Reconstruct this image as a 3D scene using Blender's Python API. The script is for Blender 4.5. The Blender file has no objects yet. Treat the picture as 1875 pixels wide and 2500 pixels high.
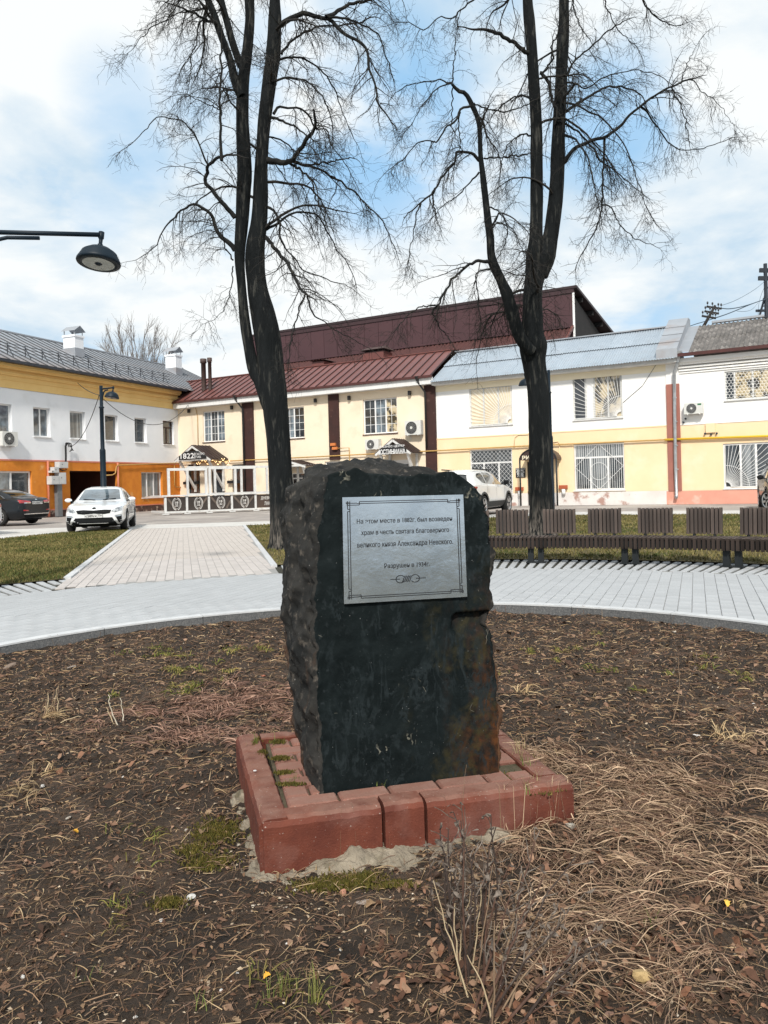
import bpy, bmesh, math, random
import numpy as np
from mathutils import Vector, Matrix
from mathutils.bvhtree import BVHTree

random.seed(7)
rng = np.random.default_rng(11)
scene = bpy.context.scene
COL = scene.collection
R = math.radians

# ------------------------------------------------------------------ camera
FPX, PPX, PPY = 1878.0, 937.5, 1183.0      # focal length and principal point, in photo pixels
ROLL = R(1.5)
CH = 1.25
cam_d = bpy.data.cameras.new('camera')
cam = bpy.data.objects.new('camera', cam_d)
COL.objects.link(cam)
cam_d.sensor_fit = 'VERTICAL'
cam_d.sensor_height = 36.0
cam_d.sensor_width = 27.0
cam_d.lens = 36.0 * FPX / 2500.0
cam_d.shift_y = -(1250.0 - PPY) / 2500.0
cam_d.clip_start = 0.05
cam_d.clip_end = 3000
cam.matrix_world = Matrix.Translation((0, 0, CH)) @ Matrix.Rotation(ROLL, 4, 'Y') @ Matrix.Rotation(R(90), 4, 'X')
scene.camera = cam

# ------------------------------------------------------------------ sun, sky, exposure
SUN = Vector((-0.06, -0.75, 0.66)).normalized()
sd = bpy.data.lights.new('sun', 'SUN')
sd.energy = 3.2
sd.angle = R(5)
sd.color = (1.0, 0.95, 0.87)
so = bpy.data.objects.new('sun', sd)
COL.objects.link(so)
so.rotation_euler = SUN.to_track_quat('Z', 'Y').to_euler()
so.location = (-20, -10, 30)

scene.view_settings.view_transform = 'Standard'
scene.view_settings.look = 'None'
scene.view_settings.gamma = 1.0
scene.view_settings.use_curve_mapping = False
scene.view_settings.exposure = 0.34


def pix_dir(x, y):
    a, b = (x - PPX) / FPX, (PPY - y) / FPX
    c, s = math.cos(ROLL), math.sin(ROLL)
    return Vector((a * c + b * s, 1.0, -a * s + b * c))


def make_world():
    w = bpy.data.worlds.new('World')
    scene.world = w
    w.use_nodes = True
    nt = w.node_tree
    N, L = nt.nodes, nt.links
    N.clear()

    def nd(t, **k):
        n = N.new(t)
        for a, v in k.items():
            setattr(n, a, v)
        return n

    def mth(op, a, b=None, c=None, clamp=False):
        n = nd('ShaderNodeMath', operation=op, use_clamp=clamp)
        for i, v in enumerate((a, b, c)):
            if v is None:
                continue
            if isinstance(v, (int, float)):
                n.inputs[i].default_value = v
            else:
                L.new(v, n.inputs[i])
        return n.outputs[0]

    out = nd('ShaderNodeOutputWorld')
    sky = nd('ShaderNodeTexSky', sky_type='NISHITA')
    sky.sun_disc = False
    sky.sun_elevation = math.asin(SUN.z)
    sky.sun_rotation = math.atan2(SUN.x, SUN.y)
    sky.air_density = 1.0
    sky.dust_density = 1.5
    bg1 = nd('ShaderNodeBackground')
    bg1.inputs[1].default_value = 0.15
    L.new(sky.outputs[0], bg1.inputs[0])
    tc = nd('ShaderNodeTexCoord')
    sep = nd('ShaderNodeSeparateXYZ')
    L.new(tc.outputs['Generated'], sep.inputs[0])
    zz = mth('ADD', mth('MAXIMUM', sep.outputs[2], 0.0), 0.26)
    cx = mth('DIVIDE', sep.outputs[0], zz)
    cy = mth('DIVIDE', sep.outputs[1], zz)
    cb = nd('ShaderNodeCombineXYZ')
    L.new(cx, cb.inputs[0]); L.new(cy, cb.inputs[1])

    def noise(scale, detail, rough, off, dist=0.0):
        mp = nd('ShaderNodeMapping')
        mp.inputs['Location'].default_value = off
        L.new(cb.outputs[0], mp.inputs[0])
        n = nd('ShaderNodeTexNoise')
        n.inputs['Scale'].default_value = scale
        n.inputs['Detail'].default_value = detail
        n.inputs['Roughness'].default_value = rough
        n.inputs['Distortion'].default_value = dist
        L.new(mp.outputs[0], n.inputs['Vector'])
        return n.outputs['Fac']

    n1 = noise(1.9, 9, 0.56, (3.1, 7.7, 0), 0.15)
    n2 = noise(2.6, 8, 0.55, (1.0, 2.0, 4.0), 0.2)
    # openings in the cloud cover, each a soft cone of directions broken up by the noise
    gap = None
    for (px, py, wide, amt) in ((900, 300, 9.5, 0.9), (280, 225, 4.0, 0.42), (470, 205, 3.5, 0.36), (330, 385, 3.2, 0.42),
                           (1490, 300, 5.5, 0.75), (250, 520, 2.5, 0.22), (690, 190, 5.0, 0.8)):
        d = pix_dir(px, py).normalized()
        vm = nd('ShaderNodeVectorMath', operation='DOT_PRODUCT')
        L.new(tc.outputs['Generated'], vm.inputs[0])
        vm.inputs[1].default_value = d
        mr = nd('ShaderNodeMapRange', interpolation_type='SMOOTHSTEP')
        L.new(vm.outputs['Value'], mr.inputs[0])
        mr.inputs[1].default_value = math.cos(R(wide))
        mr.inputs[2].default_value = math.cos(R(wide * 0.25))
        mr.inputs[4].default_value = amt
        g = mr.outputs[0]
        gap = g if gap is None else mth('MAXIMUM', gap, g)
    # 1 = cloud, 0 = open sky
    open_n = mth('MAXIMUM', mth('MULTIPLY_ADD', n1, -10.0, 4.25), 0.0)           # random breaks everywhere
    brk = mth('MULTIPLY_ADD', n1, -7.0, 4.2)
    open_f = mth('MAXIMUM', mth('MULTIPLY', open_n, 0.45), mth('MULTIPLY', gap, mth('MINIMUM', mth('MAXIMUM', brk, 0.0), 1.0)), clamp=True)
    thin_f = mth('MULTIPLY', open_f, 0.22, clamp=True)
    ramp = nd('ShaderNodeValToRGB')
    ramp.color_ramp.elements[0].position = 0.44
    ramp.color_ramp.elements[0].color = (0.60, 0.755, 0.89, 1)
    ramp.color_ramp.elements[1].position = 0.58
    ramp.color_ramp.elements[1].color = (0.97, 1.0, 1.0, 1)
    L.new(mth('MULTIPLY_ADD', n1, .45, mth('MULTIPLY', n2, .62)), ramp.inputs[0])
    bg2 = nd('ShaderNodeBackground')
    bg2.inputs[1].default_value = 0.80
    veil = nd('ShaderNodeMix', data_type='RGBA')
    L.new(open_f, veil.inputs[0])
    L.new(ramp.outputs[0], veil.inputs[6])
    veil.inputs[7].default_value = (0.33, 0.645, 0.965, 1)
    L.new(veil.outputs[2], bg2.inputs[0])
    mx = nd('ShaderNodeMixShader')
    L.new(thin_f, mx.inputs[0])
    L.new(bg2.outputs[0], mx.inputs[1])
    L.new(bg1.outputs[0], mx.inputs[2])
    L.new(mx.outputs[0], out.inputs[0])


make_world()


# ------------------------------------------------------------------ photo pixel -> place
def P(x, y, Y):
    """The point at forward distance Y seen at photo pixel (x, y)."""
    d = pix_dir(x, y)
    return Vector((d.x * Y, Y, CH + d.z * Y))


def G(x, y, z=0.0):
    """The point of the level plane z seen at photo pixel (x, y)."""
    d = pix_dir(x, y)
    t = (z - CH) / d.z
    return Vector((d.x * t, t, z))


D2S = 1.1302                                     # photo pixels per traced pixel
_cam = Vector((0, 0, CH))


def on_plane(inv, x, y, off=0.0):
    """photo pixel -> (x, z) on the plane `off` behind the face of a local frame"""
    o = inv @ _cam
    d = (inv.to_3x3() @ pix_dir(x, y))
    t = (off - o.y) / d.y
    return o.x + d.x * t, o.z + d.z * t


# ------------------------------------------------------------------ objects and tags
def tag(o, label=None, cat=None, group=None, kind=None):
    if label: o['label'] = label
    if cat: o['category'] = cat
    if group: o['group'] = group
    if kind: o['kind'] = kind
    return o


def empty(name, loc=(0, 0, 0), rz=0.0, label=None, cat=None, group=None, parent=None):
    o = bpy.data.objects.new(name, None)
    o.empty_display_size = 0.2
    COL.objects.link(o)
    o.location = loc
    o.rotation_euler = (0, 0, rz)
    if parent: o.parent = parent
    return tag(o, label, cat, group)


def link(name, me, parent=None, mat=None, m=None):
    if mat is not None and len(me.materials) == 0:
        me.materials.append(mat)
    o = bpy.data.objects.new(name, me)
    COL.objects.link(o)
    if parent: o.parent = parent
    if m is not None: o.matrix_local = m
    return o


def np_mesh(name, V, F, smooth=False, col=None):
    """V (n,3); F (m,3) or (m,4) integer array."""
    V = np.asarray(V, dtype=np.float32)
    F = np.asarray(F, dtype=np.int32)
    me = bpy.data.meshes.new(name)
    me.vertices.add(len(V))
    me.vertices.foreach_set('co', V.ravel())
    k = F.shape[1]
    me.loops.add(F.size)
    me.loops.foreach_set('vertex_index', F.ravel())
    me.polygons.add(len(F))
    me.polygons.foreach_set('loop_start', np.arange(0, F.size, k, dtype=np.int32))
    if smooth:
        me.polygons.foreach_set('use_smooth', np.ones(len(F), dtype=bool))
    if col is not None:
        a = me.color_attributes.new('Col', 'FLOAT_COLOR', 'POINT')
        c4 = np.ones((len(V), 4), dtype=np.float32)
        c4[:, :3] = col
        a.data.foreach_set('color', c4.ravel())
    if not smooth:
        me.shade_flat()
    me.update(calc_edges=True)
    me.validate()
    return me


class MB:
    """Collects shapes into one mesh."""
    def __init__(self):
        self.v, self.f, self.sm = [], [], []

    def add(self, vs, fs, smooth=False):
        n = len(self.v)
        self.v += [tuple(p) for p in vs]
        self.f += [tuple(i + n for i in f) for f in fs]
        self.sm += [smooth] * len(fs)
        return self

    def box(self, x0, x1, y0, y1, z0, z1, m=None):
        vs = [Vector(p) for p in ((x0, y0, z0), (x1, y0, z0), (x1, y1, z0), (x0, y1, z0), (x0, y0, z1), (x1, y0, z1), (x1, y1, z1), (x0, y1, z1))]
        if m is not None: vs = [m @ p for p in vs]
        return self.add(vs, [(0, 3, 2, 1), (4, 5, 6, 7), (0, 1, 5, 4), (1, 2, 6, 5), (2, 3, 7, 6), (3, 0, 4, 7)])

    def bbox(self, x0, x1, y0, y1, z0, z1, b, m=None):
        """a box whose top edges are chamfered by b"""
        vs = [Vector(p) for p in ((x0, y0, z0), (x1, y0, z0), (x1, y1, z0), (x0, y1, z0),
              (x0, y0, z1 - b), (x1, y0, z1 - b), (x1, y1, z1 - b), (x0, y1, z1 - b),
              (x0 + b, y0 + b, z1), (x1 - b, y0 + b, z1), (x1 - b, y1 - b, z1), (x0 + b, y1 - b, z1))]
        if m is not None: vs = [m @ p for p in vs]
        return self.add(vs, [(0, 3, 2, 1), (0, 1, 5, 4), (1, 2, 6, 5), (2, 3, 7, 6), (3, 0, 4, 7),
                             (4, 5, 9, 8), (5, 6, 10, 9), (6, 7, 11, 10), (7, 4, 8, 11), (8, 9, 10, 11)])

    def bar(self, a, b, w, d=None, up=(0, 0, 1)):
        """a rectangular bar from a to b, w wide, d deep along `up`"""
        a, b = Vector(a), Vector(b)
        d = w if d is None else d
        t = (b - a).normalized()
        s = t.cross(Vector(up))
        if s.length < 1e-4: s = t.cross(Vector((0, 1, 0)))
        s.normalize()
        u = s.cross(t)
        vs = []
        for p in (a, b):
            for (i, j) in ((-1, -1), (1, -1), (1, 1), (-1, 1)):
                vs.append(p + s * (i * w / 2) + u * (j * d / 2))
        return self.add(vs, [(0, 1, 2, 3), (7, 6, 5, 4), (0, 4, 5, 1), (1, 5, 6, 2), (2, 6, 7, 3), (3, 7, 4, 0)])

    def tube(self, pts, r, n=8, cap=True):
        pts = [Vector(p) for p in pts]
        rs = r if isinstance(r, (list, tuple)) else [r] * len(pts)
        vs, fs = [], []
        prev = None
        for i, p in enumerate(pts):
            t = (pts[min(i + 1, len(pts) - 1)] - pts[max(i - 1, 0)]).normalized()
            if prev is None:
                s = t.cross(Vector((0, 0, 1)))
                if s.length < 1e-3: s = t.cross(Vector((0, 1, 0)))
            else:
                s = prev - t * prev.dot(t)
            s.normalize(); prev = s
            u = t.cross(s)
            for k in range(n):
                a = 2 * math.pi * k / n
                vs.append(p + (s * math.cos(a) + u * math.sin(a)) * rs[i])
        for i in range(len(pts) - 1):
            for k in range(n):
                k2 = (k + 1) % n
                fs.append((i * n + k, i * n + k2, (i + 1) * n + k2, (i + 1) * n + k))
        self.add(vs, fs, True)
        if cap:
            o = len(self.v) - len(vs)
            self.f.append(tuple(o + k for k in range(n - 1, -1, -1))); self.sm.append(False)
            self.f.append(tuple(o + (len(pts) - 1) * n + k for k in range(n))); self.sm.append(False)
        return self

    def lathe(self, prof, n=24, m=None, smooth=True):
        """prof: (r, z) pairs, turned round the z axis"""
        vs, fs = [], []
        for (r, z) in prof:
            for k in range(n):
                a = 2 * math.pi * k / n
                p = Vector((r * math.cos(a), r * math.sin(a), z))
                vs.append(m @ p if m is not None else p)
        for i in range(len(prof) - 1):
            for k in range(n):
                k2 = (k + 1) % n
                fs.append((i * n + k, i * n + k2, (i + 1) * n + k2, (i + 1) * n + k))
        return self.add(vs, fs, smooth)

    def prism(self, poly, y0, y1, m=None):
        """poly: (x, z) outline, extruded along y"""
        n = len(poly)
        vs = [Vector((x, y0, z)) for (x, z) in poly] + [Vector((x, y1, z)) for (x, z) in poly]
        if m is not None: vs = [m @ p for p in vs]
        return self.add(vs, [tuple(range(n)), tuple(range(2 * n - 1, n - 1, -1))] + [(i, i + n, (i + 1) % n + n, (i + 1) % n) for i in range(n)])

    def quad(self, a, b, c, d):
        return self.add([a, b, c, d], [(0, 1, 2, 3)])

    def mesh(self, name, mat=None):
        me = bpy.data.meshes.new(name)
        me.from_pydata(self.v, [], self.f)
        me.polygons.foreach_set('use_smooth', self.sm)
        if mat is not None: me.materials.append(mat)
        me.update()
        return me

    def build(self, name, mat, parent=None, m=None):
        return link(name, self.mesh(name, mat), parent, None, m)


# ------------------------------------------------------------------ materials
MATS = {}


def mat(name, c1, c2=None, rough=0.7, scale=4.0, detail=6.0, bump=0.0, bscale=40.0, metal=0.0, spec=0.4, rnd=0.0, lo=0.35, hi=0.65,
        c3=None, s3=1.0, lo3=0.55, hi3=0.7, stretch=(1, 1, 1), emit=None, coat=0.0, bdist=0.01):
    """A noise-coloured principled material: c1..c2 blended by noise, c3 in sparse blotches, rnd = brightness spread between objects."""
    if name in MATS: return MATS[name]
    m = bpy.data.materials.new(name)
    m.use_nodes = True
    nt = m.node_tree
    N, L = nt.nodes, nt.links
    bs = N['Principled BSDF']
    bs.inputs['Roughness'].default_value = rough
    bs.inputs['Metallic'].default_value = metal
    bs.inputs['Specular IOR Level'].default_value = spec
    if coat:
        bs.inputs['Coat Weight'].default_value = coat
        bs.inputs['Coat Roughness'].default_value = 0.05
    tc = N.new('ShaderNodeTexCoord')
    mp = N.new('ShaderNodeMapping')
    mp.inputs['Scale'].default_value = stretch
    L.new(tc.outputs['Object'], mp.inputs[0])

    def noise(sc, det, off=0.0):
        n = N.new('ShaderNodeTexNoise')
        n.inputs['Scale'].default_value = sc
        n.inputs['Detail'].default_value = det
        n.inputs['Roughness'].default_value = 0.6
        if off:
            ad = N.new('ShaderNodeVectorMath'); ad.operation = 'ADD'
            ad.inputs[1].default_value = (off, off * 1.7, off * 0.6)
            L.new(mp.outputs[0], ad.inputs[0]); L.new(ad.outputs[0], n.inputs['Vector'])
        else:
            L.new(mp.outputs[0], n.inputs['Vector'])
        return n.outputs['Fac']

    c2 = c2 or tuple(min(1, c * 0.86) for c in c1)
    rp = N.new('ShaderNodeValToRGB')
    rp.color_ramp.elements[0].position = lo
    rp.color_ramp.elements[0].color = (*c1, 1)
    rp.color_ramp.elements[1].position = hi
    rp.color_ramp.elements[1].color = (*c2, 1)
    L.new(noise(scale, detail), rp.inputs[0])
    col = rp.outputs[0]
    if c3 is not None:
        mr = N.new('ShaderNodeMapRange')
        mr.inputs[1].default_value = lo3; mr.inputs[2].default_value = hi3
        L.new(noise(s3, 8, 5.3), mr.inputs[0])
        mx = N.new('ShaderNodeMix'); mx.data_type = 'RGBA'
        L.new(mr.outputs[0], mx.inputs[0]); L.new(col, mx.inputs[6])
        mx.inputs[7].default_value = (*c3, 1)
        col = mx.outputs[2]
    if rnd:
        oi = N.new('ShaderNodeObjectInfo')
        mr = N.new('ShaderNodeMapRange')
        mr.inputs[3].default_value = 1 - rnd; mr.inputs[4].default_value = 1 + rnd
        L.new(oi.outputs['Random'], mr.inputs[0])
        hs = N.new('ShaderNodeHueSaturation')
        L.new(mr.outputs[0], hs.inputs['Value']); L.new(col, hs.inputs['Color'])
        col = hs.outputs[0]
    L.new(col, bs.inputs['Base Color'])
    if bump:
        b = N.new('ShaderNodeBump')
        b.inputs['Strength'].default_value = bump
        b.inputs['Distance'].default_value = bdist
        L.new(noise(bscale, 8, 2.1), b.inputs['Height'])
        L.new(b.outputs[0], bs.inputs['Normal'])
    if emit:
        bs.inputs['Emission Color'].default_value = (*emit[:3], 1)
        bs.inputs['Emission Strength'].default_value = emit[3]
    MATS[name] = m
    return m


def vcol_mat(name, rough=0.8, bump=0.0, mul=1.0, transl=0.0):
    """Colour taken from the mesh's own piece-by-piece colours, with fine noise over it."""
    m = bpy.data.materials.new(name)
    m.use_nodes = True
    N, L = m.node_tree.nodes, m.node_tree.links
    bs = N['Principled BSDF']
    bs.inputs['Roughness'].default_value = rough
    bs.inputs['Specular IOR Level'].default_value = 0.25
    at = N.new('ShaderNodeAttribute'); at.attribute_name = 'Col'
    tc = N.new('ShaderNodeTexCoord')
    n = N.new('ShaderNodeTexNoise'); n.inputs['Scale'].default_value = 60; n.inputs['Detail'].default_value = 4
    L.new(tc.outputs['Object'], n.inputs['Vector'])
    mr = N.new('ShaderNodeMapRange'); mr.inputs[3].default_value = 0.7 * mul; mr.inputs[4].default_value = 1.3 * mul
    L.new(n.outputs['Fac'], mr.inputs[0])
    vm = N.new('ShaderNodeVectorMath'); vm.operation = 'SCALE'
    L.new(at.outputs['Color'], vm.inputs[0]); L.new(mr.outputs[0], vm.inputs['Scale'])
    L.new(vm.outputs[0], bs.inputs['Base Color'])
    return m


# ------------------------------------------------------------------ lettering
_TXT = {}


def text_np(body, bold=0.0, res=2):
    """Flat glyph outlines of a text as (V (n,2), triangle/ngon list), normalised so that x and y start at 0."""
    key = (body, bold)
    if key in _TXT: return _TXT[key]
    c = bpy.data.curves.new('t', 'FONT')
    c.body = body
    c.resolution_u = res
    c.offset = bold
    c.align_x = 'CENTER'
    o = bpy.data.objects.new('t', c)
    COL.objects.link(o)
    dg = bpy.context.evaluated_depsgraph_get()
    me = bpy.data.meshes.new_from_object(o.evaluated_get(dg))
    V = np.array([v.co[:2] for v in me.vertices])
    F = [tuple(p.vertices) for p in me.polygons]
    bpy.data.objects.remove(o)
    bpy.data.curves.remove(c)
    bpy.data.meshes.remove(me)
    _TXT[key] = (V, F)
    return V, F


def text_fit(mb, body, x0, x1, z0, z1, place, bold=0.0, keep=False):
    """Fit a text into the box x0..x1, z0..z1 and put each vertex through place(x, z)."""
    V, F = text_np(body, bold)
    a, b = V.min(0), V.max(0)
    u = (V - a) / np.maximum(b - a, 1e-6)
    mb.add([place(x0 + (x1 - x0) * p[0], z0 + (z1 - z0) * p[1]) for p in u], F)


def smoothstep(a, b, x):
    t = np.clip((x - a) / (b - a), 0, 1)
    return t * t * (3 - 2 * t)


def vnoise(p, scale, seed=0):
    """cheap smooth value noise on (n,3) or (n,2) points, -1..1"""
    p = np.asarray(p, dtype=np.float64) * scale
    if p.shape[1] == 2: p = np.c_[p, np.zeros(len(p))]
    i = np.floor(p).astype(np.int64)
    f = p - i
    f = f * f * (3 - 2 * f)

    def h(a):
        n = (a[:, 0] * 374761393 + a[:, 1] * 668265263 + a[:, 2] * 2147483647 + seed * 1274126177) & 0xFFFFFFFF
        n = ((n ^ (n >> 13)) * 1274126177) & 0xFFFFFFFF
        n = n ^ (n >> 16)
        return (n & 0xFFFF) / 32767.5 - 1.0
    out = np.zeros(len(p))
    for dx in (0, 1):
        for dy in (0, 1):
            for dz in (0, 1):
                w = (f[:, 0] if dx else 1 - f[:, 0]) * (f[:, 1] if dy else 1 - f[:, 1]) * (f[:, 2] if dz else 1 - f[:, 2])
                out += w * h(i + np.array([dx, dy, dz]))
    return out


def fbm(p, scale, octs=4, seed=0, gain=0.5):
    s, a, t = 0, 1.0, 0
    for k in range(octs):
        s = s + a * vnoise(p, scale * 2 ** k, seed + k * 17)
        t += a
        a *= gain
    return s / t


def tube_batch(Pt, Rd, sides):
    """Pt (N,k,3), Rd (N,k): tubes for all N polylines at once."""
    N, k, _ = Pt.shape
    T = np.gradient(Pt, axis=1)
    T /= np.linalg.norm(T, axis=2, keepdims=True) + 1e-9
    mean = T.mean(1)
    ref = np.where((np.abs(mean[:, 2]) > 0.8)[:, None], np.array([[0.0, 1.0, 0.0]]), np.array([[0.0, 0.0, 1.0]]))[:, None, :]
    S = np.cross(T, np.broadcast_to(ref, T.shape))
    S /= np.linalg.norm(S, axis=2, keepdims=True) + 1e-9
    U = np.cross(T, S)
    ang = np.arange(sides) * 2 * np.pi / sides
    V = Pt[:, :, None, :] + Rd[:, :, None, None] * (S[:, :, None, :] * np.cos(ang)[None, None, :, None] + U[:, :, None, :] * np.sin(ang)[None, None, :, None])
    idx = np.arange(N * k * sides).reshape(N, k, sides)
    a = idx[:, :-1, :]
    b = np.roll(idx, -1, axis=2)[:, :-1, :]
    c = np.roll(idx, -1, axis=2)[:, 1:, :]
    d = idx[:, 1:, :]
    F = np.stack([a, b, c, d], -1).reshape(-1, 4)
    return V.reshape(-1, 3), F


def join_np(parts):
    Vs, Fs, n = [], [], 0
    for V, F in parts:
        Vs.append(V); Fs.append(F + n); n += len(V)
    return np.concatenate(Vs), np.concatenate(Fs)


# ================================================================== THE SETTING: ground, road, lawn, pavements
BC = Vector((0.0, 4.03, 0.0))      # centre of the round flower bed
RB = 3.83                          # its radius
RING = 7.30                        # outer radius of the paved ring
GRID = 8.45                        # outer radius of the strip of openwork pavers
PATH_L = (Vector((-4.62, 11.1)), Vector((-8.42, 25.6)))
PATH_R = (Vector((-1.54, 11.1)), Vector((-4.72, 25.75)))

m_asphalt = mat('asphalt', (.36, .32, .29), (.26, .235, .22), .92, 1.3, 9, .35, 120, c3=(.42, .385, .35), s3=.35, lo3=.5, hi3=.62)
m_ground = mat('trodden_earth', (.16, .13, .09), (.11, .10, .06), .95, .6, 6, .3, 30)
m_concrete = mat('concrete', (.60, .58, .55), (.50, .485, .46), .88, 2.2, 9, .25, 90, c3=(.40, .385, .36), s3=.8, lo3=.56, hi3=.68)
m_joint = mat('joint_sand', (.33, .325, .315), (.25, .245, .235), .95, 20, 5, .3, 200)
m_granite = mat('kerb_granite', (.135, .135, .135), (.075, .077, .08), .85, 60, 8, .5, 160, rnd=.12, c3=(.19, .185, .18), s3=90, lo3=.55, hi3=.62)
m_kerbtop = mat('kerb_concrete', (.56, .565, .57), (.47, .48, .49), .85, 12, 6, .2, 150, rnd=.05)
m_paver = mat('ring_paver', (.42, .43, .44), (.375, .385, .395), .86, 3.0, 8, .25, 160, rnd=.05, c3=(.56, .49, .43), s3=.9, lo3=.57, hi3=.70)
m_pathpaver = mat('path_paver', (.50, .455, .425), (.44, .41, .395), .86, 1.2, 8, .25, 160, rnd=.07, c3=(.50, .54, .585), s3=.45, lo3=.5, hi3=.6)
m_gridpaver = mat('openwork_paver', (.42, .43, .44), (.35, .36, .37), .88, 14, 7, .3, 140, rnd=.08)
m_turf = mat('turf_soil', (.125, .093, .036), (.070, .062, .020), .95, 2.2, 9, .9, 60, c3=(.17, .135, .06), s3=1.1, lo3=.48, hi3=.66, bdist=.03)
m_soil = mat('bed_soil', (.056, .036, .023), (.021, .0148, .0105), .95, 6, 12, 1.0, 55, c3=(.095, .064, .044), s3=2.2, lo3=.52, hi3=.68, bdist=.03)


def sheet(name, outline, z, material, kind='structure', parent=None):
    me = bpy.data.meshes.new(name)
    me.from_pydata([(p[0], p[1], z) for p in outline], [], [tuple(range(len(outline)))])
    bm = bmesh.new(); bm.from_mesh(me)
    bmesh.ops.triangulate(bm, faces=bm.faces[:])
    for f in bm.faces:
        if f.normal.z < 0: f.normal_flip()
    bm.to_mesh(me); bm.free()
    o = link(name, me, parent, material)
    return tag(o, kind=kind)


def annulus(name, r0, r1, z, material, n=160):
    V, F = [], []
    for k in range(n):
        a = 2 * math.pi * k / n
        V += [(BC.x + r0 * math.sin(a), BC.y + r0 * math.cos(a), z), (BC.x + r1 * math.sin(a), BC.y + r1 * math.cos(a), z)]
    for k in range(n):
        j = (k + 1) % n
        F.append((2 * k, 2 * j, 2 * j + 1, 2 * k + 1))
    me = bpy.data.meshes.new(name); me.from_pydata(V, [], F); me.update()
    return tag(link(name, me, None, material), kind='structure')


annulus('ground', 3.95, 1200, -0.055, m_ground)
sheet('road', [(-75, 10), (75, 10), (75, 120), (-75, 120)], -0.03, m_asphalt)
sheet('pavement', [(-16, 12), (-10.9, 20.8), (-10.1, 23.9), (-8.42, 25.6), (-4.72, 25.75), (6.4, 27.0), (12.1, 24.2), (30, 15.4),
                   (31.5, 18.3), (13.6, 27.4), (6.7, 30.3), (-4.6, 28.9), (-9.0, 28.7), (-13.6, 27.6), (-15.2, 21.3), (-20, 14)], -0.012, m_concrete)


def arc(r, a0, a1, n):
    return [(BC.x + r * math.sin(a0 + (a1 - a0) * i / n), BC.y + r * math.cos(a0 + (a1 - a0) * i / n)) for i in range(n + 1)]


def on_line(l, y):
    t = (y - l[0].y) / (l[1].y - l[0].y)
    return l[0].lerp(l[1], t)


# angles at which the path edges meet the openwork strip
aL = math.atan2(on_line(PATH_L, 11.0).x, on_line(PATH_L, 11.0).y - BC.y)
aR = math.atan2(on_line(PATH_R, 12.3).x, on_line(PATH_R, 12.3).y - BC.y)
lawn1 = arc(GRID, aL, R(-150), 24) + [(-9, -8), (-22, -2), (-20, 10), (-16, 12), (-10.9, 20.8), (-10.1, 23.9), (-8.42, 25.6)]
lawn2 = arc(GRID, aR, R(150), 50) + [(9, -8), (32, -2), (30, 15.4), (12.1, 24.2), (6.4, 27.0), (-4.72, 25.75)]
sheet('lawn', lawn1, 0.012, m_turf)
sheet('lawn', lawn2, 0.012, m_turf)


def clamp_poly(pts, r0, r1):
    out = []
    for (x, y) in pts:
        dx, dy = x - BC.x, y - BC.y
        r = math.hypot(dx, dy)
        k = min(max(r, r0), r1) / r
        out.append((BC.x + dx * k, BC.y + dy * k))
    return out


def slab_mesh(name, w, l, h, b=0.004):
    return MB().bbox(-w / 2, w / 2, -l / 2, l / 2, -h, 0, b).mesh(name)


def lay(parent, name, cells, shared, material, smaterial, limit=300, keep_y=0.5):
    """cells: (cx, cy, angle, outline or None). The nearest ones become parts, the rest one joined part."""
    cells = [c for c in cells]
    vis = [c for c in cells if c[1] > keep_y and abs(c[0]) < 0.53 * c[1] + 0.4]
    vis.sort(key=lambda c: math.hypot(c[0], c[1]))
    near = vis[:limit]
    ids = set(id(c) for c in near)
    for c in near:
        dz = random.uniform(-.0015, .0015)
        if c[3] is None:
            o = link(name, shared, parent, None, Matrix.Translation((c[0], c[1], dz)) @ Matrix.Rotation(c[2], 4, 'Z'))
        else:
            p = c[3]
            mb = MB(); n = len(p)
            mb.add([(x - c[0], y - c[1], 0) for x, y in p] + [(x - c[0], y - c[1], -.05) for x, y in p],
                   [tuple(range(n))] + [(i, i + n, (i + 1) % n + n, (i + 1) % n) for i in range(n)])
            link(name, mb.mesh(name, material), parent, None, Matrix.Translation((c[0], c[1], dz)))
    V, F, K = [], [], []
    for c in cells:
        if id(c) in ids: continue
        p = c[3]
        if p is None:
            co, si = math.cos(c[2]), math.sin(c[2])
            w, l = c[4]
            p = [(c[0] + co * a - si * b, c[1] + si * a + co * b) for a, b in ((-w / 2, -l / 2), (w / 2, -l / 2), (w / 2, l / 2), (-w / 2, l / 2))]
        if len(p) != 4: continue
        dz = random.uniform(-.0005, .0005)
        n = len(V)
        V += [(x, y, dz) for x, y in p] + [(x, y, -.03) for x, y in p]
        F += [(n, n + 1, n + 2, n + 3)] + [(n + i, n + 4 + i, n + 4 + (i + 1) % 4, n + (i + 1) % 4) for i in range(4)]
        t = np.array(smaterial) * random.uniform(.955, 1.04)
        K += [t] * 8
    if V:
        me = np_mesh(name + 's', V, F, col=np.array(K))
        me.materials.append(m_pavercol)
        tag(link('far_' + name, me, parent), kind='stuff')


m_pavercol = vcol_mat('paver_tones', .86)

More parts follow.
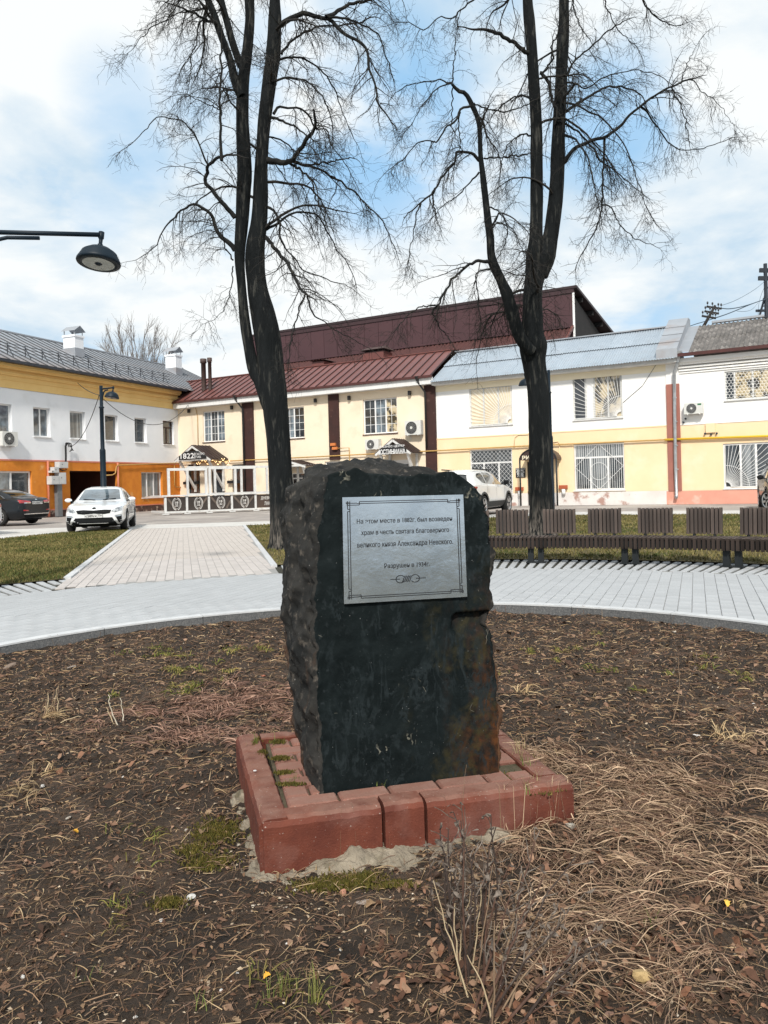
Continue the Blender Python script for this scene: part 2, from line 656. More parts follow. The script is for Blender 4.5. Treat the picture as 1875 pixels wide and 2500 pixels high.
# --- the ring of pale pavers round the bed
ring = annulus('ring_pavement', RB + .12, RING, -0.010, m_joint)
RD = Vector((.376, .927)).normalized()
ra = math.atan2(-RD.x, RD.y)
PW, PL, GAP = .126, .252, .005
sh_ring = slab_mesh('paver', PW - GAP, PL - GAP, .05)
sh_ring.materials.append(m_paver)
cells = []
for i in range(-62, 63):
    for j in range(-34, 35):
        u = i * PW
        v = j * PL + (PL / 2 if i % 2 else 0)
        cx, cy = BC.x + RD.y * u + RD.x * v, BC.y - RD.x * u + RD.y * v
        r = math.hypot(cx - BC.x, cy - BC.y)
        if r < RB + .13 or r > RING - .03: continue
        co, si = math.cos(ra), math.sin(ra)
        w, l = (PW - GAP) / 2, (PL - GAP) / 2
        p = [(cx + co * a - si * b, cy + si * a + co * b) for a, b in ((-w, -l), (w, -l), (w, l), (-w, l))]
        q = clamp_poly(p, RB + .125, RING - .005)
        cells.append((cx, cy, ra, q if any(abs(a[0] - b[0]) + abs(a[1] - b[1]) > 1e-5 for a, b in zip(p, q)) else None, (PW - GAP, PL - GAP)))
lay(ring, 'paver', cells, sh_ring, m_paver, (.395, .405, .415))

# --- the kerb between bed and ring: stones of dark granite with a pale top edge
kerb = empty('bed_kerb', (0, 0, 0)); kerb['kind'] = 'structure'
nk = 26
for k in range(nk):
    a0 = 2 * math.pi * (k + .003) / nk
    a1 = 2 * math.pi * (k + .997) / nk
    mb, mt = MB(), MB()
    n = 8
    for (r0, r1, z0, z1, b) in ((RB, RB + .10, -.24, .018, mb), (RB - .004, RB + .112, .018, .032, mt)):
        ring_pts = []
        for i in range(n + 1):
            a = a0 + (a1 - a0) * i / n
            for (r, z) in ((r0, z0), (r1, z0), (r1, z1), (r0, z1)):
                ring_pts.append((BC.x + r * math.sin(a), BC.y + r * math.cos(a), z))
        fs = []
        for i in range(n):
            for q in range(4):
                q2 = (q + 1) % 4
                fs.append((i * 4 + q, i * 4 + 4 + q, i * 4 + 4 + q2, i * 4 + q2))
        fs += [(0, 1, 2, 3), (n * 4 + 3, n * 4 + 2, n * 4 + 1, n * 4)]
        b.add(ring_pts, fs)
    ks = mb.build('kerb_stone', m_granite, kerb)
    mt.build('top_edge', m_kerbtop, ks)

# --- openwork strip outside the ring, in rows with open soil-filled gaps
strip = annulus('openwork_strip', RING, GRID, -0.018, mat('gap_soil', (.045, .04, .03), (.02, .022, .012), .95, 18, 6, .6, 60))
border = MB()
cells = []
rows = 5
dr = (GRID - RING) / rows
for rr in range(rows):
    r = RING + dr * (rr + .5)
    na = int(2 * math.pi * 7.9 / .140)
    for k in range(na):
        a = 2 * math.pi * k / na
        cx, cy = BC.x + r * math.sin(a), BC.y + r * math.cos(a)
        on_path = PATH_L[0].x - .02 + (cy - 11.1) * -.262 < cx < on_line(PATH_R, cy).x + .02 and cy > 10
        if on_path: continue
        if not (cy > 2 and abs(cx) < .6 * cy + 1): continue
        cells.append((cx, cy, -a, None, (.088, dr - .006)))
sh_grid = slab_mesh('grid_paver', .088, dr - .006, .06)
sh_grid.materials.append(m_gridpaver)
lay(strip, 'grid_paver', cells, sh_grid, m_gridpaver, (.39, .40, .41))

# --- the path to the pub: long rows of pavers
pd = (PATH_L[1] - PATH_L[0]).normalized()
pn = Vector((pd.y, -pd.x))
near_l, near_r = on_line(PATH_L, 9.2), on_line(PATH_R, 9.2)
path = sheet('path', [tuple(on_line(PATH_L, 10.2)), tuple(on_line(PATH_R, 10.9)), tuple(PATH_R[1]), tuple(PATH_L[1])], -0.006, m_joint)
cells = []
W2 = .126
pl = .252
pang = math.atan2(-pd.x, pd.y)
for i in range(0, 32):
    for j in range(-5, 66):
        v = j * pl + (pl / 2 if i % 2 else 0)
        c = on_line(PATH_L, 10.2) + pn * (W2 * (i + .5)) + pd * v
        if c.y > 25.5: continue
        if c.x > on_line(PATH_R, c.y).x - .06: continue
        if math.hypot(c.x - BC.x, c.y - BC.y) < RING + pl * .45: continue
        cells.append((c.x, c.y, pang, None, (W2 - .007, pl - .006)))
sh_path = slab_mesh('path_paver', W2 - .007, pl - .006, .05)
sh_path.materials.append(m_pathpaver)
lay(path, 'path_paver', cells, sh_path, m_pathpaver, (.49, .445, .41))
# pale edging stones along both sides of the path
for (l, s) in ((PATH_L, -1), (PATH_R, 1)):
    for k in range(15):
        y0 = 12.2 + k * .9 if s > 0 else 11.2 + k * .96
        a, b = on_line(l, y0), on_line(l, y0 + .88)
        MB().bar((a.x, a.y, -.015), (b.x, b.y, -.015), .10, .08).build('edging_stone', m_kerbtop, path)

# --- the grass: short tired blades, nobody could count them
def grass(n, poly_test, name, z):
    X, Y = [], []
    while len(X) < n:
        m = 40000
        x = rng.uniform(-16, 17, m); y = rng.uniform(9, 27, m)
        keep = poly_test(x, y) & (np.abs(x) < .54 * y + .5)
        p = np.clip(12 / y, 0, 1)
        keep &= rng.uniform(0, 1, m) < p
        X += list(x[keep]); Y += list(y[keep])
    x = np.array(X[:n]); y = np.array(Y[:n])
    h = rng.uniform(.018, .055, n); w = rng.uniform(.005, .012, n) * np.clip(y / 13, .8, 1.6)
    a = rng.uniform(0, 2 * np.pi, n); la = rng.uniform(0, 2 * np.pi, n); le = rng.uniform(.1, 1.2, n) * h
    B = np.c_[x, y, np.full(n, z)]
    sx = np.c_[np.cos(a), np.sin(a), np.zeros(n)] * w[:, None]
    T = B + np.c_[np.cos(la) * le, np.sin(la) * le, h]
    V = np.stack([B - sx, B + sx, T], 1).reshape(-1, 3)
    F = np.arange(3 * n).reshape(n, 3)
    t = fbm(np.c_[x, y], .9, 3, 5)[:, None] * .8 + rng.uniform(-.5, .5, (n, 1))
    c = np.where(t > .0, np.array([[.20, .165, .065]]), np.where(t > -.30, np.array([[.115, .105, .030]]), np.array([[.060, .078, .020]])))
    c = c * rng.uniform(.75, 1.3, (n, 1))
    me = np_mesh(name, V, F, col=np.repeat(c, 3, 0))
    me.materials.append(m_blade)
    tag(link(name, me), kind='stuff')


m_blade = vcol_mat('grass_blades', .85)


def line_x(l, y):
    return l[0].x + (y - l[0].y) / (l[1].y - l[0].y) * (l[1].x - l[0].x)


def road_y(x):
    return np.interp(x, [-16, -10.9, -10.1, -8.42, -4.72, 6.4, 12.1, 30], [12, 20.8, 23.9, 25.6, 25.75, 27, 24.2, 15.4])


def in_left(x, y):
    return (np.hypot(x - BC.x, y - BC.y) > GRID + .02) & (x < line_x(PATH_L, y) - .08) & (y < road_y(x) - .03)


def in_right(x, y):
    return (np.hypot(x - BC.x, y - BC.y) > GRID + .02) & (x > line_x(PATH_R, y) + .08) & (y < road_y(x) - .03)


grass(45000, in_left, 'grass', .012)
grass(70000, in_right, 'grass', .012)


# ------------------------------------------------------------------ the bed's soil
PED_O = Vector((-.462, 2.66))          # front corner of the pedestal nearest the path
PED_A = R(13.8)          # its front runs along this angle
PE, PN2 = Vector((math.cos(PED_A), math.sin(PED_A))), Vector((-math.sin(PED_A), math.cos(PED_A)))
PED_W, PED_D = 1.19, 1.0


def soil_z(x, y):
    x = np.asarray(x, float); y = np.asarray(y, float)
    r = np.hypot(x - BC.x, y - BC.y)
    p = np.c_[x.ravel(), y.ravel()]
    z = -0.072 + .015 * smoothstep(2.6, 3.7, r) - .022 * np.exp(-((x + .3) ** 2 + (y - 2.4) ** 2) / .35)
    z = z + (fbm(p, 1.3, 3, 1) * .03 + fbm(p, 7, 3, 2) * .018).reshape(x.shape)
    return z


def make_soil():
    step = .03
    xs = np.arange(-RB - .02, RB + .05, step)
    ys = np.arange(BC.y - RB - .02, BC.y + RB + .05, step)
    X, Y = np.meshgrid(xs, ys)
    Z = soil_z(X, Y)
    p = np.c_[X.ravel(), Y.ravel()]
    cl = fbm(p, 22, 3, 9)
    Z = Z + (cl * .016 + np.maximum(vnoise(p, 31, 4), .2) * .012).reshape(X.shape)
    r = np.hypot(X - BC.x, Y - BC.y)
    V = np.c_[X.ravel(), Y.ravel(), Z.ravel()]
    ny, nx = X.shape
    idx = np.arange(nx * ny).reshape(ny, nx)
    F = np.stack([idx[:-1, :-1], idx[:-1, 1:], idx[1:, 1:], idx[1:, :-1]], -1)
    rc = (r[:-1, :-1] + r[1:, 1:]) / 2
    F = F[rc < RB + .03].reshape(-1, 4)
    me = np_mesh('soil_bed', V, F, smooth=True)
    me.materials.append(m_soil)
    tag(link('soil_bed', me), kind='structure')


make_soil()


# ================================================================== BUILDINGS
class Facade:
    """A wall's own frame: x along the wall, y into the building, z up."""
    def __init__(self, o, d):
        self.a = math.atan2(d[1], d[0])
        self.o = Vector((o[0], o[1], 0))
        self.M = Matrix.Translation(self.o) @ Matrix.Rotation(self.a, 4, 'Z')
        self.I = self.M.inverted()

    def px(self, x, y, off=0.0):
        return on_plane(self.I, x, y, off)

    def rect(self, x0, x1, y0, y1, off=0.0):
        """a photo-pixel box -> (s0, s1, z0, z1)"""
        xm, ym = (x0 + x1) / 2, (y0 + y1) / 2
        s0, s1 = self.px(x0, ym, off)[0], self.px(x1, ym, off)[0]
        z1, z0 = self.px(xm, y0, off)[1], self.px(xm, y1, off)[1]
        return s0, s1, z0, z1

    def thing(self, name, label, cat, group=None, at=(0, 0, 0)):
        return empty(name, self.M @ Vector(at), self.a, label, cat, group)


FL = Facade((-13.6, 51.2), (.406, 1.0))          # the long white and orange house
FR = Facade((-13.6, 51.2), (.867, -.497))        # the row of yellow houses

m_white = mat('white_render', (.81, .825, .85), (.765, .785, .815), .9, 1.1, 8, .1, 60, c3=(.68, .69, .70), s3=.7, lo3=.60, hi3=.80)
m_orange = mat('orange_render', (.66, .235, .028), (.54, .170, .020), .88, 1.6, 9, .2, 50, c3=(.66, .36, .13), s3=1.5, lo3=.62, hi3=.72)
m_ochre = mat('ochre_cornice', (.80, .55, .22), (.75, .50, .185), .85, 1.4, 7, .1, 50)
m_cream = mat('cream_render', (.83, .715, .555), (.79, .67, .51), .9, .9, 8, .12, 60, c3=(.72, .60, .45), s3=.8, lo3=.57, hi3=.72)
m_brightwhite = mat('bright_white_render', (.86, .855, .84), (.82, .815, .80), .9, .7, 8, .15, 60, c3=(.80, .76, .68), s3=.6, lo3=.58, hi3=.76)
m_yellow = mat('yellow_render', (.84, .655, .425), (.81, .615, .385), .9, .8, 8, .15, 60, c3=(.83, .69, .50), s3=.7, lo3=.55, hi3=.72)
m_plinth = mat('peeling_plinth', (.72, .69, .66), (.63, .59, .56), .92, 1.5, 8, .3, 40, c3=(.40, .25, .21), s3=1.3, lo3=.57, hi3=.64)
m_pink = mat('pink_plinth', (.70, .34, .255), (.62, .29, .22), .9, 1.2, 8, .2, 50, c3=(.74, .46, .38), s3=1.5, lo3=.57, hi3=.68)
m_brownpil = mat('brown_pilaster', (.052, .020, .016), (.036, .016, .014), .8, 2, 8, .1, 50, c3=(.10, .055, .045), s3=3, lo3=.62, hi3=.72)
m_pinkpil = mat('pinkbrown_pilaster', (.36, .15, .115), (.31, .125, .10), .88, 1.5, 7, .15, 60)
m_pvc = mat('white_plastic', (.80, .80, .79), (.74, .74, .74), .45, 4)
m_oldwood = mat('old_brown_frame', (.075, .042, .030), (.045, .028, .022), .7, 9)
m_timber = mat('white_timber', (.66, .66, .645), (.56, .56, .55), .7, 5, stretch=(1, 1, 1), c3=(.46, .44, .41), s3=4, lo3=.58, hi3=.7)
m_fascia = mat('white_fascia', (.74, .74, .73), (.66, .66, .65), .7, 3, stretch=(6, 1, .3))
m_zinc = mat('zinc_roof', (.40, .42, .45), (.33, .35, .38), .48, .7, 8, .06, 20, metal=.4, c3=(.33, .275, .255), s3=.5, lo3=.50, hi3=.70, rnd=.05)
m_brownroof = mat('brown_metal_roof', (.165, .058, .048), (.13, .045, .039), .48, .9, 7, .05, 20, rnd=.06, spec=.5)
m_blueroof = mat('galvanised_sheet', (.40, .455, .51), (.345, .40, .455), .45, .8, 8, .05, 30, metal=.35, rnd=.05, c3=(.34, .37, .41), s3=1.2)
m_slate = mat('asbestos_sheet', (.18, .165, .155), (.10, .094, .09), .95, 2.5, 9, .4, 40, rnd=.14, c3=(.27, .25, .235), s3=3, lo3=.5, hi3=.66)
m_hall = mat('maroon_cladding', (.072, .031, .035), (.060, .027, .031), .5, .5, 6, .03, 20, rnd=.05, spec=.4)
m_halldark = mat('dark_gable', (.020, .0165, .016), (.012, .011, .011), .8, 2, 6)
m_gutter = mat('dark_gutter', (.050, .055, .065), (.036, .04, .048), .5, 3, metal=.3)
m_maroon = mat('maroon_trim', (.085, .025, .022), (.06, .02, .018), .55, 3)
m_steel = mat('galvanised_pipe', (.50, .52, .54), (.38, .40, .42), .38, 5, metal=.7)
m_glass = mat('window_glass', (.050, .058, .064), (.018, .021, .024), .04, .9, 3, spec=.9, coat=.8, lo=.4, hi=.6)
m_glassb = mat('blue_window_glass', (.20, .25, .29), (.065, .08, .095), .05, 1.6, 3, spec=.9, coat=.8, lo=.38, hi=.62)
m_curtain = mat('curtained_glass', (.27, .29, .30), (.10, .11, .115), .06, 1.5, 4, spec=.8, coat=.7, stretch=(6, 1, .2), lo=.4, hi=.6)
m_warmglass = mat('warm_reflection_glass', (.80, .70, .52), (.72, .60, .42), .08, .9, 4, spec=.8, coat=.6)  # cream pane colour stands for the warm sky reflected in it
m_refl = mat('painted_reflection_glass', (.60, .50, .33), (.05, .045, .035), .06, 1.9, 9, spec=.9, coat=.8, lo=.46, hi=.54)  # bright and dark reflections painted into the pane colour
m_slat = mat('grey_blind', (.055, .062, .072), (.04, .046, .054), .3, 2, spec=.6, coat=.5)
m_black = mat('black_metal', (.012, .012, .013), (.02, .02, .021), .55, 8, spec=.4)
m_dark = mat('dark_opening', (.010, .007, .006), (.016, .010, .008), .95, 2)
m_gas = mat('ochre_pipe', (.50, .31, .10), (.42, .25, .08), .5, 5)
m_gasy = mat('yellow_pipe', (.80, .50, .035), (.74, .45, .03), .45, 5)


def wall(par, name, material, s0, s1, z0, z1, holes=(), reveal=.20, y=0.0, flush=None):
    """A wall face with window openings and their reveals."""
    xs = sorted({s0, s1, *[v for h in holes for v in h[:2] if s0 < v < s1]})
    zs = sorted({z0, z1, *[v for h in holes for v in h[2:4] if z0 < v < z1]})
    mb = MB()
    for i in range(len(xs) - 1):
        for j in range(len(zs) - 1):
            xm, zm = (xs[i] + xs[i + 1]) / 2, (zs[j] + zs[j + 1]) / 2
            if any(h[0] < xm < h[1] and h[2] < zm < h[3] for h in holes): continue
            mb.quad((xs[i], y, zs[j]), (xs[i + 1], y, zs[j]), (xs[i + 1], y, zs[j + 1]), (xs[i], y, zs[j + 1]))
    for (a, b, c, d) in holes:
        c2 = max(c, z0)
        for q in (((a, c2), (a, d)), ((b, d), (b, c2)), ((a, d), (b, d)), ((b, c2), (a, c2))):
            (x0, q0), (x1, q1) = q
            mb.quad((x0, y, q0), (x1, y, q1), (x1, y + reveal, q1), (x0, y + reveal, q0))
    # ends and top so that it reads as a solid wall from the side
    mb.quad((s0, y, z0), (s0, y, z1), (s0, y + .35, z1), (s0, y + .35, z0))
    mb.quad((s1, y, z1), (s1, y, z0), (s1, y + .35, z0), (s1, y + .35, z1))
    return mb.build(name, material, par)


def window(par, s0, s1, z0, z1, cols=(1,), transom=None, inset=.12, fw=.06, fm=None, panes=None, sill=True, grille=None, gm=None, muntin=False, y=0.0, name='window', gp=None):
    fm = fm or m_pvc
    y0, y1 = y + inset, y + inset + .07
    f = MB()
    f.box(s0, s1, y0, y1, z0, z0 + fw).box(s0, s1, y0, y1, z1 - fw, z1).box(s0, s0 + fw, y0, y1, z0 + fw, z1 - fw).box(s1 - fw, s1, y0, y1, z0 + fw, z1 - fw)
    tot = float(sum(cols))
    xs = [s0 + fw]
    acc = 0
    w = s1 - s0 - 2 * fw
    for c in cols[:-1]:
        acc += c
        x = s0 + fw + w * acc / tot
        zt = z1 - fw if transom is None else z0 + (z1 - z0) * transom
        f.box(x - fw * .55, x + fw * .55, y0 - .004, y1 - .002, z0 + fw, zt)
        xs.append(x)
    xs.append(s1 - fw)
    cells = []
    if transom is not None:
        zt = z0 + (z1 - z0) * transom
        f.box(s0 + fw, s1 - fw, y0 - .006, y1 - .003, zt - fw * .55, zt + fw * .55)
        cells.append((s0 + fw, s1 - fw, zt, z1 - fw))
        top = zt
    else:
        top = z1 - fw
    for a, b in zip(xs[:-1], xs[1:]): cells.append((a, b, z0 + fw, top))
    win = f.build(name, fm, par)
    panes = panes or [m_glass]
    for i, (a, b, c, d) in enumerate(cells):
        MB().box(a, b, y0 + .03, y0 + .045, c, d).build('pane', panes[i % len(panes)], win)
    if muntin:
        g = MB()
        for (a, b, c, d) in cells:
            n = 4
            for k in range(1, n):
                z = c + (d - c) * k / n
                g.box(a, b, y0 + .022, y0 + .029, z - .011, z + .011)
            xm = (a + b) / 2
            g.box(xm - .011, xm + .011, y0 + .020, y0 + .028, c, d)
        g.build('glazing_bars', fm, win)
    if sill: MB().box(s0 - .04, s1 + .04, y - .07, y + inset, z0 - .045, z0 - .004).build('sill', sill if not isinstance(sill, bool) else fm, win)
    if grille:
        g = MB()
        gy = y0 - .05
        a, b, c, d = s0 + fw * .6, s1 - fw * .6, z0 + fw * .6, z1 - fw * .6
        T = .016
        if grille in ('fan_r', 'fan_l'):
            ox = b - .04 if grille == 'fan_r' else a + .04
            oz = c + .04
            n = 19
            for k in range(n):
                t = math.pi / 2 * k / (n - 1)
                dx, dz = math.cos(t) * (-1 if grille == 'fan_r' else 1), math.sin(t)
                m = min(abs(((a if dx < 0 else b) - ox) / dx) if abs(dx) > 1e-3 else 99, (d - oz) / dz if dz > 1e-3 else 99)
                g.bar((ox + dx * .2, gy, oz + dz * .2), (ox + dx * m, gy, oz + dz * m), T, T)
            for rad in (.2, .95):
                pts = [(ox + math.cos(math.pi / 2 * k / 10) * rad * (-1 if grille == 'fan_r' else 1), gy, oz + math.sin(math.pi / 2 * k / 10) * rad) for k in range(11)]
                pts = [q for q in pts if a <= q[0] <= b and c <= q[2] <= d]
                for p, q in zip(pts[:-1], pts[1:]): g.bar(p, q, T, T)
        elif grille == 'lattice':
            stp = .22
            k = -40
            while k < 40:
                for sg in (1, -1):
                    # line x = k*stp + sg*z, clipped to the opening
                    pts = []
                    for z in (c, d):
                        pts.append((a + k * stp * 1.0 + sg * (z - c) * .95, z))
                    (xa, za), (xb, zb) = pts
                    ts = [0, 1]
                    for lim_ in (a, b):
                        if abs(xb - xa) > 1e-6: ts.append((lim_ - xa) / (xb - xa))
                    ts = sorted(t for t in ts if -1e-6 <= t <= 1 + 1e-6)
                    for t0, t1 in zip(ts[:-1], ts[1:]):
                        xm = xa + (xb - xa) * (t0 + t1) / 2
                        if a <= xm <= b and t1 - t0 > 1e-3:
                            g.bar((xa + (xb - xa) * t0, gy + .004 * sg, za + (zb - za) * t0), (xa + (xb - xa) * t1, gy + .004 * sg, za + (zb - za) * t1), T, T * .5)
                k += 1
        elif grille == 'bars':
            n = int((b - a) / .105)
            for k in range(n + 1):
                x = a + (b - a) * k / n
                g.bar((x, gy, c), (x, gy, d), T, T, up=(0, 1, 0))
            xm, zm = (a + b) / 2, c + (d - c) * .5
            q = [(a, zm), (xm, d), (b, zm), (xm, c)]
            for p0, p1 in zip(q, q[1:] + q[:1]): g.bar((p0[0], gy - .02, p0[1]), (p1[0], gy - .02, p1[1]), T, T)
            pts = [(xm + .42 * math.cos(2 * math.pi * k / 24), gy - .02, c + (d - c) * .40 + .42 * math.sin(2 * math.pi * k / 24)) for k in range(25)]
            for p, r in zip(pts[:-1], pts[1:]): g.bar(p, r, T, T)
        elif grille == 'hex':
            rr = .085
            row = 0
            z = c + .02
            while z < d:
                x = a + (rr * .87 if row % 2 else 0)
                while x < b:
                    v = [(x + rr * .98 * math.sin(math.pi / 3 * k), z + rr * .98 * math.cos(math.pi / 3 * k)) for k in range(4)]
                    for p, q in zip(v[:-1], v[1:]):
                        if all(a <= w_[0] <= b and c <= w_[1] <= d for w_ in (p, q)): g.bar((p[0], gy, p[1]), (q[0], gy, q[1]), T * .8, T * .8)
                    x += rr * 1.74
                z += rr * 1.5; row += 1
        g.build('grille', gm or m_pvc, win)
    return win


def seam_roof(par, s0, s1, y0, z0, y1, z1, pitch, material, name='roof_panel', th=.03, seam=.05, skew=0.0):
    """standing-seam sheets laid side by side from the eave (y0,z0) to the ridge (y1,z1)"""
    n = max(1, round((s1 - s0) / pitch))
    p = (s1 - s0) / n
    L_ = math.hypot(y1 - y0, z1 - z0)
    nx, nz = -(z1 - z0) / L_, (y1 - y0) / L_
    mb = MB()
    def pt(x, t, h): return (x + skew * t, y0 + (y1 - y0) * t + nx * h, z0 + (z1 - z0) * t + nz * h)
    vs = []
    for t in (0, 1):
        for (x, h) in ((0, 0), (p * .5, .004), (p - .06, 0), (p - .06, -th), (p * .5, -th), (0, -th)):
            vs.append(pt(x, t, h))
    k = 6
    fs = [(q, (q + 1) % k, k + (q + 1) % k, k + q) for q in range(k)] + [tuple(range(k - 1, -1, -1)), tuple(range(k, 2 * k))]
    me = mb.add(vs, fs).mesh(name, material)
    bm = bmesh.new(); bm.from_mesh(me); bmesh.ops.recalc_face_normals(bm, faces=bm.faces[:]); bm.to_mesh(me); bm.free()
    sb = MB()
    vs = []
    for t in (0, 1):
        for (x, h) in ((p - .055, -th), (p - .055, seam), (p - .005, seam), (p - .005, -th)): vs.append(pt(x, t, h))
    ms = mat('shaded_seam_' + material.name, (.085, .088, .095) if 'zinc' in material.name else (.045, .017, .015), None, .5, 2)  # seams coloured darker than the sheets to paint in their shading
    sm = sb.add(vs, [(q, (q + 1) % 4, 4 + (q + 1) % 4, 4 + q) for q in range(4)] + [(3, 2, 1, 0), (4, 5, 6, 7)]).mesh('roof_seam', ms)
    for i in range(n):
        link(name, me, par, None, Matrix.Translation((s0 + i * p, 0, 0)))
        link('roof_seam', sm, par, None, Matrix.Translation((s0 + i * p, 0, 0)))
    MB().quad(pt(s0, 0, -.012), pt(s1, 0, -.012), pt(s1, 1, -.012), pt(s0, 1, -.012)).build('roof_deck', m_halldark, par)


def wave_sheet(name, w, y0, z0, y1, z1, pitch, amp, material, rag=0.0):
    L_ = math.hypot(y1 - y0, z1 - z0)
    nx, nz = -(z1 - z0) / L_, (y1 - y0) / L_
    n = max(6, int(w / pitch) * 6)
    V, F = [], []
    for t in (0, .5, 1):
        for i in range(n + 1):
            x = w * i / n
            h = amp * math.sin(2 * math.pi * x / pitch) - (rag * math.sin(x * 3) * (1 - t))
            V.append((x, y0 + (y1 - y0) * t + nx * h, z0 + (z1 - z0) * t + nz * h))
    for r in range(2):
        for i in range(n):
            a = r * (n + 1) + i
            F.append((a, a + 1, a + n + 2, a + n + 1))
    me = np_mesh(name, V, F, smooth=True)
    me.materials.append(material)
    return me


def beveled(par, name, material, x0, x1, y0, y1, z0, z1, m=None):
    return MB().box(x0, x1, y0, y1, z0, z1, m).build(name, material, par)


def aircon(fac, s0, s1, z0, z1, label, green=False, y=0.0):
    w, h, d = s1 - s0, z1 - z0, .30
    th = fac.thing('air_conditioner', label, 'air conditioner', 'outdoor air conditioning units', (s0, y, z0))
    mcase = mat('aircon_case', (.66, .66, .63), (.58, .58, .555), .5, 4)
    b = MB().box(0, w, -d - .08, -.08, 0, h).build('case', mcase, th)
    fx, fz, fr = w * (.42 if not green else .40), h * .5, min(h, w) * .42
    ym = -d - .081
    g = MB()
    ring = [(fx + fr * math.cos(2 * math.pi * k / 28), fz + fr * math.sin(2 * math.pi * k / 28)) for k in range(28)]
    g.prism(ring, ym - .012, ym - .002)
    g.build('fan_opening', m_black, th)
    g = MB()
    for q in (.25, .5, .75, 1.0):
        pts = [(fx + fr * q * math.cos(2 * math.pi * k / 24), ym - .02, fz + fr * q * math.sin(2 * math.pi * k / 24)) for k in range(25)]
        for p, r in zip(pts[:-1], pts[1:]): g.bar(p, r, .010, .010)
    for k in range(8):
        a = math.pi * k / 8
        g.bar((fx - fr * math.cos(a), ym - .022, fz - fr * math.sin(a)), (fx + fr * math.cos(a), ym - .022, fz + fr * math.sin(a)), .008, .008)
    g.build('fan_grille', mat('grille_grey', (.30, .30, .30), None, .5), th)
    c = [(fx + fr * .22 * math.cos(2 * math.pi * k / 14), fz + fr * .22 * math.sin(2 * math.pi * k / 14)) for k in range(14)]
    MB().prism(c, ym - .03, ym - .022).build('fan_hub', mcase, th)
    for x in (w * .18, w * .82):
        MB().bar((x, -.40, -.02), (x, 0, -.02), .035, .035).bar((x, 0, -.02), (x, 0, -.22), .03, .03, up=(0, 1, 0)).build('bracket', m_pvc, th)
    if green: MB().box(w * .72, w * .92, ym - .004, ym, h * .76, h * .90).build('badge', mat('green_badge', (.02, .16, .07), None, .5), th)
    return th


